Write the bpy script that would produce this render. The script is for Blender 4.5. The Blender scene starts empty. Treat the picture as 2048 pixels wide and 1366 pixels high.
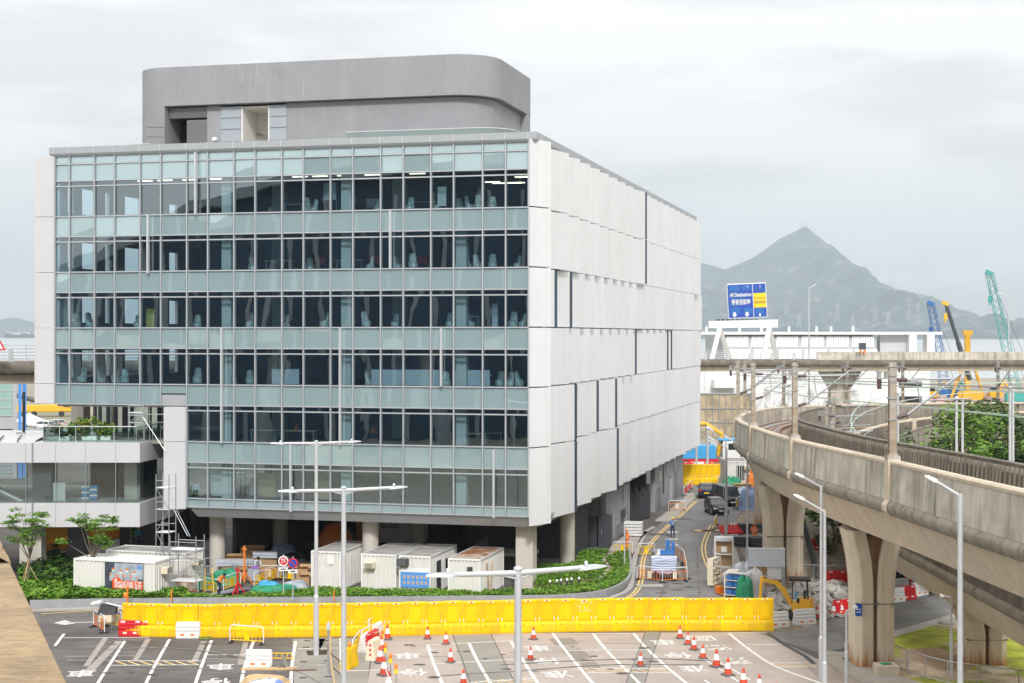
import bpy, bmesh, math, random
from mathutils import Vector, Matrix
R = math.radians
sc = bpy.context.scene
col = sc.collection
rnd = random.Random(7)

# ------------------------------------------------------------------ camera, world, sun, exposure
F, HOR, H = 3150.0, 670.0, 17.0          # focal length and horizon in photograph pixels, eye height in metres
cam_d = bpy.data.cameras.new('camera'); cam = bpy.data.objects.new('camera', cam_d); col.objects.link(cam)
cam.location = (0, 0, H); cam.rotation_euler = (R(90), 0, 0)
cam_d.sensor_width = 36; cam_d.lens = F / 2048 * 36; cam_d.shift_y = -(683 - HOR) / 2048
cam_d.clip_start = 0.5; cam_d.clip_end = 30000
sc.camera = cam

SUN_EL, SUN_AZ = 36, 176                 # degrees; azimuth clockwise from +Y (behind the camera)
w = bpy.data.worlds.new('World'); sc.world = w; w.use_nodes = True
nt = w.node_tree; nt.nodes.clear(); N = nt.nodes.new; L = nt.links.new
out = N('ShaderNodeOutputWorld'); bg = N('ShaderNodeBackground'); bg.inputs['Strength'].default_value = 0.1
sky = N('ShaderNodeTexSky'); sky.sky_type = 'NISHITA'; sky.sun_disc = False
sky.sun_elevation = R(SUN_EL); sky.sun_rotation = R(SUN_AZ)
tc = N('ShaderNodeTexCoord'); sep = N('ShaderNodeSeparateXYZ'); L(tc.outputs['Generated'], sep.inputs[0])
mp = N('ShaderNodeMapping'); mp.inputs['Scale'].default_value = (2.4, 2.4, 12.0); mp.inputs['Location'].default_value = (2.2, .4, .3)
L(tc.outputs['Generated'], mp.inputs[0])
n1 = N('ShaderNodeTexNoise'); n1.inputs['Scale'].default_value = 1.6; n1.inputs['Detail'].default_value = 7; n1.inputs['Roughness'].default_value = .52
n1.inputs['Distortion'].default_value = .25
L(mp.outputs[0], n1.inputs['Vector'])
cr = N('ShaderNodeValToRGB'); cr.color_ramp.elements[0].position = .42; cr.color_ramp.elements[0].color = (7.2, 7.05, 6.9, 1)
cr.color_ramp.elements[1].position = .56; cr.color_ramp.elements[1].color = (8.9, 8.75, 8.55, 1)
L(n1.outputs['Fac'], cr.inputs[0])
gm = N('ShaderNodeMapRange'); gm.inputs['From Min'].default_value = 0; gm.inputs['From Max'].default_value = 1
gm.inputs['To Min'].default_value = 1.0; gm.inputs['To Max'].default_value = 2.0; L(sep.outputs['Z'], gm.inputs['Value'])
mulc = N('ShaderNodeVectorMath'); mulc.operation = 'SCALE'; L(cr.outputs[0], mulc.inputs[0]); L(gm.outputs[0], mulc.inputs['Scale'])
mx = N('ShaderNodeMix'); mx.data_type = 'RGBA'; mx.inputs['Factor'].default_value = .97
L(sky.outputs[0], mx.inputs['A']); L(mulc.outputs[0], mx.inputs['B'])
L(mx.outputs['Result'], bg.inputs['Color']); L(bg.outputs[0], out.inputs['Surface'])

sun_d = bpy.data.lights.new('sun', 'SUN'); sun = bpy.data.objects.new('sun', sun_d); col.objects.link(sun)
sun_d.energy = 2.4; sun_d.angle = R(8); sun_d.color = (1, .985, .965)
_d = Vector((math.sin(R(SUN_AZ)) * math.cos(R(SUN_EL)), math.cos(R(SUN_AZ)) * math.cos(R(SUN_EL)), math.sin(R(SUN_EL))))
sun.rotation_euler = _d.to_track_quat('Z', 'Y').to_euler()
vs = sc.view_settings; vs.view_transform = 'Standard'; vs.look = 'None'; vs.gamma = 1; vs.exposure = 0.22; vs.use_curve_mapping = False
sc.cycles.max_bounces = 8; sc.cycles.transparent_max_bounces = 12; sc.cycles.use_denoising = True
sc.cycles.volume_bounces = 0

# ------------------------------------------------------------------ helpers
def G(px, py, z=0.0):                    # photograph pixel -> point on the level z
    D = F * (H - z) / (py - HOR); return Vector(((px - 1024) / F * D, D, z))
def P(px, py, D):                        # photograph pixel -> point at distance D
    return Vector(((px - 1024) / F * D, D, H - (py - HOR) / F * D))

class MB:
    def __init__(s): s.v = []; s.f = []; s.mi = []; s.sm = []; s.m = 0; s.T = Matrix.Identity(4)
    def add(s, vs, fs, smooth=False):
        b = len(s.v); s.v += [s.T @ Vector(v) for v in vs]
        for f in fs: s.f.append([b + i for i in f]); s.mi.append(s.m); s.sm.append(smooth)
        return s
    def box(s, x0, x1, y0, y1, z0, z1):
        return s.add([(x0,y0,z0),(x1,y0,z0),(x1,y1,z0),(x0,y1,z0),(x0,y0,z1),(x1,y0,z1),(x1,y1,z1),(x0,y1,z1)],
              [(0,3,2,1),(4,5,6,7),(0,1,5,4),(1,2,6,5),(2,3,7,6),(3,0,4,7)])
    def cbox(s, c, d, rz=0.0, rx=0.0, ry=0.0):
        T = s.T; s.T = T @ Matrix.Translation(c) @ Matrix.Rotation(rz, 4, 'Z') @ Matrix.Rotation(ry, 4, 'Y') @ Matrix.Rotation(rx, 4, 'X')
        s.box(-d[0]/2, d[0]/2, -d[1]/2, d[1]/2, -d[2]/2, d[2]/2); s.T = T; return s
    def bbox(s, c, d, b=.03, rz=0.0):    # bevelled box
        x, y, z = d[0]/2, d[1]/2, d[2]/2
        rings = [(x-b, y-b, -z), (x, y, -z+b), (x, y, z-b), (x-b, y-b, z)]
        T = s.T; s.T = T @ Matrix.Translation(c) @ Matrix.Rotation(rz, 4, 'Z')
        vs = [(sx*a, sy*bb, zz) for a, bb, zz in rings for sx, sy in ((-1,-1),(1,-1),(1,1),(-1,1))]
        fs = [(3,2,1,0), (12,13,14,15)]
        for r in range(3):
            for i in range(4): j = (i+1) % 4; fs.append((r*4+i, r*4+j, r*4+4+j, r*4+4+i))
        s.add(vs, fs); s.T = T; return s
    def quad(s, a, b, c, d): return s.add([a, b, c, d], [(0,1,2,3)])
    def poly(s, pts): return s.add(pts, [tuple(range(len(pts)))])
    def prism(s, pts, z0, z1):
        n = len(pts); vs = [(p[0], p[1], z0) for p in pts] + [(p[0], p[1], z1) for p in pts]
        return s.add(vs, [tuple(range(n-1,-1,-1)), tuple(range(n, 2*n))] + [(i, (i+1)%n, n+(i+1)%n, n+i) for i in range(n)])
    def yprism(s, pts, y0, y1):          # polygon in x,z pushed along y
        n = len(pts); vs = [(p[0], y0, p[1]) for p in pts] + [(p[0], y1, p[1]) for p in pts]
        return s.add(vs, [tuple(range(n)), tuple(range(2*n-1, n-1, -1))] + [(i, n+i, n+(i+1)%n, (i+1)%n) for i in range(n)])
    def xprism(s, pts, x0, x1):          # polygon in y,z pushed along x
        n = len(pts); vs = [(x0, p[0], p[1]) for p in pts] + [(x1, p[0], p[1]) for p in pts]
        return s.add(vs, [tuple(range(n-1,-1,-1)), tuple(range(n, 2*n))] + [(i, (i+1)%n, n+(i+1)%n, n+i) for i in range(n)])
    def tube(s, p0, p1, r, n=6, r1=None, cap=True):
        p0, p1 = Vector(p0), Vector(p1); d = p1 - p0
        if d.length < 1e-6: return s
        q = d.to_track_quat('Z', 'Y'); r1 = r if r1 is None else r1; vs = []
        for p, rr in ((p0, r), (p1, r1)):
            for i in range(n): a = 2*math.pi*(i+.5)/n; vs.append(p + q @ Vector((math.cos(a)*rr, math.sin(a)*rr, 0)))
        fs = [(i, (i+1)%n, n+(i+1)%n, n+i) for i in range(n)]
        s.add(vs, fs, n > 5)
        if cap and n > 2: s.add(vs[:n], [tuple(range(n-1,-1,-1))]); s.add(vs[n:], [tuple(range(n))])
        return s
    def path(s, pts, r, n=6):
        for a, b in zip(pts, pts[1:]): s.tube(a, b, r, n)
        return s
    def lathe(s, prof, c=(0,0,0), n=12, smooth=True):
        c = Vector(c); vs = []
        for r, z in prof:
            for i in range(n): a = 2*math.pi*i/n; vs.append(c + Vector((math.cos(a)*r, math.sin(a)*r, z)))
        fs = []
        for k in range(len(prof)-1):
            for i in range(n): j = (i+1) % n; fs.append((k*n+i, k*n+j, k*n+n+j, k*n+n+i))
        s.add(vs, fs, smooth)
        s.add(vs[:n], [tuple(range(n-1,-1,-1))]); s.add(vs[-n:], [tuple(range(n))]); return s
    def loft(s, rings, smooth=True, caps=True, closed=True):
        n = len(rings[0]); vs = [p for r in rings for p in r]; fs = []
        for k in range(len(rings)-1):
            for i in range(n if closed else n-1): j = (i+1) % n; fs.append((k*n+i, k*n+j, k*n+n+j, k*n+n+i))
        s.add(vs, fs, smooth)
        if caps: s.add(rings[0], [tuple(range(n-1,-1,-1))]); s.add(rings[-1], [tuple(range(n))])
        return s
    def build(s, name, mats, parent=None, recalc=True):
        me = bpy.data.meshes.new(name); me.from_pydata([tuple(v) for v in s.v], [], s.f)
        if not isinstance(mats, (list, tuple)): mats = [mats]
        for m in mats: me.materials.append(m)
        me.polygons.foreach_set('material_index', s.mi); me.polygons.foreach_set('use_smooth', s.sm)
        if recalc:
            bm = bmesh.new(); bm.from_mesh(me); bmesh.ops.recalc_face_normals(bm, faces=bm.faces); bm.to_mesh(me); bm.free()
        me.update()
        o = bpy.data.objects.new(name, me); col.objects.link(o)
        if parent is not None: o.parent = parent
        return o

def thing(name, label, cat, loc=(0,0,0), rz=0.0, group=None):
    o = bpy.data.objects.new(name, None); col.objects.link(o); o.location = loc; o.rotation_euler = (0, 0, rz)
    o.empty_display_size = .2; o['label'] = label; o['category'] = cat
    if group: o['group'] = group
    return o
def tag(o, label, cat, group=None):
    o['label'] = label; o['category'] = cat
    if group: o['group'] = group
    return o
def struct(o): o['kind'] = 'structure'; return o
def stuff(o, label, cat): o['kind'] = 'stuff'; return tag(o, label, cat)
KIDS = {}
def dup(root, loc, rz, label, group=None, scale=None):
    r = root.copy(); col.objects.link(r); r.location = loc; r.rotation_euler = (0, 0, rz); r['label'] = label
    if group: r['group'] = group
    if scale: r.scale = (scale,)*3
    if root.name not in KIDS: KIDS[root.name] = [(c, list(c.children)) for c in root.children]
    for c, gs in KIDS[root.name]:
        k = c.copy(); col.objects.link(k); k.parent = r
        for g in gs: d = g.copy(); col.objects.link(d); d.parent = k
    return r

def smooth_path(pts, step=1.5):          # Catmull-Rom through points of any dimension, resampled
    P_ = [Vector(p) for p in pts]; P_ = [P_[0]*2-P_[1]] + P_ + [P_[-1]*2-P_[-2]]; o = []
    for i in range(1, len(P_)-2):
        p0, p1, p2, p3 = P_[i-1:i+3]; n = max(2, int((p2-p1).length/step))
        for k in range(n):
            t = k/n; o.append(.5*((2*p1)+(p2-p0)*t+(2*p0-5*p1+4*p2-p3)*t*t+(3*p1-p0-3*p2+p3)*t**3))
    o.append(P_[-2]); return o

# ------------------------------------------------------------------ materials
def mat(name, c, rough=.6, metal=0.0, var=.12, scale=.7, bump=0.0, bscale=25.0, streak=0.0, stcol=(.05,.045,.04), stscale=(3,3,.18), spec=.5, c2=None, c2scale=.25, c2lo=.45, c2hi=.62, rand=0.0, detail=6):
    m = bpy.data.materials.new(name); m.use_nodes = True; nt = m.node_tree; N = nt.nodes.new; L = nt.links.new
    b = nt.nodes['Principled BSDF']; b.inputs['Roughness'].default_value = rough; b.inputs['Metallic'].default_value = metal
    b.inputs['Specular IOR Level'].default_value = spec
    tc = N('ShaderNodeTexCoord'); no = N('ShaderNodeTexNoise'); no.inputs['Scale'].default_value = scale; no.inputs['Detail'].default_value = detail; no.inputs['Roughness'].default_value = .6
    L(tc.outputs['Object'], no.inputs['Vector'])
    rgb = N('ShaderNodeRGB'); rgb.outputs[0].default_value = (*c, 1); cur = rgb.outputs[0]
    if c2:
        n2 = N('ShaderNodeTexNoise'); n2.inputs['Scale'].default_value = c2scale; n2.inputs['Detail'].default_value = 5; n2.inputs['Roughness'].default_value = .62; L(tc.outputs['Object'], n2.inputs['Vector'])
        r2 = N('ShaderNodeMapRange'); r2.inputs['From Min'].default_value = c2lo; r2.inputs['From Max'].default_value = c2hi; L(n2.outputs['Fac'], r2.inputs['Value'])
        mxx = N('ShaderNodeMix'); mxx.data_type = 'RGBA'; L(r2.outputs[0], mxx.inputs['Factor']); L(cur, mxx.inputs['A']); mxx.inputs['B'].default_value = (*c2, 1); cur = mxx.outputs['Result']
    if streak:
        mpp = N('ShaderNodeMapping'); mpp.inputs['Scale'].default_value = stscale; L(tc.outputs['Object'], mpp.inputs[0])
        n3 = N('ShaderNodeTexNoise'); n3.inputs['Scale'].default_value = 1; n3.inputs['Detail'].default_value = 6; n3.inputs['Roughness'].default_value = .65; L(mpp.outputs[0], n3.inputs['Vector'])
        r3 = N('ShaderNodeMapRange'); r3.inputs['From Min'].default_value = .48; r3.inputs['From Max'].default_value = .72; r3.inputs['To Max'].default_value = streak; L(n3.outputs['Fac'], r3.inputs['Value'])
        mxx = N('ShaderNodeMix'); mxx.data_type = 'RGBA'; L(r3.outputs[0], mxx.inputs['Factor']); L(cur, mxx.inputs['A']); mxx.inputs['B'].default_value = (*stcol, 1); cur = mxx.outputs['Result']
    mr = N('ShaderNodeMapRange'); mr.inputs['From Min'].default_value = .3; mr.inputs['From Max'].default_value = .7
    mr.inputs['To Min'].default_value = 1-var; mr.inputs['To Max'].default_value = 1+var; L(no.outputs['Fac'], mr.inputs['Value']); fac = mr.outputs[0]
    if rand:
        oi = N('ShaderNodeObjectInfo'); rr = N('ShaderNodeMapRange'); rr.inputs['To Min'].default_value = 1-rand; rr.inputs['To Max'].default_value = 1+rand*.5; L(oi.outputs['Random'], rr.inputs['Value'])
        mm = N('ShaderNodeMath'); mm.operation = 'MULTIPLY'; L(fac, mm.inputs[0]); L(rr.outputs[0], mm.inputs[1]); fac = mm.outputs[0]
    vm = N('ShaderNodeVectorMath'); vm.operation = 'SCALE'; L(cur, vm.inputs[0]); L(fac, vm.inputs['Scale'])
    L(vm.outputs[0], b.inputs['Base Color'])
    if bump:
        nb = N('ShaderNodeTexNoise'); nb.inputs['Scale'].default_value = bscale; nb.inputs['Detail'].default_value = 4; L(tc.outputs['Object'], nb.inputs['Vector'])
        bu = N('ShaderNodeBump'); bu.inputs['Strength'].default_value = bump; bu.inputs['Distance'].default_value = .02; L(nb.outputs['Fac'], bu.inputs['Height']); L(bu.outputs[0], b.inputs['Normal'])
    return m

def glass(name, tint, refl, reflcol=(1,1,1), wav=.35, wscale=.5, rough=.0, opaque=None):
    """pane: a see-through (or back-painted, if opaque) body under a reflective coat whose surface is slightly wavy"""
    m = bpy.data.materials.new(name); m.use_nodes = True; nt = m.node_tree; nt.nodes.clear(); N = nt.nodes.new; L = nt.links.new
    o = N('ShaderNodeOutputMaterial'); mixs = N('ShaderNodeMixShader'); gl = N('ShaderNodeBsdfGlossy'); gl.inputs['Roughness'].default_value = rough; gl.inputs['Color'].default_value = (*reflcol, 1)
    if opaque:
        bd = N('ShaderNodeBsdfDiffuse'); bd.inputs['Color'].default_value = (*opaque, 1)
    else:
        bd = N('ShaderNodeBsdfTransparent'); bd.inputs['Color'].default_value = (*tint, 1)
    lw = N('ShaderNodeLayerWeight'); lw.inputs['Blend'].default_value = .25
    mr = N('ShaderNodeMapRange'); mr.inputs['To Min'].default_value = refl; mr.inputs['To Max'].default_value = .95; L(lw.outputs['Fresnel'], mr.inputs['Value'])
    mr.inputs['From Min'].default_value = .08
    L(mr.outputs[0], mixs.inputs['Fac']); L(bd.outputs[0], mixs.inputs[1]); L(gl.outputs[0], mixs.inputs[2]); L(mixs.outputs[0], o.inputs['Surface'])
    if wav:
        tc = N('ShaderNodeTexCoord'); nb = N('ShaderNodeTexNoise'); nb.inputs['Scale'].default_value = wscale; nb.inputs['Detail'].default_value = 1.5; nb.inputs['Distortion'].default_value = .6
        L(tc.outputs['Object'], nb.inputs['Vector'])
        bu = N('ShaderNodeBump'); bu.inputs['Strength'].default_value = 1; bu.inputs['Distance'].default_value = wav * .1; L(nb.outputs['Fac'], bu.inputs['Height']); L(bu.outputs[0], gl.inputs['Normal'])
    return m

def emit(name, c, s):
    m = bpy.data.materials.new(name); m.use_nodes = True; b = m.node_tree.nodes['Principled BSDF']
    b.inputs['Base Color'].default_value = (*c, 1); b.inputs['Emission Color'].default_value = (*c, 1); b.inputs['Emission Strength'].default_value = s; return m

K = {}
K['asphalt'] = mat('asphalt', (.105,.092,.086), .85, var=.3, scale=.35, bump=.3, bscale=40, c2=(.15,.137,.13), c2scale=.12, streak=.55, stcol=(.062,.056,.054), stscale=(.12,1.1,1))
K['asphalt_new'] = mat('asphalt_new', (.185,.182,.18), .85, var=.14, scale=.4, bump=.3, bscale=40, c2=(.22,.215,.21), c2scale=.1, streak=.4, stcol=(.10,.098,.097), stscale=(1.1,.14,1))
K['apron'] = mat('pink_concrete', (.42,.355,.315), .85, var=.09, scale=.5, bump=.15, bscale=30, c2=(.36,.305,.27), c2scale=.15, streak=.16, stcol=(.2,.17,.15), stscale=(1.2,.1,1))
K['slabgrey'] = mat('grey_concrete_slab', (.30,.28,.245), .85, var=.12, scale=.8, c2=(.24,.225,.2), c2scale=.4)
K['paving'] = mat('paving', (.42,.38,.335), .85, var=.1, scale=2, c2=(.36,.32,.28), c2scale=.6)
K['kerb'] = mat('kerb_concrete', (.40,.38,.35), .85, var=.15, scale=2)
K['concrete'] = mat('viaduct_concrete', (.55,.505,.43), .85, var=.15, scale=.8, bump=.25, bscale=14, streak=1.0, stcol=(.17,.155,.13), stscale=(1.3,1.3,.07), c2=(.40,.365,.31), c2scale=.5)
K['concrete_dark'] = mat('dirty_shaded_concrete', (.15,.13,.105), .9, var=.2, scale=.8, bump=.2, streak=.6, stcol=(.06,.052,.045), stscale=(1.6,1.6,.1), c2=(.21,.18,.145), c2scale=.5)
K['concrete_lt'] = mat('pale_concrete', (.58,.50,.39), .85, var=.1, scale=.9, streak=.3, stcol=(.25,.2,.15), stscale=(2,2,.1))
K['column'] = mat('column_concrete', (.56,.52,.46), .8, var=.08, scale=.7, streak=.25, stcol=(.25,.23,.2), stscale=(2,2,.2))
K['white'] = mat('white_cladding', (.725,.73,.745), .5, var=.03, scale=.4, spec=.25, streak=.3, stcol=(.55,.54,.52), stscale=(2.2,2.2,.1), rand=.03)
K['bandwhite'] = mat('grey_white_panel', (.53,.527,.54), .5, var=.03, scale=.5, streak=.12, stcol=(.48,.47,.46), stscale=(2.5,2.5,.2))
K['whitepaint'] = mat('white_paint', (.78,.78,.77), .5, var=.05, scale=1.5)
K['mull'] = mat('grey_aluminium', (.30,.325,.35), .4, .35, var=.05)
K['frame_lt'] = mat('light_aluminium', (.62,.64,.66), .35, .4, var=.03)
K['parapet'] = mat('grey_metal_panel', (.38,.40,.42), .45, .2, var=.04)
K['soffit'] = mat('grey_fascia', (.40,.40,.42), .55, .1, var=.04)
K['render'] = mat('grey_render', (.275,.28,.30), .8, var=.07, scale=.5, streak=.3, stcol=(.37,.37,.38), stscale=(1.3,1.3,.1), bump=.1)
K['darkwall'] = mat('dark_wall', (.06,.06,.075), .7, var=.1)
K['midwall'] = mat('mid_grey_wall', (.13,.135,.15), .7, var=.08, scale=.5)
K['black'] = mat('black', (.012,.012,.014), .5, var=.1)
K['steel'] = mat('galvanised_steel', (.42,.44,.46), .4, .7, var=.12, scale=3)
K['steel_dk'] = mat('dark_steel', (.07,.075,.085), .5, .3, var=.1)
K['louvre'] = mat('louvre_metal', (.22,.225,.23), .5, .3, var=.05)
K['ribpanel'] = mat('blue_grey_panel', (.36,.40,.44), .5, .2, var=.04)
K['vision'] = glass('vision_glass', (.60,.77,.82), .28, (.76,.92,1.0), .05, .33)
K['spandrel'] = glass('spandrel_glass', None, .30, (.78,.94,1.0), .06, .33, opaque=(.31,.41,.425))
K['clear'] = glass('clear_glass', (.62,.72,.72), .14, (1,1,1), .05, .6)
K['greenglass'] = glass('green_glass', (.62,.80,.75), .10, (1,1,1), 0)
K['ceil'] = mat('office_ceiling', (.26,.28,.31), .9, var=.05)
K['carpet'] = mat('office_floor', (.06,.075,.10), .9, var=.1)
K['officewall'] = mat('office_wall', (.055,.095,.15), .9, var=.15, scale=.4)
K['plaster'] = mat('white_plaster', (.72,.71,.68), .8, var=.04)
K['lamp'] = emit('ceiling_lamp', (1,.85,.62), 3.0)
# ================================================================== OFFICE BUILDING
TH = math.atan(811 / 3150); CT, ST = math.cos(TH), math.sin(TH)
BO = Vector((1.11, 103.0, 0))
bld = thing('office_building', 'large white and glass office block with grey rooftop plant room', 'building', BO, -TH)
def B2W(x, y, z=0): return Vector((BO.x + x*CT + y*ST, BO.y - x*ST + y*CT, z))
def W2B(p): d = Vector((p[0]-BO.x, p[1]-BO.y)); return (d.x*CT - d.y*ST, d.x*ST + d.y*CT)
def fx(px, y=0.0):                       # photograph column -> x along the front at depth y
    k = (px - 1024) / F; X0 = BO.x + y*ST; Y0 = BO.y + y*CT
    return (k*Y0 - X0) / (CT + k*ST)
def sy(px, x=0.6):                       # photograph column -> y along the right side at offset x
    k = (px - 1024) / F; X0 = BO.x + x*CT; Y0 = BO.y - x*ST
    return (k*Y0 - X0) / (ST - k*CT)

cols = [fx(p) for p in (111.5,140.7,190.3,230.6,281.7,322.8,374.9,416.8,469.3,511.5,565,607.9,662,706.8,762.3,807.5,862.7,908.1,966.1,1012,1057.7)]
LV = [5.70 + 3.932*k for k in range(6)]
XS = cols[6]; XL = cols[0]; DEP = 76.0
storey_word = ['lowest', 'second', 'third', 'fourth', 'fifth', 'top']
# curtain wall frame
fr = MB(); fl = MB()
def hbar(z, x0, x1, t=.10, d=.10): fr.box(x0, x1, -d, .06, z-t/2, z+t/2); fl.box(x0, x1, -d-.012, -d-.002, z-.025, z+.025)
for k in range(6):
    x0 = XL if k >= 2 else XS
    z = LV[k]
    for zz in (z, z+2.14, z+2.51): hbar(zz, x0, 0)
    if k == 2: hbar(z-1.42, XL, XS)
hbar(29.07, XL, 0); hbar(29.65, XL, 0, .14); hbar(5.12, XS, 0, .12)
for i, x in enumerate(cols):
    zb = 12.1 if i < 6 else 5.08
    fr.box(x-.055, x+.055, -.14, .07, zb, 29.7); fl.box(x-.02, x+.02, -.152, -.142, zb, 29.7)
f_ = fr.build('curtain_wall_frame', K['mull'], bld); fl.build('cover_cap', K['frame_lt'], f_)
# glazing: a window per storey bay, its spandrel pane above it
for k in range(6):
    for i in range(20):
        if k < 2 and i < 6: continue
        x0, x1 = cols[i]+.055, cols[i+1]-.055; z = LV[k]
        m = MB(); ty = rnd.uniform(-.006, .006)
        m.quad((x0, ty, z+.05), (x1, -ty, z+.05), (x1, -ty, z+2.09), (x0, ty, z+2.09))
        wo = m.build('window', K['vision'], bld, False)
        m = MB(); m.quad((x0, 0, z+2.19), (x1, 0, z+2.19), (x1, 0, z+2.46), (x0, 0, z+2.46)); m.build('transom_light', K['vision'], wo, False)
        s = MB(); top = z+3.88 if k < 5 else 29.02; ty = rnd.uniform(-.012, .012); tz = rnd.uniform(-.012, .012)
        s.quad((x0, ty+tz, z+2.56), (x1, -ty+tz, z+2.56), (x1, -ty-tz, top), (x0, ty-tz, top))
        s.build('spandrel', K['spandrel'], wo, False)
        ex = [(29.12, 29.58)] if k == 5 else [(5.17, 5.65)] if k == 0 else [(12.95 if i == 5 else 12.2, 13.5)] if k == 2 and i < 6 else []
        for za, zb in ex:
            s = MB(); s.quad((x0, 0, za), (x1, 0, za), (x1, 0, zb), (x0, 0, zb)); s.build('spandrel', K['spandrel'], wo, False)
MB().box(cols[5]+.06, cols[6]-.06, -.05, .05, 12.2, 12.85).build('vent_panel', K['parapet'], bld)
# bright vertical fins on the glass
for px, zt, zb in ((395,29.6,25.3),(300,25.4,21.3),(783.5,25.3,21.4),(447,17.5,9.6),(683.5,17.5,9.6),(885,17.45,13.6),(585,9.6,5.0),(990,9.5,5.0)):
    x = fx(px); MB().box(x-.06, x+.06, -.42, -.16, zb, zt).build('fin', K['frame_lt'], bld)
# roof edge
pm = MB()
def ring(off, z): return [(XL-.3-off, -.25-off, z), (.55+off, -.25-off, z), (.55+off, DEP+.3, z), (XL-.3-off, DEP+.3, z)]
pm.loft([ring(-.25, 29.62), ring(-.05, 29.66), ring(.05, 29.80), ring(.05, 30.25), ring(-.35, 30.25), ring(-.35, 29.9)], smooth=False, caps=False)
pm.m = 1
for i, x in enumerate(cols): pm.box(x-.02, x+.02, -.315, -.295, 29.8, 30.26)
pm.build('roof_parapet', [K['parapet'], K['frame_lt']], bld)
MB().box(XL, .5, .0, DEP, 29.7, 29.95).build('roof', K['slabgrey'], bld)
# floors, core walls and structure seen through the glass
for k in range(6):
    x0 = XL if k >= 2 else XS
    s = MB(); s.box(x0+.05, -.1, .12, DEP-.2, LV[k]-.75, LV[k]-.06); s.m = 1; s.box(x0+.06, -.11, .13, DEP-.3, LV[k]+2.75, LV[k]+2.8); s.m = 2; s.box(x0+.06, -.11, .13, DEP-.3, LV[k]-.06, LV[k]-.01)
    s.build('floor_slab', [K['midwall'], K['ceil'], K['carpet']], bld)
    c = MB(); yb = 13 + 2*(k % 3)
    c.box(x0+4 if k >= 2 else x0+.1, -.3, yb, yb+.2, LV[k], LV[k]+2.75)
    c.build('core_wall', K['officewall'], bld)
    c = MB()
    for px in ((455,694,924) if k < 5 else (455,694)):
        x = fx(px, .9); c.box(x-.35, x+.35, .7, 1.3, LV[k], LV[k]+2.75)
    for px in (560, 800):
        x = fx(px, 7); c.box(x-.45, x+.45, 6.6, 7.4, LV[k], LV[k]+2.75)
    c.build('interior_column', K['plaster'], bld)
# left side wall with its window slots, back wall, right structural wall
lw = MB(); ys = [0.1, 1.2, 2.0, 3.2, 5.2, 6.6, 7.2, 9.6, 12.2, 17, 18.5, DEP]
for k in range(2, 6):
    for a, b, hole in [(ys[i], ys[i+1], i in (1,3,5,7,9)) for i in range(len(ys)-1)]:
        z0, z1 = LV[k]-1.45, LV[k]+2.5
        if hole: lw.box(XL, XL+.25, a, b, z0, LV[k]+.4); lw.box(XL, XL+.25, a, b, LV[k]+2.3, z1)
        else: lw.box(XL, XL+.25, a, b, z0, z1)
lw.box(XL, XL+.25, .1, DEP, 27.86, 29.6)
lw.build('left_side_wall', K['white'], bld)
MB().box(XL+.3, 0, DEP-.25, DEP, 5, 29.6).build('back_wall', K['white'], bld)
MB().box(-.1, .12, .1, DEP, 4.6, 29.6).build('side_wall', K['steel_dk'], bld)
K['slot'] = mat('slot_glass', (.05,.075,.11), .5, var=.3, scale=.5, spec=.2)
# white cladding panels of the right side, each turned a little towards the front
rows = [(25.42,29.55),(21.49,25.34),(17.55,21.41),(13.62,17.47),(9.68,13.54),(4.75,9.60)]
pitch = 3.62; ANG = R(11)
rest = MB(); rest_n = 0
def panel(mb, y, wdt, z0, z1):
    T = mb.T; mb.T = Matrix.Translation((.42, y, 0)) @ Matrix.Rotation(-ANG, 4, 'Z')
    mb.box(0, .16, 0, wdt, z0, z1); mb.T = T
strips = {0: (1272,), 1: (1272,), 2: (1106,1128,1382), 3: (1326,1335,1262), 4: (1128,1142,1182,1210), 5: (1128,1142,1212)}
for r, (z0, z1) in enumerate(rows):
    y = 3.0; i = 0
    while y < 75.5:
        wdt = min(pitch, 76.3 - y)
        cut = [sy(p) for p in strips[r] if y + (pitch*.5 if i else .4) < sy(p) < y + pitch*1.5]
        zz0 = z0 if r < 5 else z0 - rnd.choice((0, .0, .1))
        if cut: wdt = cut[0] - .31 - y
        if cut:
            g = MB(); T = g.T; g.T = Matrix.Translation((.42, y, 0)) @ Matrix.Rotation(-ANG, 4, 'Z'); g.box(0, .1, wdt+.06, wdt+.62, zz0, z1); g.build('slot_window', K['slot'], bld)
        if i < 17:
            m = MB(); panel(m, y, wdt, zz0, z1); m.build('cladding_panel', K['white'], bld)
        else: panel(rest, y, wdt, zz0, z1)
        if cut:
            y += wdt + .75
        else: y += pitch
        i += 1
o = rest.build('cladding_panel', K['white'], bld); o['kind'] = 'stuff'
# corner pier of white panels and the glazed slot behind it
for r, (z0, z1) in enumerate(rows):
    m = MB(); m.prism([(.06,-.3),(.2,-.42),(1.12,1.55),(.85,1.75),(.06,1.2)], z0 if r < 5 else 4.55, z1 if r else 29.78); m.build('corner_panel', K['white'], bld)
g = MB(); g.box(.25, .31, 1.8, 3.05, 4.9, 29.6); sw = g.build('slot_window', K['slot'], bld)
g = MB()
for k in range(6):
    for dz in (0, 2.14, 2.51): g.box(.2, .42, 1.75, 3.05, LV[k]+dz-.05, LV[k]+dz+.05)
g.box(.2, .45, 2.92, 3.02, 4.9, 29.6); g.box(.2, .5, 1.7, 1.78, 4.9, 29.6)
g.build('slot_frame', K['mull'], sw)
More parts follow.
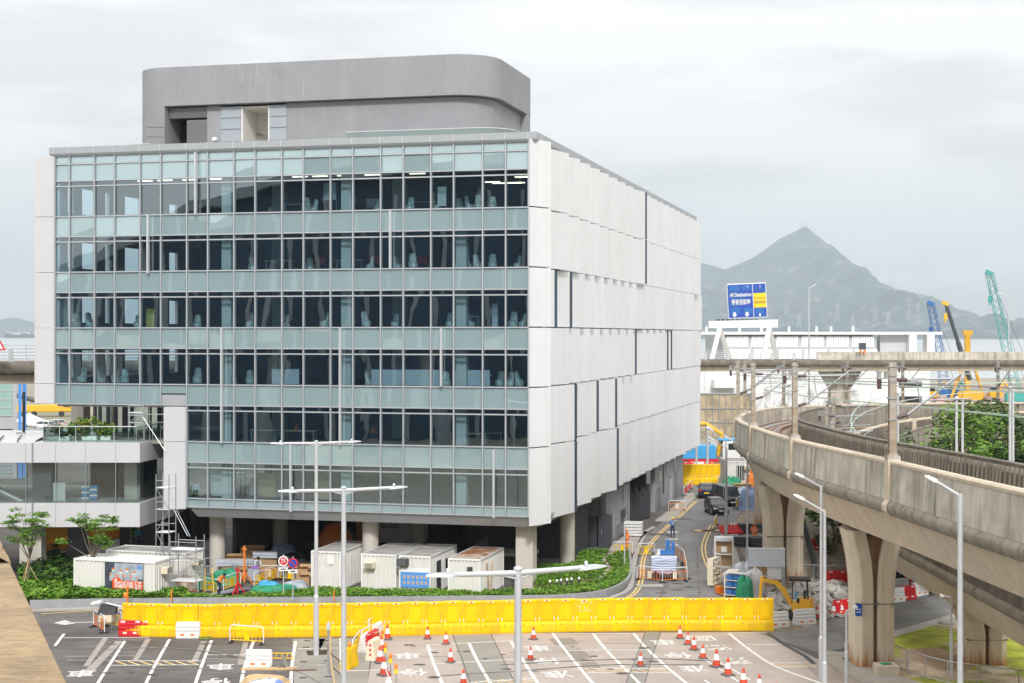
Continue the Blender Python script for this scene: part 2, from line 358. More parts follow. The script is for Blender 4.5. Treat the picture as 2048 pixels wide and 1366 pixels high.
# white end fins at the left edges, light toned down by a duller white
for xl, zb, zt in ((XL, 12.15, 29.6), (XS, 4.95, 12.05)):
    zs = [zb] + [z for z in LV if zb + 1 < z < zt - 1] + [zt]
    for a, b in zip(zs, zs[1:]):
        m = MB(); m.prism([(xl-.08,-.12),(xl-1.35,-.55 if xl == XL else -.9),(xl-1.42,-.3),(xl-1.2,.9),(xl-.08,.5)], a+.015, b-.015); m.build('end_panel', K['bandwhite'], bld)
# fascia and soffit below the glass
m = MB(); m.loft([[(XS+.25,.1,5.06),(.25,.1,5.06),(.75,1.0,5.06),(.75,DEP,5.06),(XS+.25,DEP,5.06)], [(XS+.25,.12,4.9),(.3,.12,4.9),(.8,1.0,4.9),(.8,DEP,4.9),(XS+.25,DEP,4.9)],
             [(XS+.5,.55,4.38),(.28,.55,4.38),(.55,1.1,4.38),(.55,DEP,4.38),(XS+.5,DEP,4.38)]], smooth=False)
m.build('fascia', K['soffit'], bld)
m = MB(); m.box(XL, XS, .2, 40, 11.95, 12.1); m.build('soffit', K['soffit'], bld)
# ground level walls
m = MB(); m.box(-.25, .2, sy(1212,.2), sy(1260,.2), 0, 4.5); m.build('ground_wall', K['render'], bld)
MB().box(-.25, .2, sy(1310,.2), sy(1366,.2), 0, 4.5).build('ground_wall', K['render'], bld)
MB().box(-12, -.25, sy(1212,.2)+.2, sy(1212,.2)+.5, 0, 4.5).build('ground_wall', K['render'], bld)
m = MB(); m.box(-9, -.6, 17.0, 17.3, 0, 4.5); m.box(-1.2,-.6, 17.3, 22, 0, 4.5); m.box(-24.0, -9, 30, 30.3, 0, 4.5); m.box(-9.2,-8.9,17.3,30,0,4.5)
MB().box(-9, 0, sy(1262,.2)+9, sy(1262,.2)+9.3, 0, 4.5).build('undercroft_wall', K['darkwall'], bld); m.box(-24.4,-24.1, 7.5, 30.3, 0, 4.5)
m.build('undercroft_wall', K['darkwall'], bld)  # back and left walls added to keep the undercroft dark
# grilles, doors, pipes on the ground wall
y0, y1 = sy(1212,.2), sy(1260,.2); z0_, z1_ = sy(1310,.2), sy(1366,.2)
def wallbit(name, ya, yb, za, zb, k, d=.05): MB().box(.2, .2+d, ya, yb, za, zb).build(name, K[k], bld)
def grille(ya, yb, za, zb):
    m = MB(); m.box(.2, .23, ya, yb, za, zb); n = max(3, int((zb-za)/.14))
    m.m = 1
    for i in range(n): m.box(.23, .27, ya+.04, yb-.04, za+(i+.3)*(zb-za)/n, za+(i+.7)*(zb-za)/n)
    m.build('vent_grille', [K['louvre'], K['frame_lt']], bld)
grille(y1-3.3, y1-1.6, 2.2, 4.1); grille(y1-3.3, y1-1.7, .9, 1.5); grille(y0+4.2, y0+5.6, 1.0, 1.5)
wallbit('pipe_box', y0+6.6, y0+7.4, 1.4, 2.1, 'steel_dk', .25); wallbit('service_door', y0+2.2, y0+3.4, .1, 2.1, 'ribpanel')
for a in (1.0, 2.3): wallbit('service_door', z0_+a, z0_+a+1.1, .1, 2.2, 'louvre')
grille(z0_+2.2, z0_+4, 2.7, 3.7); grille(z0_+7.0, z0_+8.0, 2.9, 4.0); wallbit('service_door', z0_+9.5, z0_+10.8, .1, 2.3, 'frame_lt'); wallbit('service_door', z0_+12.5, z0_+14.2, .1, 2.8, 'louvre')
wallbit('recess_shade_strip', z0_+4.7, z0_+5.4, 1.3, 4.4, 'black', .03)  # flat black strip painting the shade of a hollow
grille(z0_+12, z0_+13.2, 3.1, 4.3)
# columns
for x, y in ((-23.6,3.2),(-11.8,2.4),(-.35,13.2),(-22.5,12),(-11.8,13)):
    m = MB(); m.lathe([(.56,-.1),(.56,4.4)], (x,y,0), 20); m.build('column', K['column'], bld)
m = MB(); m.bbox((-.75,2.3,2.15), (1.16,1.16,4.5), .08); m.build('column', K['column'], bld)

# rooftop plant room
RX0, RX1, RY0, RY1 = fx(286,5.3)-.4, -3.7, 4.0, 15.5
def rr(x0, x1, y0, y1, rl, rt, n=10):     # plan outline, front corners rounded
    o = [(x0, y1)]
    for i in range(n+1): a = math.pi + math.pi/2*i/n; o.append((x0+rl+rl*math.cos(a), y0+rl+rl*math.sin(a)))
    for i in range(n+1): a = -math.pi/2 + math.pi/2*i/n; o.append((x1-rt+rt*math.cos(a), y0+rt+rt*math.sin(a)))
    return o + [(x1, y1)]
pl = MB(); pl.prism(rr(RX0, RX1, RY0, RY1, 2.6, 3.1), 33.55, 36.35)
xa = fx(329, 4); xb = fx(1042, 8)
pl.prism([(RX0, RY1)] + rr(RX0, RX1, RY0, RY1, 2.6, 3.1)[1:12] + [(xa, RY0), (xa, RY0+2), (xa, RY1)], 29.9, 33.55)
pl.box(xa, RX1-.02, RY1-1.2, RY1, 29.9, 33.54)
pm_ = pl.build('plant_room', K['render'], bld)
x484, x540, x443, x574, x336, x374, x415 = [fx(p, 4.6) for p in (484,540,443,574,337,374,415)]
ot = rr(RX0, RX1-.45, RY0+.55, RY1, 2.6, 2.9); ot = [p for p in ot if p[0] > x574]
rw = MB(); rw.prism([(x574, RY1-1.3)] + [(x574, RY0+.55)] + [p for p in ot if p[1] < RY1-.01] + [(RX1-.45, RY1-1.3)], 29.95, 33.5)
rw.build('recessed_wall', K['render'], pm_)
MB().box(x415, x443, RY0+.55, RY0+.8, 29.95, 33.5).build('recessed_wall', K['render'], pm_)
MB().box(xa+.1, x574, RY1-2, RY1-1.8, 29.95, 33.5).build('recessed_wall', K['render'], pm_)
for a, b in ((x443, x484-.02), (x540+.02, x574)):
    m = MB(); m.box(a, b, RY0+.5, RY0+.7, 29.95, 33.4)
    for z in (30.9, 31.8, 32.6): m.box(a+.03, b-.03, RY0+.44, RY0+.5, z, z+.06)
    m.build('ribbed_panel', K['ribpanel'], pm_)
m = MB(); m.box(x484, x484+.1, RY0+.5, RY0+3.2, 29.95, 33.4); m.box(x540-.1, x540, RY0+.5, RY0+3.2, 29.95, 33.4); m.box(x484, x540, RY0+3.2, RY0+3.3, 29.95, 33.4); m.box(x484, x540, RY0+.7, RY0+3.2, 33.25, 33.4)
m.build('stairwell', K['plaster'], pm_)
m = MB(); m.tube((x484+.1, RY0+3.1, 31.7), (x540-.15, RY0+2.2, 31.2), .09); m.tube((x484+.3, RY0+3.05, 31.2), (x540-.5, RY0+2.6, 30.9), .04); m.build('conduit', K['steel'], pm_)
m = MB(); m.cbox((x540-.45, RY0+2.0, 30.75), (.8,.14,.12), R(-10)); m.build('stairwell_light', K['lamp'], pm_)
m = MB(); m.box(xa+.1, x415, RY0+.6, RY0+.75, 32.7, 33.45)
for i in range(9): m.box(xa+.1, x415, RY0+.55, RY0+.6, 32.74+i*.08, 32.78+i*.08)
m.build('louvre', K['louvre'], pm_)
m = MB(); m.box(x374, x415, RY0+.6, RY0+.72, 29.95, 32.55)
for i in range(24): m.box(x374+.08, x415-.06, RY0+.57, RY0+.6, 30.0+i*.105, 30.05+i*.105)
m.build('louvred_door', K['louvre'], pm_)
m = MB(); x302 = fx(303, 3.4); 
T_ = Matrix.Translation((xa+.05, RY0-.06, 0)) @ Matrix.Rotation(R(180+22), 4, 'Z'); m.T = T_; m.box(0, 1.35, 0, .08, 29.95, 32.6)
for z in (30.7, 31.3, 32.0): m.box(.05, 1.3, .08, .12, z, z+.08)
m.build('open_door', K['louvre'], pm_)
m = MB(); m.box(x336, x374, RY0+2.5, RY0+2.6, 29.95, 32.6); m.build('door_recess', K['black'], pm_)
m = MB(); m.tube((x336+.4, RY0+2.2, 30.2), (x374-.3, RY0+2.0, 31.7), .06); m.tube((x336+.5, RY0+2.2, 30.9), (x374-.6, RY0+2.1, 30.9), .05); m.build('handrail', K['steel'], pm_)
def camera_unit(x, y, z, par, d=-1):
    m = MB(); m.box(x-.06, x+.06, y, y+.25, z-.03, z+.05); m.bbox((x, y-.15, z-.1), (.28,.42,.26), .05); m.build('security_camera', K['whitepaint'], par)
camera_unit(fx(435,4.6), RY0+.35, 31.15, pm_); camera_unit(RX1-.3, RY0+9, 31.0, pm_)
m = MB(); m.box(RX1-.7, RX1-.4, RY1-1.35, RY1-1.2, 29.95, 33.5); m.build('corner_trim', K['mull'], pm_)
m = MB(); rs = random.Random(21)
for px, y0_, y1_ in ((478,128,150),(484,140,170),(500,150,165),(512,128,180),(516,135,152),(519,142,165),(524,155,168),(553,126,135),(551,150,176),(556,160,190),(475,165,178),(572,125,131),(607,158,190),(404,128,148),(420,130,140),(431,140,152),(369,166,176)):
    x = fx(px, RY0); za, zb = [17-(q-HOR)/F*(BO.y+RY0*CT-x*ST) for q in (y1_, y0_)]; w_ = rs.uniform(.012,.035); m.add([(x-w_,RY0-.004,za),(x+w_*.4,RY0-.004,za),(x+w_+.03,RY0-.004,zb),(x+.02,RY0-.004,zb)], [(0,1,2,3)])
m.build('paint_streak', mat('faint_streak', (.42,.42,.43), .8, var=.2, scale=3), pm_, False)
# roof glass balustrades
m = MB(); xg0, xg1 = fx(693, 2.2), -1.9
pts = [(xg0, 2.2)] + [(x_, 2.2) for x_ in [xg0 + (xg1-2.5-xg0)*i/6 for i in range(1,7)]] + [(xg1-2.5+2.5*math.sin(a), 4.7-2.5*math.cos(a)) for a in [R(18*i) for i in range(1,6)]] + [(xg1, 14)]
for a, b in zip(pts, pts[1:]): m.quad((*a, 29.9), (*b, 29.9), (*b, 30.95), (*a, 30.95))
gb = m.build('roof_balustrade', K['greenglass'], bld, False)
m = MB(); m.path([(p[0], p[1], 30.97) for p in pts], .03, 5); m.build('top_rail', K['frame_lt'], gb)
m = MB(); xg = fx(243, 3.2); pts = [(xg+1.2-1.2*math.cos(a), 4.4-1.2*math.sin(a)) for a in [R(15*i) for i in range(7)]] + [(fx(300, 3.2), 3.2)]
for a, b in zip(pts, pts[1:]): m.quad((*a, 29.9), (*b, 29.9), (*b, 30.75), (*a, 30.75))
gb = m.build('roof_balustrade', K['greenglass'], bld, False)
m = MB(); m.path([(p[0], p[1], 30.77) for p in pts], .03, 5); m.build('top_rail', K['frame_lt'], gb)
# ceiling lights in the top storey and the second
m = MB(); 
lights = []
for px in (600,640,690,745,835,380,430,330,290): lights.append((fx(px, 3), 3))
for px in (985,1000,1028,1045,1035,1052): lights.append((fx(px, 5+(px%7)), 5+(px%7)))
for x, y in lights:
    m = MB(); m.box(x-.55, x+.55, y-.09, y+.09, LV[5]+2.68, LV[5]+2.745); m.build('ceiling_light', K['lamp'], bld)
# ================================================================== GROUND
def sheet(name, pts, z, m, px=True):
    """a flat sheet with outline pts (photograph pixels on the ground, or world xy)"""
    ps = [G(*p) for p in pts] if px else [Vector((p[0], p[1], 0)) for p in pts]
    o = MB().poly([(p.x, p.y, z) for p in ps]).build(name, m, None, False)
    if o.data.polygons[0].normal.z < 0: o.data.flip_normals()
    return struct(o)
K['land'] = mat('reclaimed_land', (.30,.27,.22), .95, var=.12, scale=.03, c2=(.20,.20,.14), c2scale=.02)
K['grass'] = mat('grass', (.255,.275,.016), .95, var=.45, scale=.7, c2=(.44,.34,.23), c2scale=.16, c2lo=.5, c2hi=.56, bump=.4, bscale=30)
K['soil'] = mat('bare_soil', (.36,.245,.155), .95, var=.2, scale=1.2)
K['marking'] = mat('road_paint', (.74,.73,.70), .7, var=.12, scale=3.5, c2=(.42,.39,.36), c2scale=3.2, c2lo=.54, c2hi=.7)
K['faded'] = mat('faded_paint', (.34,.30,.27), .8, var=.12, scale=3)
K['oldmark'] = mat('removed_paint', (.25,.215,.19), .85, var=.2, scale=3)
K['yellowline'] = mat('yellow_road_paint', (.80,.55,.20), .7, var=.1, scale=2.5)
g = MB(); g.quad((-700,-300,-.02),(900,-300,-.02),(900,620,-.02),(-700,620,-.02)); struct(g.build('ground', K['land'], None, False))
sheet('road', [(-60,60),(60,60),(60,230),(-75,230),(-75,112),(-60,112)], .0, K['asphalt'], False)
sheet('forecourt', [(690,1366),(690,1500),(1830,1500),(1735,1366),(1560,1282),(1510,1264),(790,1268),(752,1275),(735,1366)], .004, K['apron'])
sheet('access_road', [(1196,1262),(1505,1262),(1560,1282),(1642,1306),(1715,1290),(1790,1262),(1920,1224),(1960,1190),(1900,1160),(1790,1185),(1600,1255),(1470,1195),(1436,1150),(1428,1110),(1436,1080),(1470,1040),(1500,1000),(1480,965),(1368,965),(1340,1030),(1290,1075),(1280,1110),(1272,1150),(1262,1180),(1230,1200),(1196,1206)], .004, K['asphalt_new'])
sheet('concrete_bay', [(905,1271),(982,1270),(1032,1366),(1060,1420),(960,1420),(928,1340)], .008, K['slabgrey'])
sheet('concrete_bay', [(1291,1264),(1322,1264),(1290,1366),(1270,1420),(1225,1420),(1252,1366)], .008, K['slabgrey'])
sheet('patched_road', [(585,1278),(755,1276),(742,1300),(735,1366),(690,1500),(560,1500),(588,1366)], .006, K['slabgrey'])
for p in ([(1098,1278),(1145,1276),(1158,1288),(1110,1291)],[(1122,1302),(1160,1297),(1186,1316),(1150,1320)],[(1160,1325),(1190,1324),(1204,1337),(1170,1342)]): sheet('old_marking', p, .010, K['oldmark'])
for p in ([(640,1275),(652,1275),(640,1300),(628,1300)],[(232,1282),(246,1282),(180,1350),(160,1350)]): sheet('road_patch', p, .006, K['faded'])
# painted lines
mk = MB(); yk = MB(); fd = MB()
def line(mb, pts, wd, z=.012, px=True):
    ps = [G(*p) if px else Vector((p[0], p[1], 0)) for p in pts]
    for i, (a, b) in enumerate(zip(ps, ps[1:])):
        d = (b-a).normalized(); n = Vector((-d.y, d.x, 0))*wd/2
        mb.quad((a.x+n.x, a.y+n.y, z), (b.x+n.x, b.y+n.y, z), (b.x-n.x, b.y-n.y, z), (a.x-n.x, a.y-n.y, z))
def sm(pts, n=6):
    P_ = [Vector(p) for p in pts]; return [(q.x, q.y) for q in smooth_path(P_, 12)]
W = .15
for l in ([(128,1268),(110,1292)], [(250,1282),(222,1325),(195,1368),(160,1430)], [(339,1279),(300,1350),(270,1420)], [(423,1281),(395,1355),(370,1440)], [(507,1283),(490,1330),(478,1390),(470,1440)], [(591,1283),(584,1330),(582,1366),(583,1430)],
          [(682,1276),(683,1330),(688,1366),(693,1430)], [(855,1290),(868,1329),(884,1366),(905,1420)], [(938,1287),(955,1322),(980,1366),(1005,1410)], [(1021,1282),(1041,1313),(1075,1366),(1110,1420)],
          [(1105,1266),(1130,1300),(1185,1366),(1220,1400)], [(1185,1266),(1215,1303),(1278,1366),(1310,1400)], [(1266,1266),(1296,1300),(1340,1340),(1372,1366),(1405,1395)], [(1456,1265),(1490,1293),(1545,1330),(1600,1352),(1640,1366),(1700,1385)]):
    line(mk, sm(l), .17)
for l in ([(128,1276),(298,1275)], [(855,1290),(1021,1282)], [(868,1328),(1041,1318)], [(1105,1267),(1268,1267)], [(1130,1301),(1296,1300)], [(930,1366),(1070,1357)], [(410,1310),(490,1310)], [(690,1342),(780,1340)],
          [(223,1322),(402,1322)], [(218,1331),(398,1330)], [(1168,1337),(1335,1338)], [(1174,1346),(1345,1346)], [(1455,1266),(1535,1266)], [(1490,1289),(1566,1289)], [(1540,1326),(1626,1326)], [(1556,1334),(1634,1334)],
          [(1410,1320),(1450,1345),(1480,1366)], [(1425,1318),(1470,1342),(1500,1360)], [(1408,1360),(1440,1380)], [(488,1360),(588,1358)], [(595,1298),(690,1296)]): line(mk, l, .12)
for l in ([(130,1313),(272,1312)], [(132,1321),(222,1321)], [(407,1317),(490,1320)]): line(fd, l, .14)
for l in ([(212,1275),(172,1333)], [(297,1278),(270,1322)], [(408,1283),(388,1324)], [(492,1284),(480,1330)]): line(fd, l, .3, .010)
line(mk, [(104,1247),(190,1244)], .16); mk.poly([tuple(G(x, y)+Vector((0,0,.012))) for x, y in ((104,1247),(130,1241),(150,1247),(130,1250))])
for i in range(7): line(yk, [(232+i*24,1323),(254+i*24,1330)], .11, .011)
for i in range(8): line(yk, [(1170+i*21,1339),(1192+i*21,1345)], .08, .011)
for i in range(5): line(yk, [(1545+i*16,1327),(1566+i*16,1333)], .08, .011)
for i in range(5): line(yk, [(950+i*22,1366),(985+i*22,1359)], .08, .011)
line(yk, [(82,1228),(190,1221),(245,1219)], .14)
dl = [(1238,1203),(1262,1190),(1276,1172),(1281,1148),(1283,1122),(1294,1094),(1320,1064),(1355,1034),(1390,1002)]
line(yk, sm(dl), .12); line(yk, sm([(x+7-(1203-y)*.012, y) for x, y in dl]), .12)
dr = [(1470,1212),(1440,1175),(1424,1140),(1412,1110),(1412,1085),(1428,1050)]
line(yk, sm(dr), .12); line(yk, sm([(x-7, y) for x, y in dr]), .12)
struct(mk.build('road_marking', K['marking'], None, False)); struct(yk.build('road_marking', K['yellowline'], None, False)); struct(fd.build('road_marking', K['faded'], None, False))
# road lettering (reads from the far side)
def text_mesh(body, size, ext=0.0, align='CENTER', bold=0.0):
    c = bpy.data.curves.new('lettering', 'FONT'); c.body = body; c.size = size; c.align_x = align; c.align_y = 'CENTER'; c.extrude = ext; c.offset = bold; c.resolution_u = 3
    o = bpy.data.objects.new('lettering', c); col.objects.link(o)
    dg = bpy.context.evaluated_depsgraph_get(); me = bpy.data.meshes.new_from_object(o.evaluated_get(dg))
    bpy.data.objects.remove(o); bpy.data.curves.remove(c); return me
def text_into(mb, body, size, T, bold=0.0, fit=None):
    me = text_mesh(body, size, 0, bold=bold)
    if fit:
        xs = [v.co.x for v in me.vertices]; k = fit/(max(xs)-min(xs)); c0 = (max(xs)+min(xs))/2
        for v in me.vertices: v.co.x = (v.co.x-c0)*k
    mb.add([T @ v.co for v in me.vertices], [tuple(p.vertices) for p in me.polygons]); bpy.data.meshes.remove(me)
lt = MB()
def road_char(ch, px, py, up, sz=1.35, lng=1.15):
    """a character flat on the road at (px,py); up = the photograph pixel its top points to"""
    a = G(px, py); b = G(*up); d = (b-a); d.z = 0; d.normalize(); r = Vector((d.y, -d.x, 0))
    T = Matrix(((r.x, d.x*lng, 0, a.x), (r.y, d.y*lng, 0, a.y), (0, 0, 1, .013), (0, 0, 0, 1)))
    text_into(lt, ch, sz, T, .018)
for ch, px, py, up in (('車',163,1346,(120,1420)),('車',441,1333,(430,1400)),('停',432,1363,(420,1430)),('車',815,1311,(830,1380)),('停',825,1344,(850,1400)),('准',838,1374,(865,1420)),
                       ('車',1075,1296,(1125,1360)),('停',1093,1322,(1150,1380)),('准',1113,1348,(1180,1400)),('車',1326,1284,(1400,1350)),('停',1354,1310,(1430,1370)),('准',1386,1337,(1470,1400)),
                       ('區',1405,1276,(1480,1330)),('客',1434,1294,(1510,1350)),('落',1470,1321,(1560,1380)),
                       ('車',1345,1064,(1330,1110)),('准',1343,1090,(1330,1120)),('停',1344,1078,(1330,1110))):
    road_char(ch, px, py, up, 1.5 if py > 1200 else 1.2)
struct(lt.build('road_lettering', K['marking'], None, False))
tyre = MB()
for l in ([(210,1300),(330,1296),(470,1312),(560,1345)],[(250,1340),(400,1338),(520,1352)],[(1000,1330),(1150,1322),(1300,1318),(1420,1322)],[(880,1352),(1040,1342),(1220,1330),(1400,1330)],[(120,1236),(190,1232),(260,1238)],[(1320,1195),(1352,1130),(1372,1085)],[(1400,1200),(1396,1140),(1392,1085)],[(1600,1275),(1690,1255),(1850,1205)]): line(tyre, sm(l), .22, .0165)
struct(tyre.build('tyre_mark', mat('tyre_mark', (.17,.155,.145), .85, var=.5, scale=1.5), None, False))
K['stain'] = mat('oil_stain', (.075,.07,.068), .6, var=.4, scale=2)
st_ = MB()
for _ in range(46):
    px_, py_ = rnd.choice(((rnd.uniform(150,560), rnd.uniform(1285,1360)), (rnd.uniform(800,1500), rnd.uniform(1290,1360)), (rnd.uniform(1310,1400), rnd.uniform(1040,1190)))); c_ = G(px_, py_); r_s = rnd.uniform(.06,.28); ex = rnd.uniform(1,2.2)
    st_.poly([(c_.x+math.cos(a*.524)*r_s*ex*rnd.uniform(.7,1.2), c_.y+math.sin(a*.524)*r_s*rnd.uniform(.7,1.2), .0175) for a in range(12)])
struct(st_.build('oil_stain', K['stain'], None, False))
# dark joint between old and new surfacing, manhole covers, cracks
jt = MB()
for l in ([(1535,1266),(1570,1290),(1610,1312),(1628,1328)], ): line(jt, l, .28, .014)
for l in ([(905,1270),(925,1320),(940,1366)], [(982,1268),(1012,1330),(1030,1366)], [(1291,1264),(1278,1300),(1252,1366)], [(1322,1264),(1305,1310),(1290,1366)], [(800,1315),(905,1313)],[(1015,1306),(1095,1300)],[(1205,1287),(1285,1287)]): line(jt, l, .04, .014)
for l in ([(212,1276),(300,1290),(400,1303),(500,1320),(600,1345),(640,1366)],): line(jt, l, .045, .014)
struct(jt.build('road_joint', K['steel_dk'], None, False))
def cover(px, py, a, b, k='steel_dk'):
    p = G(px, py); o = MB().cbox((p.x, p.y, .015), (a, b, .012)).build('manhole_cover', K[k]); struct(o)
for px, py in ((1365,1038),(1318,1069)): cover(px, py, 1.6, 1.0)
# planter: low wall, soil
def wall_strip(name, pts, z0, z1, th, k):
    m = MB(); ps = [Vector((p[0], p[1])) for p in pts]; L_, R_ = [], []
    for i, p in enumerate(ps):
        d = (ps[min(i+1, len(ps)-1)] - ps[max(i-1, 0)]).normalized(); n = Vector((-d.y, d.x)); L_.append(p); R_.append(p + n*th)
    rings = [[(a.x, a.y, z0), (a.x, a.y, z1), (b.x, b.y, z1), (b.x, b.y, z0)] for a, b in zip(L_, R_)]
    m.loft(rings, smooth=False); return m.build(name, K[k])
pw = [G(60,1217), G(240,1213), G(450,1211), G(620,1210), G(900,1208), G(1100,1206), G(1190,1199), G(1229,1189), G(1256,1173), G(1264,1153), G(1262,1120), G(1258,1104)]
pw2 = [tuple(v.xy) for v in smooth_path([Vector((p.x, p.y)) for p in pw], .8)]
K['planterwall'] = mat('planter_wall', (.33,.335,.345), .8, var=.08, scale=1, streak=.3, stcol=(.16,.16,.16), stscale=(3,3,.3))
tag(wall_strip('planter_wall', pw2, 0, .5, .18, 'planterwall'), 'low grey curved concrete wall around the plant bed', 'wall')
kb = [tuple(v.xy) for v in smooth_path([Vector((p.x, p.y)) for p in [G(60,1224), G(240,1219), G(620,1215), G(1100,1210), G(1200,1204), G(1240,1194), G(1264,1180), G(1270,1155), G(1276,1114), G(1294,1069), G(1312,1056)]], .8)]
struct(wall_strip('kerb', kb, 0, .13, .35, 'kerb'))
struct(MB().poly([(p[0], p[1], .36) for p in pw2] + [tuple(G(x, y, .36)) for x, y in ((1234,1106),(1160,1106),(1150,1130),(1078,1136),(1064,1184),(1000,1184),(860,1182),(700,1177),(612,1177),(560,1185),(505,1189),(440,1192),(380,1188),(300,1183),(180,1166),(40,1150))]).build('planter_soil', K['soil'], None, False))
# pavements
def slab(name, pts, z, k, px=True):
    ps = [G(*p) for p in pts] if px else [Vector(p) for p in pts]
    return struct(MB().prism([(p.x, p.y) for p in ps], 0, z).build(name, K[k]))
slab('pavement', [(1262,1104),(1270,1104),(1282,1080),(1297,1066),(1262,1063),(1222,1096),(1218,1103)], .13, 'paving')
slab('pavement', [(1311,1043),(1345,1043),(1392,996),(1388,988),(1372,988),(1366,1002)], .13, 'paving')
slab('pavement', [(1640,1312),(1655,1306),(1700,1310),(1740,1338),(1830,1366),(1960,1405),(1960,1440),(1800,1400),(1720,1366),(1670,1340)], .13, 'paving')
slab('kerb', [(1700,1302),(1790,1266),(1920,1228),(1960,1200),(1968,1206),(1930,1234),(1800,1272),(1712,1308)], .14, 'kerb')
sheet('verge', [(1700,1310),(1790,1272),(1930,1232),(2060,1180),(2400,1180),(2600,1500),(1960,1440),(1960,1405),(1830,1366),(1745,1338)], .03, K['grass'])
sheet('soil_patch', [(1800,1300),(1870,1296),(1920,1310),(1960,1330),(1930,1345),(1880,1340),(1830,1325),(1800,1312)], .034, K['soil'])
# works area pavement on the right of the side road
K['dirt'] = mat('works_dirt', (.24,.185,.13), .95, var=.25, scale=1.5, c2=(.34,.31,.27), c2scale=1.2, c2lo=.5, c2hi=.58)
sheet('works_ground', [(1470,1200),(1436,1150),(1428,1110),(1436,1080),(1470,1040),(1510,1000),(1900,1000),(1900,1160),(1790,1190),(1600,1262),(1552,1262)], .008, K['dirt'])
slab('pavement', [(1446,1170),(1432,1130),(1424,1106),(1430,1084),(1462,1048),(1490,1048),(1475,1075),(1478,1110),(1500,1150),(1490,1170)], .12, 'paving')
sheet('pavement_strip', [(1470,1095),(1478,1095),(1500,1145),(1486,1145)], .125, K['asphalt'])
sheet('undercroft_floor', [B2W(-33,1)[:2], B2W(-1,4)[:2], B2W(-1,30)[:2], B2W(-33,30)[:2]], .006, K['asphalt_new'], False)
# foreground viaduct parapet at the lower left
K['rough'] = mat('weathered_concrete', (.35,.255,.15), .95, var=.22, scale=1.3, bump=1.0, bscale=7, c2=(.29,.21,.13), c2scale=3, streak=.55, stcol=(.11,.075,.045), stscale=(4,11,4))
for _n in K['rough'].node_tree.nodes:
    if _n.type == 'BUMP': _n.inputs['Distance'].default_value = .06
m = MB(); a = P(158,1384,13.2); d = Vector((-1221, 3150, 0)).normalized(); n = Vector((-d.y, d.x, 0)); ztop = a.z
def fp(t, s, z): q = a + d*t + n*s; return (q.x, q.y, z)
t0, t1 = -10, 34
m.loft([[fp(t0,0.02,ztop-.1), fp(t0,.07,ztop), fp(t0,2.6,ztop+.06), fp(t0,2.6,ztop-2.5), fp(t0,.1,ztop-2.5), fp(t0,0,ztop-.5)],
        [fp(t1,0.02,ztop-.1), fp(t1,.07,ztop), fp(t1,2.6,ztop+.06), fp(t1,2.6,ztop-2.5), fp(t1,.1,ztop-2.5), fp(t1,0,ztop-.5)]], smooth=False)
fo = m.build('concrete_parapet', K['rough']); tag(fo, 'weathered brown concrete parapet of a near viaduct at lower left', 'parapet')
m = MB(); m.loft([[fp(9.6,.3,ztop+.03), fp(9.6,2.4,ztop+.03), fp(9.6,2.4,ztop+.28), fp(9.6,.3,ztop+.28)], [fp(12.5,.3,ztop+.03), fp(12.5,2.4,ztop+.03), fp(12.5,2.4,ztop+.28), fp(12.5,.3,ztop+.28)]], smooth=False); m.build('plinth', K['rough'], fo)
from mathutils import noise as nz
m = MB(); nt_, ns_ = 230, 40; vs_ = []
for i in range(nt_+1):
    for j in range(ns_+1):
        t = 8 + i*.09; s = .05 + j*.062; q = nz.fractal(Vector((t*2.2, s*9, 1)), 1, 2, 4)*.035; c_ = nz.noise(Vector((t*4.5, s*15, 7))); q -= max(0, c_-.38)*.42; c_ = nz.noise(Vector((t*13, s*13, 3))); q -= max(0, c_-.42)*.45
        e_ = max(0, .22-s); vs_.append(fp(t, s, ztop + .055 + .06*s/2.6 + q - e_*e_*2.2))
m.add(vs_, [(i*(ns_+1)+j, (i+1)*(ns_+1)+j, (i+1)*(ns_+1)+j+1, i*(ns_+1)+j+1) for i in range(nt_) for j in range(ns_)], True); m.build('weathered_top', K['rough'], fo, False)
# sea
K['sea'] = mat('sea_water', (.42,.45,.46), .25, var=.03, scale=.01, bump=.1, bscale=.3)
m = MB(); m.quad((-12000,600,-.6),(12000,600,-.6),(12000,13000,-.6),(-12000,13000,-.6)); struct(m.build('sea', K['sea'], None, False))
# ================================================================== RAILWAY VIADUCTS
def zt_main(Y): return 12.84 - .018*max(Y, 45)
edge = [(21,20),(18.0,40),(16.8,52),(16.3,68),(15.5,87),(15.9,104.6),(16.7,116.7),(18.3,127),(20.9,138),(26.1,152),(35.5,162),(48,168),(70,171),(110,173),(160,174)]
epath = [Vector((p.x, p.y, zt_main(p.y))) for p in smooth_path([Vector(p) for p in edge], 1.6)]
zl = [(22.6,20,6.8),(22.3,60,6.8),(22,90,6.8),(22.2,106,6.8),(24.2,122,7.2),(29,138,8.1),(38,150,9.0),(52,158,9.4),(75,163,9.5),(120,166,9.5)]
lpath = smooth_path([Vector(p) for p in zl], 1.6)
def frames(path):
    o = []
    for i, p in enumerate(path):
        d = path[min(i+1, len(path)-1)] - path[max(i-1, 0)]; d.z = 0; d.normalize(); o.append((p, d, Vector((d.y, -d.x, 0))))
    return o
def sweep(mb, fr_, sec, smooth=False, caps=True):
    mb.loft([[(p + n*s + Vector((0,0,z)))[:] for s, z in sec] for p, d, n in fr_], smooth=smooth, caps=caps)
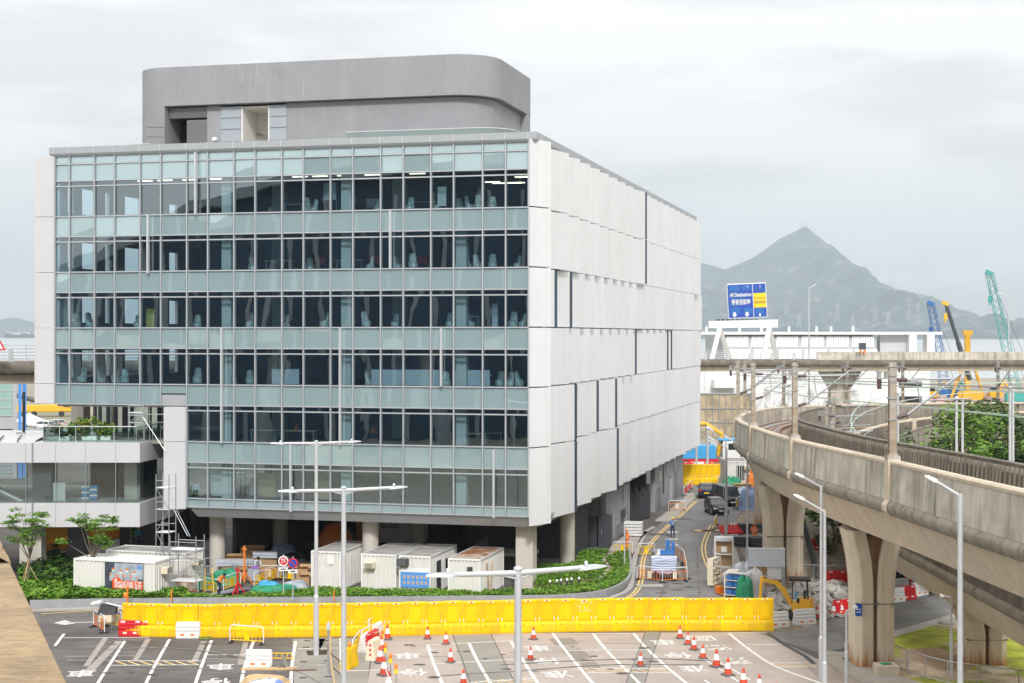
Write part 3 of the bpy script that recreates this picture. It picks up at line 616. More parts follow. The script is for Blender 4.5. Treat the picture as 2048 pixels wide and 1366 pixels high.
def viaduct(name, label, path, wd, ribs=True, pil=(), face='concrete'):
    root = thing(name, label, 'viaduct', (0,0,0)); fr_ = frames(path)
    m = MB(); sweep(m, fr_, [(.35,-2.42),(1.15,-4.0),(wd-1.15,-4.0),(wd-.35,-2.42),(wd-.1,-2.1),(wd-.1,-1.9),(.1,-1.9),(.1,-2.1)]); m.build('girder', K['concrete_lt'], root)
    m = MB(); sweep(m, fr_, [(0.02,-.2),(-.06,-1.75),(.30,-1.75),(.30,-.2)]); m.build('outer_parapet', K[face], root)
    m = MB(); sweep(m, fr_, [(-.08,-1.76),(-.22,-1.95),(-.2,-2.15),(-.02,-2.38),(.34,-2.42),(.34,-1.76)], True); m.build('drip_roll', K['inner'], root)
    m = MB(); sweep(m, fr_, [(-.02,-.2),(-.05,-.08),(.03,0),(.27,0),(.34,-.08),(.32,-.2)]); m.build('coping', K['concrete_lt'], root)
    m = MB(); sweep(m, fr_, [(wd-.3,-.05),(wd-.3,-1.9),(wd,-1.9),(wd,-.05)])
    if ribs:
        acc = 0
        for i in range(1, len(fr_)):
            p, d, n = fr_[i]
            if p.y > 135 or p.y < 45: continue
            a0 = fr_[i-1][0] + fr_[i-1][2]*(wd-.3); a1 = p + n*(wd-.3); L_ = (a1-a0).length; kN = max(1, round(L_/.5))
            for k in range(kN):
                q = a0.lerp(a1, k/kN); m.add([(q + d*dx + n*(-.2-lean) + Vector((0,0,z)))[:] for z, lean in ((-.15,0),(-1.5,.1)) for dx in (-.13,.13)] + [(q + d*dx + n*.02 + Vector((0,0,z)))[:] for z in (-.15,-1.5) for dx in (-.13,.13)],
                    [(0,1,3,2),(4,5,1,0),(0,2,6,4),(1,5,7,3),(2,3,7,6)])
    m.build('inner_parapet', K['inner'], root)
    m = MB(); sweep(m, fr_, [(wd-.36,-.05),(wd-.36,.02),(wd+.04,.02),(wd+.04,-.05)]); m.build('inner_coping', K['concrete_dark'], root)
    m = MB(); sweep(m, fr_, [(.3,-1.6),(.3,-1.45),(wd-.45,-1.45),(wd-.45,-1.6)]); m.build('track_bed', K['trackbed'], root)
    for s in (1.35, 2.79):
        m = MB(); sweep(m, fr_, [(s-.16,-1.45),(s-.05,-1.3),(s+.05,-1.3),(s+.16,-1.45)]); m.build('rail', K['rail'], root)
    for s in (1.0, 1.75, 2.4, 3.2):
        m = MB(); sweep(m, fr_, [(s-.09,-1.45),(s-.09,-1.25 if s in (1.0,3.2) else -1.38),(s+.09,-1.25 if s in (1.0,3.2) else -1.38),(s+.09,-1.45)]); m.build('guard_kerb', K['rust'], root)
    for t in pil:
        i = min(range(len(path)), key=lambda j: (path[j].xy - Vector(t)).length); p, d, n = fr_[i]
        m = MB(); m.loft([[(p + d*dx + n*s + Vector((0,0,z)))[:] for s, z in ((-.14,.05),(.40,.05),(.40,-1.7),(.36,-2.44),(-.06,-2.42),(-.26,-2.17),(-.28,-1.93),(-.14,-1.74))] for dx in (-.3,.3)], smooth=False)
        m.build('pilaster', K['concrete_lt'], root)
    return root
K['inner'] = mat('grimy_parapet', (.27,.24,.195), .9, var=.2, scale=1, streak=.75, stcol=(.09,.078,.062), stscale=(2.2,2.2,.12))
K['trackbed'] = mat('rusty_trackbed', (.36,.25,.19), .9, var=.2, scale=1.5, c2=(.22,.15,.115), c2scale=.8)
K['rail'] = mat('steel_rail', (.42,.40,.38), .3, .8, var=.1)
K['rust'] = mat('rusty_steel', (.23,.14,.09), .7, .2, var=.2, scale=2)
def on_edge(path, px):                   # the path point whose near edge shows at that photograph column (near half)
    best = None
    for p in path:
        if p.y < 30 or p.y > 128: continue
        q = 1024 + F*p.x/p.y
        if best is None or abs(q-px) < best[0]: best = (abs(q-px), p)
    return best[1]
pil_main = [on_edge(epath, px) for px in (1771, 1582, 1500)] + [min(epath, key=lambda p: (p.xy-Vector((17.2,120))).length)]
viaduct('railway_viaduct', 'upper concrete railway viaduct curving right, with tracks and catenary poles', epath, 4.75, True, [p.xy for p in pil_main])
viaduct('railway_viaduct', 'lower concrete railway viaduct in shade beneath and behind the upper one', lpath, 4.75, True, [Vector((29,138)), Vector((38,150))], 'concrete_dark')  # outer parapet in darker concrete, its shade painted in along with dirt
# forked piers
def pier(px, D, zt, label, yaw=0.0, wd=2.35, dp=1.9, X=None):
    X = (px-1024)/F*D if X is None else X
    root = thing('viaduct_pier', label, 'pier', (X, D + dp/2, 0), yaw, 'viaduct piers')
    prof = [(0,0,0),(zt*.5,0,0),(zt*.64,.04,.03),(zt*.79,.16,.16),(zt*.9,.32,.36),(zt,.48,.55)]
    for s in (-1, 1):
        rings = []
        for z, fl_, gp in prof:
            xi, xo = .09 + gp*.75, wd/2 + fl_; c = .28; yo = dp/2
            pts = [(xi,-yo+.12),(xi+.08,-yo),(xo-c,-yo),(xo,-yo+c),(xo,yo-c),(xo-c,yo),(xi,yo)]
            rings.append([(s*x, y, z) for x, y in (pts if s > 0 else pts[::-1])])
        m = MB(); m.loft(rings, smooth=False)
        # fluted front
        for k in range(9):
            for (z, fl_, gp), (z2, fl2, gp2) in zip(prof, prof[1:]):
                def X_(f, g): a_, b_ = .2+g*.75, wd/2+f-.32; return a_+(b_-a_)*(k+.5)/9
                x, x2 = X_(fl_, gp), X_(fl2, gp2); h_ = .028; y_ = -dp/2
                vs_ = [(s*(x-h_),y_,z),(s*(x+h_),y_,z),(s*(x2+h_),y_,z2),(s*(x2-h_),y_,z2),(s*x,y_-.03,z),(s*x2,y_-.03,z2)]
                m.add(vs_, [(0,4,5,3),(4,1,2,5)])
        m.build('fork_arm', K['pier'], root)
    m = MB(); m.box(-.1,.1,-dp/2+.3,dp/2-.2,0,zt*.62); m.loft([[(-.1,-dp/2+.35,zt*.6),(.1,-dp/2+.35,zt*.6),(.1,dp/2-.3,zt*.6),(-.1,dp/2-.3,zt*.6)], [(-.6,-dp/2+.45,zt-.35),(.6,-dp/2+.45,zt-.35),(.6,dp/2-.3,zt-.35),(-.6,dp/2-.3,zt-.35)]], smooth=False)
    m.build('recess', K['rustcon'], root)
    m = MB(); m.box(-wd/2-.1, wd/2+.1, -dp/2+.15, dp/2-.1, zt-.02, zt+.3); m.build('bearing_block', K['concrete_dark'], root)
    m = MB(); m.box(-wd/2-.004, wd/2+.004, -dp/2-.035, -dp/2+.3, zt*.47, zt*.476); m.build('joint', K['concrete_dark'], root)
    return root
K['pier'] = mat('pier_concrete', (.62,.545,.43), .85, var=.1, scale=.9, streak=.35, stcol=(.40,.29,.19), stscale=(5,5,.15), bump=.15)
_t = K['pier'].node_tree; _b = _t.nodes['Principled BSDF']; _c = _b.inputs['Base Color'].links[0].from_socket
_g = _t.nodes.new('ShaderNodeTexCoord'); _s = _t.nodes.new('ShaderNodeSeparateXYZ'); _m = _t.nodes.new('ShaderNodeMapping'); _m.inputs['Scale'].default_value = (7,7,.5); _q = _t.nodes.new('ShaderNodeTexNoise'); _q.inputs['Scale'].default_value = 1; _t.links.new(_g.outputs['Object'], _m.inputs[0]); _t.links.new(_m.outputs[0], _q.inputs['Vector']); _t.links.new(_g.outputs['Object'], _s.inputs[0])
_a = _t.nodes.new('ShaderNodeMath'); _a.operation = 'MULTIPLY_ADD'; _a.inputs[1].default_value = -1.15; _t.links.new(_s.outputs['Z'], _a.inputs[0]); _k = _t.nodes.new('ShaderNodeMath'); _k.operation = 'MULTIPLY'; _k.inputs[1].default_value = 2.1; _t.links.new(_q.outputs['Fac'], _k.inputs[0]); _t.links.new(_k.outputs[0], _a.inputs[2]); _a.use_clamp = True
_x = _t.nodes.new('ShaderNodeMix'); _x.data_type = 'RGBA'; _x.inputs['B'].default_value = (.42,.19,.06,1); _t.links.new(_a.outputs[0], _x.inputs['Factor']); _t.links.new(_c, _x.inputs['A']); _t.links.new(_x.outputs['Result'], _b.inputs['Base Color'])
K['rustcon'] = mat('rust_stained_concrete', (.22,.13,.07), .9, var=.3, scale=1.5, streak=.5, stcol=(.07,.045,.03), stscale=(4,4,.2))
pier(1752, 80.0, 7.05, 'tallest fluted forked concrete pier in the foreground beside the footpath', 0, 2.0, 2.2)
pier(1571, 108.5, 6.6, 'pale forked concrete pier behind the white portal frame', 0, 2.55, 2.2)
pier(1533, 141, 6.1, 'grey concrete pier farthest back under the curve, beside blue wrapped pallets', 0, 1.6, 2.2)
pier(1976, 80.9, 2.8, 'squat forked concrete pier standing on the grass at lower right', 0, 2.1, 2.0)
pier(0, 125, 3.0, 'pier of the lower viaduct among the bushes', 0, 2.1, 2.0, X=27)
# catenary poles with brackets, wires
K['polesteel'] = mat('catenary_pole_steel', (.36,.36,.35), .45, .5, var=.1, scale=2)
K['polerust'] = mat('rust_stained_pole', (.35,.28,.205), .6, .3, var=.2, scale=2, c2=(.40,.385,.36), c2scale=1.0)
K['green'] = mat('wire_green', (.50,.62,.53), .5, .1, var=.05)
K['black2'] = mat('insulator', (.09,.05,.06), .4, var=.1)
poles = []
def cat_pole(p, n, d, h, label, wd=.27, arm=True, both=False):
    root = thing('catenary_pole', label, 'catenary pole', p, math.atan2(d.y, d.x) - math.pi/2, 'catenary poles along the railway viaduct')
    m = MB()
    a = wd/2
    m.box(-a, a, -a, -a*.55, 0, h); m.box(-a, a, a*.55, a, 0, h); m.box(-a*.35, a*.35, -a*.55, a*.55, 0, h); m.m = 1
    m.box(-a*.99, a*.99, -a*.99, a*.99, h*.62, h-.02)
    m.build('mast', [K['polerust'], K['polesteel']], root)
    m = MB(); m.box(-a-.14, a+.14, -a-.14, a+.14, 0, .12); m.box(-a-.06, a+.06, -a-.06, a+.06, .12, .22); m.build('base_plate', K['polerust'], root)
    m = MB()
    for z in (h-.2, h-.6, h*.62, h*.4): m.box(-a-.05, a+.05, -a-.05, a+.05, z, z+.06)
    m.build('clamp', K['polesteel'], root)
    if arm:
        m = MB(); m.box(-a-.55, -a, -.14, .14, h-.42, h-.36); m.box(-a-.55, -a, -.14, .14, h-.72, h-.66); m.box(-a-.5, -a-.35, -.1, .1, h-.72, h-.36); m.box(-a-.18,-a,-.1,.1,h-.72,h-.36); m.build('side_bracket', K['polesteel'], root)
        m = MB(); m.tube((-a-.42,0,h-.7),(-a-.42,0,h-1.15),.1,6); m.build('insulator', K['black2'], root)
        m = MB(); m.tube((a+.5,0,h-.75),(a+2.7,0,h-.7),.045,5); m.tube((a+.45,0,h*.42+.1),(a+2.9,0,h-.45),.05,5); m.tube((a+1.1,0,h*.42+.55),(a+.9,0,h-.75),.03,5); m.tube((a+1.2,0,h*.42+.75),(a+3.3,0,h*.42+.85),.035,5)
        m.build('cantilever', K['steel'], root)
        m = MB(); m.tube((a,0,h-.75),(a+.5,0,h-.75),.08,6); m.tube((a,0,h*.42),(a+.5,0,h*.42+.15),.08,6); m.build('insulator', K['black2'], root)
    poles.append((Vector(p), Vector(n), h)); return root
fm = frames(epath)
def at_path(px=None, xy=None, side=.12):
    p = on_edge(epath, px) if px else min(epath, key=lambda q: (q.xy - Vector(xy)).length)
    i = epath.index(p); _, d, n = fm[i]; return p + n*side, d, n
for px, lb in ((1771,'largest galvanised catenary pole nearest the camera on the upper viaduct'), (1582,'brown catenary pole on the second viaduct pilaster from the camera'), (1500,'brown catenary pole on the third viaduct pilaster from the camera')):
    p, d, n = at_path(px); cat_pole(p + Vector((0,0,.05)), n, d, 4.15, lb, .30 if px > 1700 else .27)
p, d, n = at_path(None, (17.2,120)); cat_pole(p + Vector((0,0,.05)), n, d, 4.3, 'brown catenary pole farthest left on the viaduct curve')
far = [((19.6,133),'catenary pole on the curve just behind the leftmost pole'), ((26.5,152.5),'thin catenary pole on the far curve in front of the white bracing'), ((33.5,160.5),'thin catenary pole on the far curve, second from its left'), ((41,165.5),'thin catenary pole on the far curve before the bridge pier'), ((52,169),'thin brown catenary pole on the far straight near the trees')]
for xy, lb in far: p, d, n = at_path(None, xy); cat_pole(p + Vector((0,0,.05)), n, d, 4.3, lb, .24, True)
fl_ = frames(lpath)
for (x, y), lb in (((22.0,62),'catenary pole top showing over the ribbed parapet at far right'), ((22.0,84),'catenary pole top over the ribbed parapet before the trees'), ((22.6,112),'short catenary pole behind the ribbed parapet right of the big pole'), ((25,126),'grey catenary pole inside the track curve, left of the pair'), ((27.5,134),'grey catenary pole inside the track curve, right of the pair')):
    i = min(range(len(lpath)), key=lambda j: (lpath[j].xy-Vector((x,y))).length); p, d, n = fl_[i]; cat_pole(p + n*.12 + Vector((0,0,.05)), n, d, 3.9, lb, .26, True)
def wires(name, label, path, off, hs, y0, y1, r, k):
    fr_ = [f for f in frames(path) if y0 < f[0].y < y1]
    root = thing(name, label, 'overhead wire')
    for h in hs:
        m = MB(); m.path([p + n*off + Vector((0,0,h + .25*math.sin(i*.35)*0)) for i, (p, d, n) in enumerate(fr_)][::3], r, 4); m.build('wire', K[k], root)
    return root
wires('overhead_wire', 'pale green catenary wires strung above the upper viaduct track', epath, 2.1, (3.1, 2.2), 30, 175, .045, 'green')
wires('overhead_wire', 'thin feeder wires along the pole tops of the upper viaduct', epath, -.35, (3.35, ), 30, 175, .03, 'steel')
wires('overhead_wire', 'pale green catenary wires strung above the lower viaduct track', lpath, 2.0, (3.0, 2.2), 30, 166, .045, 'green')
# ================================================================== FOLIAGE HELPERS, TREES
def leafmat(name, c, c2, rough=.6):
    m = mat(name, c, rough, var=.25, scale=1.2, c2=c2, c2scale=.8, spec=.3, rand=.12)
    return m
K['leafA'] = leafmat('leaf_green', (.10,.21,.02), (.15,.27,.03)); K['leafB'] = leafmat('leaf_dark_green', (.035,.085,.018), (.055,.11,.02)); K['leafC'] = leafmat('leaf_olive', (.12,.15,.035), (.09,.13,.03))
K['coverA'] = leafmat('cover_leaf', (.14,.27,.022), (.20,.34,.04)); K['coverB'] = leafmat('cover_leaf_dark', (.085,.20,.014), (.11,.24,.018)); K['yellowleaf'] = leafmat('yellow_green_leaf', (.30,.36,.04), (.22,.32,.05))
K['bark'] = mat('bark', (.17,.13,.095), .9, var=.25, scale=5); K['cane'] = mat('bamboo_stake', (.55,.38,.20), .7, var=.15, scale=4)
def leaf(mb, c, s, r, flat=.0):
    d = Vector((r.gauss(0,1), r.gauss(0,1), r.gauss(0,1)*(1-flat)+flat*.0)).normalized(); u = d.orthogonal().normalized(); v = d.cross(u)
    if flat: u = Vector((r.gauss(0,1), r.gauss(0,1), r.uniform(-.35,.55))).normalized(); v = u.cross(Vector((r.gauss(0,.5), r.gauss(0,.5), 1))).normalized()
    a = s*r.uniform(.7,1.3); b = a*.5
    mb.add([c - u*a, c + v*b, c + u*a, c - v*b], [(0,1,2,3)])
def clump(mb, c, rad, n, s, r, flat=.3):
    for _ in range(n):
        d = Vector((r.gauss(0,1), r.gauss(0,1), r.gauss(0,1))).normalized() * (r.random()**.45)
        leaf(mb, c + Vector((d.x*rad[0], d.y*rad[1], d.z*rad[2])), s, r, flat)
def limb(mb, a, b, ra, rb, r, seg=3):
    pts = [a.lerp(b, i/seg) + Vector((r.uniform(-1,1), r.uniform(-1,1), 0))*(b-a).length*.04*(0 < i < seg) for i in range(seg+1)]
    for i in range(seg): mb.tube(pts[i], pts[i+1], ra+(rb-ra)*i/seg, 6, ra+(rb-ra)*(i+1)/seg)
    return pts[-1]
def big_tree(loc, h, w, label, seed, mats=('leafA','leafB'), n=24, lpc=75, ls=.30, group='trees behind the viaduct', name='broadleaf_tree', base=.25):
    r = random.Random(seed); root = thing(name, label, 'tree', loc, 0, group)
    t = MB(); limb(t, Vector((0,0,0)), Vector((r.uniform(-.3,.3), r.uniform(-.3,.3), h*.45)), .05*h**.8, .03*h**.8, r)
    cr = MB(); cr2 = []
    for i in range(n):
        a = r.uniform(0, 6.283); k = r.random()**.6; zz = h*(base + (.97-base)*r.random()); rr_ = w*.5*k*math.sqrt(max(.1, 1-((zz/h-.58)/.46)**2))
        c = Vector((math.cos(a)*rr_, math.sin(a)*rr_, zz)); cr.m = 0 if r.random() < .55 else 1
        if i % 3 == 0: limb(t, Vector((0,0,h*.3)), c, .016*h**.8, .03, r)
        s_ = w*r.uniform(.12,.21); clump(cr, c, (s_, s_, s_*.62), lpc, ls, r, .25)
    t.build('trunk', K['bark'], root); cr.build('crown', [K[mats[0]], K[mats[1]]], root, False); return root
def at(px, D, z=0): return Vector(((px-1024)/F*D, D, z))
for i, (px, D, h, w_, mt, lb) in enumerate((
  (1900,118,11.2,9,('leafA','leafB'),'bright green tree at the left edge of the wood beside the curved parapet'),
  (1945,124,11.4,8,('leafC','leafB'),'olive green tree in the wood right behind the pair of lamp posts'),
  (1990,130,12.2,8,('leafC','leafB'),'tallest grey green tree in the wood below the teal crane'),
  (2040,122,10.8,8,('leafB','leafA'),'dark green tree in the wood at the right edge of the photo'),
  (2010,110,9.6,8,('leafA','leafB'),'mid green tree in front of the tallest tree in the wood'),
  (1930,108,8.2,8,('leafA','leafB'),'low spreading tree in front of the bright green tree'),
  (1965,112,7.8,6,('leafA','leafC'),'light green tree in the middle of the wood with pale bare branches'),
  (2070,112,9.5,8,('leafB','leafC'),'dark tree half outside the right edge of the photo'),
  (1890,103,5.0,5,('leafA','leafB'),'low bush at the left foot of the wood beside the parapet'))):
    big_tree(at(px, D), h, w_, lb, 40+i, mt, 34, 150, .2)
for i, (px, D, h, w_, lb) in enumerate(((1668,122,4.6,5,'bush with bright leaves under the lower viaduct beside the fence'), (1650,138,7.5,5,'dark climber covered shrub under the girder behind the lamp posts'), (1690,134,5.5,6,'yellow green bush on the bank under the lower viaduct'), (1808,108,2.4,4,'low bush behind the white barriers on the right road'))):
    big_tree(at(px, D), h, w_, lb, 70+i, ('yellowleaf','leafB') if i == 2 else ('leafA','leafB'), 14, 60, .24, 'bushes under the viaduct', 'bush', .1)

# ================================================================== FOOTBRIDGE AT THE LEFT
fb = thing('footbridge', 'white curved two level glass footbridge joining the office block at left', 'footbridge', (0,0,0))
outl = [(-75,107.4),(-25.5,107.9),(-24.6,114.5),(-24.6,121),(-75,121)]
def inset(o, k): return [(x + (-k if x > -30 else 0), y + (k if y < 110 else (-k if y > 118 else 0))) for x, y in o]
seams = [-33.3+2.05*i for i in range(-18, 4)]
for nm, z0, z1 in (('upper_band', 8.26, 9.6), ('lower_band', 3.85, 5.48)):
    m = MB(); m.prism(outl, z0, z1); m.m = 1
    fy = lambda x: 107.4 + (x+75)/49.5*.5
    for x in seams: m.box(x-.014, x+.014, fy(x)-.006, fy(x)+.02, z0+.02, z1-.02)
    m.box(-32.88,-32.76, fy(-32.8)-.02, 107.9, z0-.02, z1+.02)
    m.build(nm, [K['bandwhite'], K['mull']], fb)
m = MB(); o2 = inset(outl, .25)
for i in range(2): a, b = o2[i], o2[i+1]; m.quad((*a,5.48),(*b,5.48),(*b,8.26),(*a,8.26))
gp = m.build('glass_wall', K['clear'], fb, False)
m = MB()
for x in seams: m.box(x-.02, x+.02, 107.86, 107.98, 5.48, 8.26)
m.build('mullion', K['mull'], gp)
m = MB(); m.tube((-40.2,109.5,8.3),(-33.9,109.5,5.3),.32,10); m.build('steel_brace', K['polesteel'], fb)
m = MB(); m.box(-33.2,-31.9,109,110.5,5.4,8.3); m.m = 1; m.box(-27.2,-26.1,110.5,111.6,5.4,8.3); m.box(-49,-48,110,111,5.4,8.3); m.build('interior_column', [K['midwall'], K['column']], fb)
m = MB(); m.box(-32,-27,119.5,119.8,5.4,8.3); m.box(-75,-40,120.5,120.7,5.4,6.4); m.build('rear_wall', K['midwall'], fb)
for px, D, wd, k, zt in ((66,110,1.5,'column',3.9),(157,113,1.2,'midwall',3.9),(255,119,.35,'steel_dk',3.9),(245,122,.35,'steel_dk',3.9)):
    p = at(px, D); m = MB(); m.bbox((p.x, p.y, zt/2), (wd, 1.2 if wd > .5 else .35, zt), .05); m.build('support_column', K[k], fb)
# roof of the left half: glazed hoops
m = MB()
for i in range(14): x = -34-i*1.25; m.path([(x, 108.2, 9.5), (x-.25, 109.2, 9.78), (x-.4, 110.5, 9.95)], .05, 4)
m.build('skylight_rib', K['steel_dk'], fb)
m = MB(); m.loft([[(-75,108.3,9.5),(-33,108.3,9.5)],[(-75,109.4,9.72),(-33,109.4,9.72)],[(-75,111,9.85),(-33,111,9.85)],[(-75,119,9.8),(-33,119,9.8)]], closed=False, caps=False); m.build('roof_sheet', K['bandwhite'], fb, False)
# terrace balustrade
bp = [(-32.6,113),(-32.4,108.9),(-29.0,108.7),(-25.9,108.6),(-24.9,114)]
m = MB()
for a, b in zip(bp, bp[1:]): m.quad((*a,9.62),(*b,9.62),(*b,10.65),(*a,10.65))
gb = m.build('terrace_balustrade', K['greenglass'], fb, False)
m = MB(); m.path([(x,y,10.68) for x,y in bp], .035, 6)
for a, b in zip(bp, bp[1:]):
    n_ = max(1, round((Vector(b)-Vector(a)).length/1.35))
    for i in range(n_+1): q = Vector(a).lerp(Vector(b), i/n_); m.tube((q.x,q.y,9.6),(q.x,q.y,10.68),.025,5)
m.build('balustrade_rail', K['frame_lt'], gb)
# recessed lobby under the left overhang (belongs to the building)
m = MB()
x0, x1 = fx(172,7), fx(342,7)
m.box(XL, fx(190,6.5), 8.2, 8.4, 9.65, 11.95); m.build('lobby_wall', K['column'], bld)
m = MB(); m.quad((fx(190,7),7,9.65),(XS-.2,7,9.65),(XS-.2,7,11.95),(fx(190,7),7,11.95)); lg = m.build('lobby_glazing', K['clear'], bld, False)
m = MB()
for px in (190,200,216,232,248,252,264,300,318): x = fx(px,7); m.box(x-.1,x+.1,6.9,7.1,9.65,11.95)
m.box(fx(190,7), XS-.2, 6.9,7.1,11.7,11.95); m.build('lobby_frame', K['steel_dk'], lg)
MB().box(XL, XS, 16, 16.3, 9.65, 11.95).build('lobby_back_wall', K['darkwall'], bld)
m = MB(); p = fx(160, 4); m.box(p-.5, p+.5, 3.6, 4.6, 9.65, 12.0); m.build('column', K['column'], bld)
MB().box(XL+.2, XS+.4, .35, 30, 9.4, 9.62).build('terrace_slab', K['slabgrey'], bld)

# ================================================================== ELEVATED ROAD BEHIND
rbp = smooth_path([Vector(p) for p in ((-110,140,14.5),(-75,145,14.45),(-48,151,14.4),(-33,172,14.2),(-24,205,13.6),(0,255,12.8),(35,284,12.5),(70,291,12.45),(115,293,12.4),(175,291,12.3),(260,282,12.2))], 4)
rf = frames(rbp)
rb = thing('elevated_road', 'grey concrete elevated road crossing behind the office block', 'road bridge')
m = MB(); sweep(m, rf, [(.0,-.02),(.22,-.3),(.25,-.8),(.05,-1.2),(-.6,-1.25),(-.9,-2.1),(-9,-2.1),(-9.6,-1.2),(-10,-.6),(-10,0)], True); m.build('deck', K['concrete_dark'], rb)
m = MB(); sweep(m, rf, [(-.62,-1.3),(-.55,-1.27),(-.88,-2.12),(-8.9,-2.14),(-9.4,-1.3)]); m.build('girder', K['concrete_lt'], rb)
lo = [f for f in rf if f[0].x > 56]; m = MB(); sweep(m, lo, [(.02,-.05),(-.05,1.45),(-.35,1.45),(-.35,-.05)]); m.m = 1
for i in range(1, len(lo), 3): p, d, n = lo[i]; m.cbox(p + n*.02 + Vector((0,0,.75)), (.22,.12,1.3), math.atan2(d.y,d.x))
m.build('concrete_parapet', [K['concrete'], K['concrete_lt']], rb)
m = MB()
for i, (p, d, n) in enumerate(rf):
    if p.x > 58: continue
    m.cbox(p + n*-.15 + Vector((0,0,.65)), (.42,.12,1.3), math.atan2(d.y,d.x))
    if i+1 < len(rf):
        q, d2, n2 = rf[i+1]
        for h in (.3,.62,.94,1.28): m.tube(p + n*-.25 + Vector((0,0,h)), q + n2*-.25 + Vector((0,0,h)), .075, 4)
        m.tube(p + n*-6 + Vector((0,0,1.6)), q + n2*-6 + Vector((0,0,1.6)), .06, 4)
        if i % 2: m.tube(p + n*-6, p + n*-6 + Vector((0,0,1.6)), .06, 4)
m.build('metal_railing', K['frame_lt'], rb)
for px, D in ((1680, 297),): 
    p = at(px, D); m = MB(); m.loft([[(p.x-1.9,p.y-1,0),(p.x+1.9,p.y-1,0),(p.x+1.9,p.y+2,0),(p.x-1.9,p.y+2,0)],[(p.x-1.9,p.y-1,7),(p.x+1.9,p.y-1,7),(p.x+1.9,p.y+2,7),(p.x-1.9,p.y+2,7)],[(p.x-4,p.y-1,10.3),(p.x+4,p.y-1,10.3),(p.x+4,p.y+2,10.3),(p.x-4,p.y+2,10.3)]], smooth=False); m.build('bridge_pier', K['concrete'], rb)
# gantry sign on the elevated road
K['signblue'] = mat('sign_blue', (.012,.06,.42), .5, var=.08, scale=.3, c2=(.01,.10,.36), c2scale=.5); K['signpatch'] = mat('sign_blue_patch', (.015,.13,.42), .5, var=.04); K['signyellow'] = mat('sign_yellow', (.85,.60,.01), .5, var=.03); K['red'] = mat('red_paint', (.55,.02,.015), .5, var=.1)
sg = thing('gantry_sign', 'blue overhead road sign reading All Destinations on a white gantry', 'road sign', (0,0,0))
D0 = 299
def SP(px, py, dy=0): p = P(px, py, D0); return Vector((p.x, p.y + dy, p.z))
m = MB(); m.loft([[SP(1418,642)[:], SP(1556,639)[:], SP(1556,639,1.4)[:], SP(1418,642,1.4)[:]], [SP(1418,656)[:], SP(1556,655)[:], SP(1556,655,1.4)[:], SP(1418,656,1.4)[:]]], smooth=False); m.build('gantry_beam', K['whitepaint'], sg)
for ax, fl_x, fr_x in ((1441,1422,1464),(1540,1524,1559)):
    for f_x, dy in ((fl_x, -1), (fr_x, 3)):
        m = MB(); a, b = SP(ax-2, 655), SP(f_x, 719, dy); m.loft([[(q.x+sx*.42, q.y+sy_*.42, q.z) for sx, sy_ in ((-1,-1),(1,-1),(1,1),(-1,1))] for q in (a, b)], smooth=False); m.build('leg', K['whitepaint'], sg)
def sq(mb, x0, x1, y0, y1, d):           # rectangle on the sign face, u to the right, v down in photograph pixels of the untilted board
    mb.add([SU(x0,y0,d), SU(x1,y0,d), SU(x1,y1,d), SU(x0,y1,d)], [(0,1,2,3)])
def SU(u, v, d): # u 0..1, v 0..1
    a = Vector((1453.5,568)).lerp(Vector((1531.5,564.5)), u); b = Vector((1457,637)).lerp(Vector((1535,634)), u); q = a.lerp(b, v); return SP(q.x, q.y, d)[:]
m = MB(); m.loft([[SU(0,0,.3),SU(1,0,.3),SU(1,1,.3),SU(0,1,.3)],[SU(0,0,0),SU(1,0,0),SU(1,1,0),SU(0,1,0)]], smooth=False); pn = m.build('sign_panel', K['whitepaint'], sg)
m = MB(); sq(m,.012,.645,.03,.985,-.03); sq(m,.66,.985,.03,.985,-.03); m.build('blue_face', K['signblue'], pn, False)
m = MB(); sq(m,.07,.33,.05,.2,-.05); sq(m,.4,.6,.05,.2,-.05); sq(m,.09,.30,.72,.88,-.05); sq(m,.40,.62,.72,.88,-.05); sq(m,.70,.92,.72,.9,-.05); m.build('blue_patch', K['signpatch'], pn, False)
m = MB(); sq(m,.665,.985,.30,.715,-.06); m.build('yellow_face', K['signyellow'], pn, False)
def signT(u, v, s):
    o = Vector(SU(u, v, -.09)); r = (Vector(SU(u+.1, v, -.09)) - o).normalized(); dn = (Vector(SU(u, v-.1, -.09)) - o).normalized()
    return Matrix(((r.x*s, dn.x*s, 0, o.x), (r.y*s, dn.y*s, 0, o.y), (r.z*s, dn.z*s, 1, o.z), (0,0,0,1)))
m = MB(); text_into(m, 'All Destinations', 1.05, signT(.34,.33,1), .022, 4.1); text_into(m, '所有目的地', 1.15, signT(.34,.55,1.0), .022, 3.6)
def arrow(u, v, s): m.add([SU(u-.03*s,v-.09*s,-.09),SU(u+.03*s,v-.09*s,-.09),SU(u+.03*s,v-.03*s,-.09),SU(u+.065*s,v-.03*s,-.09),SU(u,v+.06*s,-.09),SU(u-.065*s,v-.03*s,-.09),SU(u-.03*s,v-.03*s,-.09)], [tuple(range(7))])
arrow(.16,.92,1); arrow(.48,.92,1); arrow(.81,.94,.6); sq(m,.60-.08,.54,.09,.12,-.09); sq(m,.84,.85,.06,.17,-.09)
m.build('white_lettering', K['whitepaint'], pn, False)
m = MB(); text_into(m, 'Road Closed Ahead', .5, signT(.825,.44,1), 0, 2.2); text_into(m, '前面道路封閉', .6, signT(.825,.57,1), 0, 2.1); m.build('yellow_face_lettering', K['bark'], pn, False)
m = MB()
for i in range(9): a = SP(1437+i*9.5, 640, .4); m.cbox(a, (.6,.5,.3))
m.build('sign_lamp', K['black'], sg)
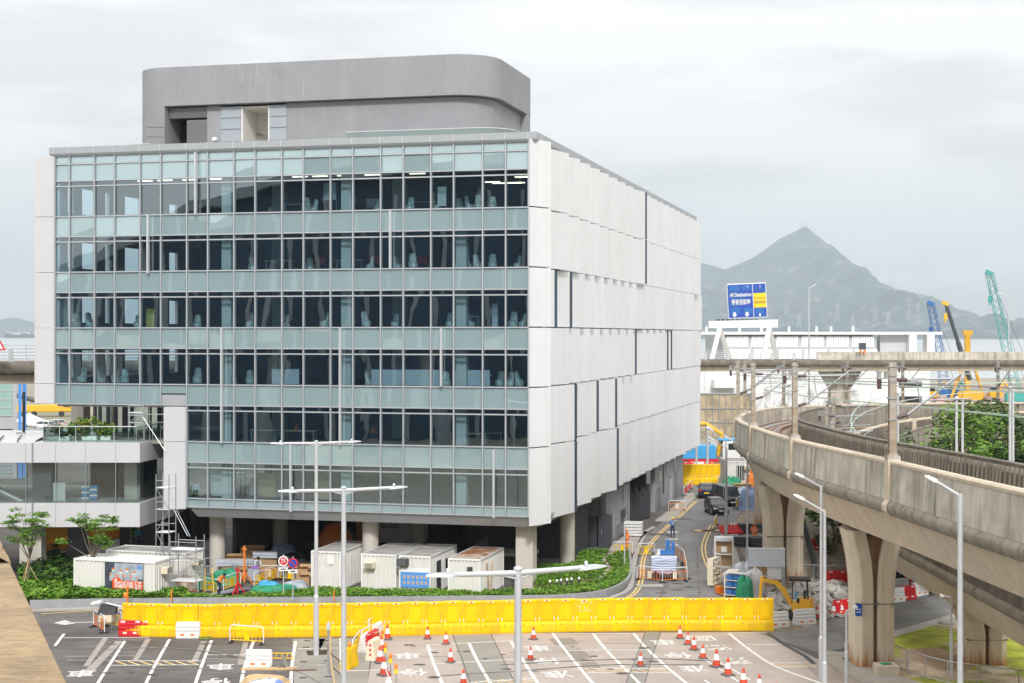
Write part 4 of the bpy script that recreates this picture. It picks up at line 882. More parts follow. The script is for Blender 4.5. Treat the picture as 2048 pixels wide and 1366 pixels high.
# ================================================================== WHITE STATION BUILDING BEYOND
K['roofgrey'] = mat('roof_grey', (.36,.37,.38), .6, var=.1)
tb = thing('station_building', 'long white station building with sloping ribbed roof and cross bracing', 'building', (0,0,0))
def X(px, D): return (px-1024)/F*D
m = MB(); m.box(X(1400,338), X(1722,338), 338, 380, 0, 9.4); m.m = 1
for i in range(8): m.box(X(1410+i*40,338)-.06, X(1410+i*40,338)+.06, 337.95, 338, .2, 9.3)
m.box(X(1400,338), X(1722,338), 337.94, 338, 4.4, 4.5); m.build('wall', [K['white'], K['frame_lt']], tb)
m = MB(); m.box(X(1722,338), X(1862,338), 339, 380, 0, 9.2); m.m = 1; m.box(X(1800,338), X(1846,338), 338.9, 339, 5.7, 7.0); m.box(X(1800,338), X(1846,338), 338.9, 339, 2.4, 3.8); m.build('annex', [K['whitepaint'], K['black']], tb)
m = MB(); m.box(X(1424,337), X(1470,337), 333, 338, 5.8, 7.4); m.build('bay', K['white'], tb)
m = MB()
for i in range(6):
    x = X(1500+i*44, 333); x2 = X(1544+i*44, 333); m.tube((x,333,8.9),(x2,333,.5),.17,5); m.tube((x2,333,8.9),(x,333,.5),.17,5); m.tube((x,333,0),(x,333,9),.28,6)
m.build('cross_bracing', K['whitepaint'], tb)
m = MB(); xs_ = [1452+51*i for i in range(7)]
m.loft([[(X(1450,345),345,11.5),(X(1450,345),352,17.2),(X(1450,345),380,17.2),(X(1450,345),380,9.3),(X(1450,345),345,9.3)],[(X(1760,345),345,11.5),(X(1760,345),352,17.2),(X(1760,345),380,17.2),(X(1760,345),380,9.3),(X(1760,345),345,9.3)]], smooth=False)
m.build('roof', K['roofgrey'], tb)
for i in range(6):
    m = MB(); x0, x1 = X(xs_[i]+3,345), X(xs_[i+1]-3,345); n_ = 13
    for j in range(n_):
        xa = x0+(x1-x0)*j/n_
        for k in range(2):
            z0, z1 = 11.4+2.9*k, 13.9+2.9*k; y0, y1 = 344.6+3.5*k, 347.6+3.5*k; w_ = (x1-x0)/n_*.62
            m.add([(xa,y0,z0),(xa+w_,y0,z0),(xa+w_+.7,y1,z1),(xa+.7,y1,z1),(xa,y0+.4,z0-.2),(xa+w_,y0+.4,z0-.2),(xa+w_+.7,y1+.4,z1-.2),(xa+.7,y1+.4,z1-.2)], [(0,1,2,3),(4,7,6,5),(0,4,5,1),(1,5,6,2),(2,6,7,3),(3,7,4,0)])
    m.build('roof_louvre', K['whitepaint'], tb)
m = MB(); m.box(X(1400,350), X(1885,350), 350, 354, 17.1, 17.7); m.box(X(1862,350)-.8, X(1862,350)+.8, 350, 354, 9, 17.1); m.box(X(1826,350)-.8, X(1826,350)+.8, 350, 354, 9, 17.1); m.build('eaves_beam', K['whitepaint'], tb); m = MB(); m.box(X(1761,352), X(1826,352), 352.5, 356, 9, 17.05); m.m = 1; m.box(X(1800,352), X(1818,352), 352.4, 352.5, 10, 13.2); m.build('end_wall', [K['bandwhite'], K['mull']], tb)
m = MB()
for px in (1413,1479,1523,1578,1633,1662,1706): x = X(px,352); m.tube((x,352,17.6),(x,352,18.9),.28,6)
m.build('roof_vent', K['whitepaint'], tb)
# scaffolded hoarding and ground works at the end of the side road
K['tan'] = mat('tan_boarding', (.45,.36,.24), .85, var=.2, scale=.5, c2=(.3,.25,.17), c2scale=.7)
m = MB(); m.box(X(1396,262), X(1500,262), 262, 263, 0, 7.2); m.m = 1
for i in range(8): m.box(X(1400+i*13,261.6), X(1400+i*13,261.6)+.12, 261.7, 262, 0, 7.4)
for z in (2.5,4.8,7.2): m.box(X(1396,262), X(1500,262), 261.8, 262, z-.06, z+.06)
tag(m.build('site_hoarding', [K['tan'], K['steel']]), 'tan boarded site hoarding behind the orange grab arm', 'hoarding')
ss = thing('steel_shelter', 'grey open steel frame with cross braces below the white station wall', 'steel frame', (X(1450,318),318,0))
m = MB(); 
for i in range(7):
    x = -6+2*i; m.tube((x,0,0),(x,0,5.2),.12,5)
    if i > 3: m.tube((x-2,0,2),(x,0,5),.08,4); m.tube((x,0,2),(x-2,0,5),.08,4)
for z in (2.2,3.6,5.2): m.tube((-6,0,z),(6,0,z),.1,5)
m.build('frame', K['steel'], ss); m = MB(); m.box(-6,6,2,2.2,0,5.2); m.build('back_panel', K['mull'], ss)
# ================================================================== MOUNTAINS
def mountain(name, sil, D, depth, base, m, amp=30, seed=1, sx=14):
    r = random.Random(seed); from mathutils import noise as nz
    xs = []; i = 0
    x0, x1 = sil[0][0], sil[-1][0]; n = int((x1-x0)/sx); rows_ = 40
    def hs(px):
        for (a, ya), (b, yb) in zip(sil, sil[1:]):
            if a <= px <= b: return ya + (yb-ya)*(px-a)/(b-a)
        return sil[-1][1]
    vs_, fs_ = [], []
    for j in range(rows_+1):
        v = j/rows_
        for i in range(n+1):
            px = x0+(x1-x0)*i/n; hr = H - (hs(px)-HOR)/F*D - base
            if v <= .7: t = v/.7; y = D - depth*(1-t); prof = t**1.25
            else: t = (v-.7)/.3; y = D + depth*.8*t; prof = 1-t
            x = (px-1024)/F*D
            q = nz.fractal(Vector((x/700, y/700, seed)), 1.0, 2.0, 5); rid = abs(nz.noise(Vector((x/430, y/1500, seed+9))))
            k = math.sin(min(v/.7, 1)*math.pi) if v < .7 else 0
            vs_.append((x + q*60*k, y, base + max(-3, hr*prof + (q*amp*1.6 - rid*amp*4.2 - abs(nz.noise(Vector((x/170, y/600, seed+4))))*amp*1.5)*k*min(1, hr/330))))
    w_ = n+1
    for j in range(rows_):
        for i in range(n): fs_.append((j*w_+i, j*w_+i+1, j*w_+w_+i+1, j*w_+w_+i))
    mb = MB(); mb.add(vs_, fs_, True); return struct(mb.build(name, m, None, False))
K['hill'] = mat('haze_tinted_hillside', (.05,.08,.085), .95, var=.55, scale=.006, c2=(.34,.28,.24), c2scale=.010, c2lo=.56, c2hi=.72)  # base carries some haze blue; pale patches paint in missing slope contrast
mountain('mountain', [(1180,560),(1300,535),(1370,522),(1404,526),(1428,532),(1450,539),(1475,529),(1500,519),(1530,499),(1560,477),(1590,463),(1606,454),(1612,452),(1620,459),(1640,476),(1655,496),(1680,519),(1705,544),(1722,552),(1740,554),(1760,565),(1790,581),(1820,595),(1860,609),(1900,624),(1945,639),(1990,651),(2060,660),(2200,672)], 11000, 4300, -1, K['hill'], 62, 3, 4)
mountain('far_hill', [(1760,640),(1800,600),(1830,589),(1845,588),(1870,597),(1900,618),(1940,634),(1980,648),(2060,655),(2200,665)], 12800, 1500, -1, K['hill'], 50, 5, 12)
mountain('island_hill', [(-120,655),(-40,645),(0,641),(20,635),(35,636),(55,644),(75,651),(110,660),(160,668),(240,672)], 12000, 2500, -1, K['hill'], 24, 8, 8)
m = MB()
for i in range(60):
    px = 1965 + rnd.random()*110 if i < 40 else rnd.uniform(15, 75); D = 11800 if i < 40 else 9300; hh = rnd.uniform(60,105) if i < 40 else rnd.uniform(12,33); p = at(px, D); m.box(p.x-20, p.x+20, D, D+40, 0, hh)
stuff(m.build('distant_town', K['whitepaint']), 'pale tower blocks far off across the water', 'town')
K['towersteel'] = mat('pylon_steel', (.5,.5,.5), .5, .3)
ground_h = lambda px, py, D: H - (py-HOR)/F*D
for i, (px, pb, hpx, D) in enumerate(((1573,627,24,5900),(1598,652,22,5700),(1675,640,26,5800),(1706,656,28,5600),(1751,640,27,5800),(1777,648,22,5700),(1818,638,22,5900),(1836,622,18,6000),(1778,577,20,6560),(1785,579,17,6560),(1800,588,16,6560),(1822,597,14,6560))):
    D = D*1.667 if i > 7 else D*1.25; p = P(px, pb+3, D); h = (hpx+3)/F*D; b = h*.16; root = thing('pylon', ['far faint pylon low on the mountain slope','faint pylon on the mountain skyline'][i >= 8] + ', ' + ['left of the lamp post','directly left of the lamp post base','tallest of the middle pair','right of the solar panel sign','broad one above the ribbed roof','beside the ribbed roof end','above the blue crane','left of the blue crane tip','farthest left on the ridge','second along the ridge','third along the ridge','lowest on the ridge'][i], 'pylon', p, 0, 'pylons on the mountain')
    m = MB()
    for sx in (-1,1):
        for s2 in (-1,1): m.tube((sx*b,s2*b,0),(sx*b*.18,s2*b*.18,h),.9,3,.5)
        m.tube((sx*b,-b,0),(-sx*b*.6,-b*.6,h*.4),.5,3); m.tube((sx*b*.6,-b*.6,h*.4),(-sx*b*.35,-b*.3,h*.72),.5,3)
    for z, w2 in ((.66,.22),(.78,.19),(.9,.15)): m.tube((-h*w2,0,h*z),(h*w2,0,h*z),.7,3)
    m.build('lattice', K['towersteel'], root)
pk = thing('summit_mast', 'thin radio masts on the mountain summit', 'mast', P(1606,458,10990))
m = MB(); m.tube((-13,0,-20),(-13,0,63),5.5,5,1.4); m.tube((3,0,-14),(3,0,40),2.5,4); m.tube((18,0,-18),(18,0,30),2.5,4); m.box(-7,7,-7,7,-18,13); m.build('mast', K['towersteel'], pk)

# ================================================================== CRANES AND PLANT ON THE FAR SITE
K['teal'] = mat('teal_paint', (.06,.36,.33), .5, var=.1); K['blue'] = mat('blue_paint', (.03,.15,.42), .5, var=.12); K['yellow'] = mat('machine_yellow', (.78,.42,.02), .5, var=.1); K['darkglass'] = mat('dark_window', (.02,.028,.035), .1, var=.1); K['orange'] = mat('orange_plastic', (.75,.20,.02), .5, var=.08, rand=.1)
K['pink'] = mat('dusty_rubble', (.5,.36,.32), .9, var=.3, scale=.5)
def lattice_boom(mb, a, b, w0, w1, r, n):
    a, b = Vector(a), Vector(b); d = (b-a).normalized(); u = d.cross(Vector((0,1,0))).normalized(); v = d.cross(u)
    def cor(t, i): c = a.lerp(b, t); wd = (w0+(w1-w0)*t)/2; s = ((-1,-1),(1,-1),(1,1),(-1,1))[i]; return c + u*s[0]*wd + v*s[1]*wd
    for i in range(4):
        mb.tube(cor(0,i), cor(1,i), r*.8, 4)
        for k in range(n): mb.tube(cor(k/n,i), cor((k+1)/n,(i+1)%4), r*.5, 3)
def crane(label, D, base, pts, k, lat=True, hook=None, tipk=None):
    root = thing('crawler_crane' if lat else 'mobile_crane', label, 'crane', (0,0,0))
    b0 = P(*base, D); b0.z = 0
    m = MB(); m.cbox((b0.x, b0.y, 2.0), (5,3.5,2.2)); m.cbox((b0.x-2.5, b0.y, 1.9), (1.6,1.6,2)); m.build('cab', K[k], root)
    m = MB(); m.cbox((b0.x, b0.y-1.6, .5), (6,1,1)); m.cbox((b0.x, b0.y+1.6, .5), (6,1,1)); m.build('crawler_track', K['steel_dk'], root)
    a, b = P(*pts[0], D), P(*pts[1], D); m = MB()
    if lat: lattice_boom(m, a, b, 2.0, 1.5, .12, 16)
    else: m.tube(a, a.lerp(b,.5), .62, 6); m.tube(a.lerp(b,.5), b, .48, 6)
    m.build('boom', K[k if lat else 'steel_dk'], root)
    m = MB(); m.cbox(b + Vector((-.2,0,.1)), (1.5,1.0,.9), 0, 0, R(25)); m.build('boom_head', K[tipk or k], root)
    if hook:
        h = P(*hook, D); m = MB(); m.tube(h, (h.x, h.y, b.z), .05, 4); m.build('hoist_rope', K['steel_dk'], root)
        m = MB(); m.bbox(h, (.8,.5,1.6), .1); m.tube(h - Vector((0,0,.8)), h - Vector((0,0,1.6)), .2, 5); m.build('hook_block', K[tipk or k], root)
    if lat: m = MB(); m.tube(b, (b0.x+2, b0.y, 4), .05, 4); m.tube(b, (b0.x+5, b0.y, 3), .05, 4); m.build('stay_rope', K['steel_dk'], root)
crane('teal lattice boom crane at far right, tallest of the cranes', 380, (2038,805), ((2034,790),(1979,546)), 'teal', True, (1980,598))
crane('blue lattice boom crane beyond the ribbed roof', 400, (1895,800), ((1893,790),(1862,607)), 'blue', True, (1861,660))
crane('telescopic crane with black boom and yellow tip', 390, (1942,800), ((1940,760),(1892,608)), 'yellow', False, (1891,633), 'yellow')
pr = thing('piling_rig', 'yellow piling rig with upright mast and raking struts', 'piling rig', at(1938,395))
m = MB(); m.bbox((-.4,0,8.5), (1.2,1.2,17), .1); m.cbox((-.3,0,17.6), (2.2,1.2,1.2)); m.build('mast', K['yellow'], pr)
for dx in (-4.5, 3.8): m = MB(); m.tube((dx,0,1),(dx*.12,0,12),.42,6); m.build('raking_strut', K['yellow'], pr)
m = MB(); m.bbox((1,2,1.6),(5,3,3),.2); m.build('cab', K['teal'], pr)
for i, (px, py, k, s, lb) in enumerate(((1868,785,'yellow',3.5,'yellow excavator with raised arm left of the piling rig'),(1990,790,'yellow',3.2,'low yellow site machine right of the piling rig'),(1905,788,'teal',3,'teal site machine in front of the blue crane'))):
    p = at(px, 400); root = thing('excavator', lb, 'excavator', p); m = MB(); m.bbox((0,0,1.9),(s,2.4,1.8),.2); m.build('body', K[k], root); m = MB(); m.bbox((-s*.2,-.4,3.2),(1.3,1.4,1.4),.1); m.build('cab', K['darkglass'], root)
    m = MB(); m.cbox((0,-1,.5),(s*1.1,.6,1)); m.cbox((0,1,.5),(s*1.1,.6,1)); m.build('crawler_track', K['steel_dk'], root)
    m = MB(); m.path([(s*.3,0,2.4),(s*.7,0,5.2),(s*1.2,0,3.2)], .3, 5); m.build('arm', K[k], root)
m = MB()
for i in range(50): p = at(rnd.uniform(1855,2060), rnd.uniform(385,430)); m.cbox((p.x,p.y,rnd.uniform(.4,1.3)), (rnd.uniform(1,4),1.5,rnd.uniform(.8,2.2)), rnd.uniform(0,3))
stuff(m.build('site_rubble', K['pink']), 'dusty pink heaps of rubble and stacked material on the far site', 'rubble')
m = MB(); m.box(at(1880,430).x, at(2100,430).x, 430, 432, 0, 4.6); tag(m.build('site_hoarding', K['paving']), 'pale beige site wall beyond the cranes at right', 'hoarding')
lp = []
# ================================================================== LEFT BACKGROUND
dp = thing('depot_building', 'grey depot building with green glazing, shutters and blue corner strips', 'building', at(0,186), R(18))
x1 = at(32,186).x - at(0,186).x
m = MB(); m.box(-25, x1, 0, 20, 0, 11.6); m.build('wall', K['frame_lt'], dp)
for z0, z1, k in ((7.4,11.3,'greenglass2'),(2.2,5.0,'ribpanel'),(.2,2.1,'ribpanel')):
    m = MB(); m.box(-24, x1-.5, -.08, 0, z0, z1); m.m = 1
    for i in range(4): m.box(-24, x1-.5, -.12, -.08, z0+(z1-z0)*i/4, z0+(z1-z0)*i/4+.1)
    K.setdefault('greenglass2', mat('green_wall_glass', (.33,.50,.45), .3, var=.05)); m.build('shutter' if k == 'ribpanel' else 'glazing', [K[k], K['frame_lt']], dp)
m = MB(); m.box(-24, x1-.5, -.1, 0, 5.0, 5.9); m.build('painted_shadow_band', K['steel_dk'], dp)  # dark band on the wall face, shade painted as colour
K['brightblue'] = mat('bright_blue_panel', (.08,.30,.72), .5, var=.03)
for a, b in ((.15,.5),(.62,1.0)): m = MB(); m.box(x1+a*1.1, x1+b*1.1, -.4+a, .1+a, 0, 13); m.build('corner_strip', K['brightblue'], dp)
# ================================================================== WHAT THE GLASS REFLECTS: the terminal behind the photographer
tm = thing('terminal_building', 'big dark glazed terminal with pale fins behind the photographer, seen only mirrored in the glass', 'building', (-100,-14,0), math.atan2(.79,.61) - math.pi/2)
K['termdark'] = mat('terminal_dark_wall', (.035,.075,.13), .5, var=.3, scale=.2); K['termfin'] = mat('terminal_fin', (.36,.39,.42), .5, var=.05)
# local +y faces the office block, local x: towards -X of the world is +x after the turn
prof = [(-95,17),(-62,20),(-40,27),(-22,36),(-2,42),(30,44),(90,46)]
m = MB(); m.yprism([(-95,0)] + [(90,0)] + prof[::-1], -30, 0); m.build('body', K['termdark'], tm)
def hroof(x):
    for (a, ya), (b, yb) in zip(prof, prof[1:]):
        if a <= x <= b: return ya + (yb-ya)*(x-a)/(b-a)
for i in range(27):
    x = -86 + i*6.6; MB().box(x, x+.7, .02, .5, 0, hroof(x)-3).build('fin', K['termfin'], tm)
m = MB(); m.loft([[(x, -1, z-.1),(x, -1, z+1.6),(x, 3, z+1.6),(x, 3, z-.1)] for x, z in prof], smooth=False); m.build('roof_edge', K['termfin'], tm)
m = MB(); m.box(-95,90,22,30,15.2,16.6); m.box(-95,90,29.6,30,16.6,17.8); m.build('drop_off_deck', K['column'], tm)
m = MB()
for i in range(46): m.box(-90+i*4, -89.4+i*4, 30.02, 30.2, 15.4, 18)
m.build('deck_railing', K['termfin'], tm)
for i in range(7):
    x = -80+i*24; m = MB(); m.tube((x,26,0),(x,26,15.2),1,8); m.tube((x-3,20,16.6),(x-1,20,28),.35,5); m.build('support', K['termfin'], tm)
# ================================================================== SMALL MATERIALS
K['barrier'] = mat('yellow_plastic', (.90,.58,.0), .55, var=.08, scale=1.8, rand=.12, streak=.6, stcol=(.50,.32,.05), stscale=(2.2,2.2,.8), spec=.2, c2=(.86,.5,.0), c2scale=.8); K['barrier_o'] = mat('orange_yellow_plastic', (.85,.36,.01), .45, var=.06, rand=.08)
K['barrier_line'] = mat('barrier_moulding_edge', (.82,.47,.0), .5, var=.1, spec=.2)
K['redpl'] = mat('red_plastic', (.60,.012,.02), .4, var=.08, rand=.1); K['whitepl'] = mat('white_plastic', (.72,.72,.71), .45, var=.08, rand=.06, streak=.2, stcol=(.45,.43,.4), stscale=(3,3,.6))
K['cone'] = mat('cone_orange_red', (.60,.06,.02), .5, var=.1, rand=.2); K['reflect'] = mat('white_reflective', (.78,.78,.80), .4, var=.05); K['rubber'] = mat('black_rubber', (.03,.033,.036), .8, var=.15); K['conebase'] = mat('grey_rubber', (.10,.115,.125), .8, var=.15)
K['cream'] = mat('cream_plastic', (.74,.66,.50), .5, var=.06); K['card'] = mat('cardboard', (.42,.27,.14), .85, var=.15, scale=2); K['greentarp'] = mat('green_tarpaulin', (.02,.26,.13), .55, var=.25, scale=1.5); K['bluetarp'] = mat('blue_tarpaulin', (.05,.33,.66), .5, var=.1)
K['container'] = mat('white_container_steel', (.70,.69,.655), .5, var=.05, scale=.8, streak=.16, stcol=(.38,.33,.27), stscale=(3,3,.25)); K['croof'] = mat('grey_container_roof', (.34,.33,.31), .7, var=.15, c2=(.22,.215,.2), c2scale=.9); K['rroof'] = mat('rusty_container_roof', (.42,.36,.30), .8, var=.15, c2=(.24,.085,.025), c2scale=.55, c2lo=.42, c2hi=.58)
K['skin'] = mat('skin', (.34,.19,.12), .6, var=.05); K['hivis'] = mat('hi_vis_orange', (.85,.20,.02), .6, var=.06); K['navy'] = mat('navy_cloth', (.018,.025,.075), .8, var=.15); K['bluecloth'] = mat('blue_cloth', (.06,.17,.42), .8, var=.12); K['boot'] = mat('brown_boot', (.16,.09,.05), .7, var=.1); K['hatyellow'] = mat('yellow_helmet', (.82,.58,.02), .35, var=.03); K['hatorange'] = mat('orange_helmet', (.82,.25,.03), .35, var=.03); K['hair'] = mat('black_hair', (.012,.01,.01), .6); K['tealcloth'] = mat('teal_cloth', (.03,.22,.33), .8, var=.1)
K['glassdk'] = glass('car_glass', None, .10, (1,1,1), 0, opaque=(.025,.035,.04)); K['carblack'] = mat('black_car_paint', (.014,.015,.019), .22, var=.05, spec=.6); K['chrome'] = mat('chrome', (.6,.6,.6), .2, .9); K['tail'] = mat('red_lamp', (.5,.015,.015), .3); K['headl'] = mat('clear_lamp', (.75,.78,.8), .2); K['plateY'] = mat('yellow_plate', (.82,.55,.02), .5); K['plateW'] = mat('white_plate', (.8,.8,.8), .5); K['greytarp'] = mat('striped_sheet_blue', (.28,.38,.62), .6, var=.1)
K['sheetwhite'] = mat('pale_sheet', (.62,.65,.72), .55, var=.08, scale=2)
K['galv'] = mat('galvanised_pole', (.56,.58,.60), .45, .3, var=.1, scale=2)

# ================================================================== TALL YELLOW BARRIERS
def barrier_unit(k='barrier', wd=1.03, h=1.86, dot=True, refl=True, lab=True):
    def mk(name, label):
        root = thing(name, label, 'barrier', (0,0,0), 0, 'tall yellow barriers across the road')
        m = MB(); w2 = wd/2 - .004
        m.xprism([(-.27,0),(-.29,.08),(-.26,.42),(-.17,.62),(.17,.62),(.26,.42),(.29,.08),(.27,0)], -w2, w2)
        for i in range(5): x = -w2 + (i+.5)*2*w2/5; m.cbox((x, -.265, .3), (.09,.05,.36), 0, R(-4))
        m.build('base_tank', K[k], root)
        m = MB(); m.xprism([(-.12,.62),(-.13,h-.05),(-.10,h),(.10,h),(.13,h-.05),(.12,.62)], -w2, w2); m.m = 1
        a, b, c, d = -.33*wd, .33*wd, .72, h-.22
        for x0, x1, z0, z1 in ((a-.03,a,c,d),(b,b+.03,c,d),(a-.03,b+.03,d,d+.03),(a,b,c-.02,c)): m.box(x0, x1, -.16, -.125, z0, z1)
        m.box(-.2, .2, -.15, -.12, c-.1, c-.03); m.box(-w2+.02, w2-.02, -.155, -.125, h-.12, h-.1)
        m.build('screen_panel', [K[k], K['barrier_line']], root)
        if lab: m = MB(); m.box(-.17, -.06, -.137, -.131, h-.09, h-.035); m.box(.06,.17,-.137,-.131,h-.09,h-.035); m.m = 1; m.box(-.06,.06,-.137,-.131,h-.09,h-.035); m.build('top_reflector', [K['reflect'], K['redpl']], root)
        if refl:
            for s in (-1,1): MB().box(s*.40-.02, s*.40+.02, -.14, -.125, .70, .86).build('side_reflector', K['reflect'], root)
        if dot: MB().cbox((-.28,-.285,.47), (.05,.02,.05)).build('drain_plug', K['redpl'], root)
        return root
    return mk
seamsB = [242.5,281.7,318.6,356.8,393.5, None, 395.5,433.6,472.4,510.8,548,587,625,662,699.4,736.4,774,811.4,849.5,887.4,923.9,962.5,1000.8,1038,1075.8,1113,1150.8,1187.5,1224.5,1260.7,1296.9,1333,1369.5,1405.4,1441.5,1477.4,1514,1548]
def yb(px):
    for (a, ya), (b, y2) in zip(((240,1272.5),(400,1276),(620,1275),(850,1271)), ((400,1276),(620,1275),(850,1271),(1080,1265.5))):
        if px <= b: return ya + (y2-ya)*(px-a)/(b-a)
    return 1265.5 - 3*min(1, (px-1080)/200)
protoA = None; lbl = 'yellow two tier plastic barrier in the long row across the road'
GOFF = lambda d: Vector((-d.y, d.x, 0)).normalized()*.28
first = True
for a, b in zip(seamsB, seamsB[1:]):
    if a is None or b is None: continue
    A, Bp = G(a, yb(a)), G(b, yb(b)); d = Bp - A; c = (A+Bp)/2 + GOFF(d); c.z = .004
    lb = {242.5: 'leftmost tall yellow barrier, behind the red low barriers', 356.8: 'tall yellow barrier just left of the gap in the row', 395.5: 'tall yellow barrier just right of the gap in the row', 1514: 'tall yellow barrier at the right end of the row',
          1150.8: 'tall yellow barrier with white stencil marks on its panel', 625: 'tall yellow barrier directly behind the first lamp post', 662: 'tall yellow barrier directly behind the second lamp post', 1038: 'tall yellow barrier behind the nearest lamp post', 472.4: 'tall yellow barrier behind the yellow crowd barrier on castors'}.get(a, lbl)
    if first: protoA = barrier_unit()('tall_barrier', lb); protoA.location = c; protoA.rotation_euler.z = math.atan2(d.y, d.x); r_ = protoA; first = False
    else: r_ = dup(protoA, c, math.atan2(d.y, d.x), lb)
    r_.scale = (d.length/1.03, 1, (1.0 if a > 400 else .985)*rnd.uniform(.992,1.008)); r_.rotation_euler.z += rnd.uniform(-.012,.012); r_.location.y += rnd.uniform(-.015,.015)
    if a == 1150.8:
        m = MB()
        for _ in range(26): x, z = rnd.uniform(-.38,.38), rnd.choice((1.2,1.32,1.45,1.62,1.7)); m.box(x-.02, x+.02, -.168, -.164, z-.02, z+.025)
        m.build('stencil_mark', K['reflect'], r_)
# the far end barriers of the side road, and the orange line left under the footbridge
for i in range(7):
    a, b = 1366+i*11.8, 1366+(i+1)*11.8; A, Bp = G(a, 970-i*.2), G(b, 970-(i+1)*.2); d = Bp-A
    r_ = dup(protoA, (A+Bp)/2 + Vector((0,.3,0)), math.atan2(d.y,d.x), 'yellow barrier closing the far end of the side road' if i else 'yellow barrier at the far end of the side road touching the office wall', 'yellow barriers at the far end of the side road'); r_.scale = (d.length/1.03, 1, 1.25)
protoO = barrier_unit('barrier_o', dot=False)('tall_barrier', 'orange barrier nearest the left in the line under the footbridge')
A0, A1 = G(60,1112), G(345,1052)
nO = 22; protoO['group'] = 'orange barriers behind the footbridge'
for i in range(nO):
    a, b = A0.lerp(A1, i/nO), A0.lerp(A1, (i+1)/nO); d = b-a; c = (a+b)/2
    if i == 0: protoO.location = c; protoO.rotation_euler.z = math.atan2(d.y,d.x); r_ = protoO
    else: r_ = dup(protoO, c, math.atan2(d.y,d.x), 'orange barrier in the long slanting line behind the footbridge')
    r_.scale = (d.length/1.03, 1, 1.65)
# ================================================================== LOW WATER BARRIERS
def low_barrier(k, label, group='low plastic water barriers'):
    root = thing('water_barrier', label, 'barrier', (0,0,0), 0, group)
    m = MB(); m.xprism([(-.25,0),(-.27,.06),(-.25,.3),(-.16,.36),(-.2,.42),(-.2,.5),(-.13,.56),(-.16,.62),(-.16,.7),(-.11,.76),(-.12,.86),(-.1,.9),(.1,.9),(.12,.86),(.11,.76),(.16,.7),(.16,.62),(.13,.56),(.2,.5),(.2,.42),(.16,.36),(.25,.3),(.27,.06),(.25,0)], -.64, .64)
    m.box(-.68,-.64,-.1,.1,.1,.8); m.box(.64,.68,-.1,.1,.1,.8); m.build('tank', K[k], root)
    for s in (-.28,.28): MB().box(s-.11, s+.11, -.262, -.245, .16, .27).build('fork_pocket', K['orange' if k == 'whitepl' else 'cream'], root)
    for s in (-.42,.42): MB().box(s-.13, s+.13, -.128, -.115, .78, .86).build('sticker', K['reflect'], root)
    return root
lowp = {}
def put_low(k, px, py, deg, label, z=0, group='low plastic water barriers'):
    p = G(px, py, z); p.y += .2
    if k not in lowp: lowp[k] = low_barrier(k, label, group); r_ = lowp[k]; r_.location = p; r_.rotation_euler.z = R(deg); return r_
    return dup(lowp[k], p, R(deg), label, group)
put_low('redpl', 260, 1273, 0, 'left one of two red water barriers before the yellow row'); put_low('redpl', 309, 1273, 0, 'right one of two red water barriers before the yellow row')
put_low('whitepl', 375, 1277, 0, 'white water barrier standing before the gap in the yellow row'); put_low('whitepl', 517, 1336, -3, 'white water barrier lying loose on planks in the left parking bay')
for i, (px, py, dg, k, lb) in enumerate(((1556,1256,20,'whitepl','white water barrier touching the right end of the yellow row'),(1610,1250,18,'whitepl','white water barrier in front of the mini excavator tracks'),(1686,1230,28,'redpl','red water barrier behind the footpath lamp beside the tall pier'),
    (1674,1168,5,'redpl','red water barrier inside the fence behind the rubble'),(1710,1170,5,'redpl','red water barrier half hidden by the tall pier'),(1792,1205,30,'whitepl','white water barrier just right of the tall pier'),(1815,1200,32,'redpl','red water barrier between two white ones on the right road'),(1840,1192,36,'whitepl','white water barrier right of the red one on the right road'),
    (1800,1185,20,'whitepl','white water barrier in the second row near the tall pier'),(1829,1177,15,'redpl','red water barrier in the second row on the right road'),(1866,1178,36,'redpl','farthest red water barrier on the right road'),
    (1378,938,0,'redpl','red water barrier beyond the far yellow barriers, left one'),(1398,938,0,'whitepl','white water barrier beyond the far yellow barriers'),(1418,938,0,'redpl','red water barrier beyond the far yellow barriers, right one'),
    (1650,1030,80,'redpl','red water barrier piled on the bank under the lower viaduct'),(1640,1100,10,'redpl','red water barrier beside the second pier in the shade'))): put_low(k, px, py, dg, lb)
o = put_low('whitepl', 730, 1302, 80, 'white slotted barrier end beside the cone line'); 
# slotted end barriers (seen end-on)
def end_barrier(px, py, deg, k, label):
    root = thing('slotted_barrier', label, 'barrier', G(px, py), R(deg))
    m = MB(); m.xprism([(-.34,0),(-.36,.1),(-.2,.95),(-.14,1.02),(.14,1.02),(.2,.95),(.36,.1),(.34,0)], -.12, .12) if False else m.yprism([(-.26,0),(-.27,.12),(-.14,.98),(-.08,1.05),(.08,1.05),(.14,.98),(.27,.12),(.26,0)], -.6, .6); m.build('tank', K[k], root)
    for z in (.25,.5,.75): MB().box(-.05,.05,-.612,-.595,z,z+.12).build('slot', K['redpl' if k != 'barrier' else 'orange'], root)
    return root
end_barrier(748,1317,-14,'cream','cream slotted barrier among the cones, nearest the camera'); end_barrier(746,1300,-14,'redpl','red slotted barrier behind the cream one'); end_barrier(755,1284,-10,'whitepl','white slotted barrier touching the yellow row behind the cones')
eb = end_barrier(699,1335,-18,'barrier','yellow slotted barrier with orange beacon beside the second lamp post'); m = MB(); m.lathe([(.06,1.05),(.09,1.1),(.09,1.25),(.04,1.32)], (0,0,0), 8); m.build('beacon', K['hatorange'], eb)
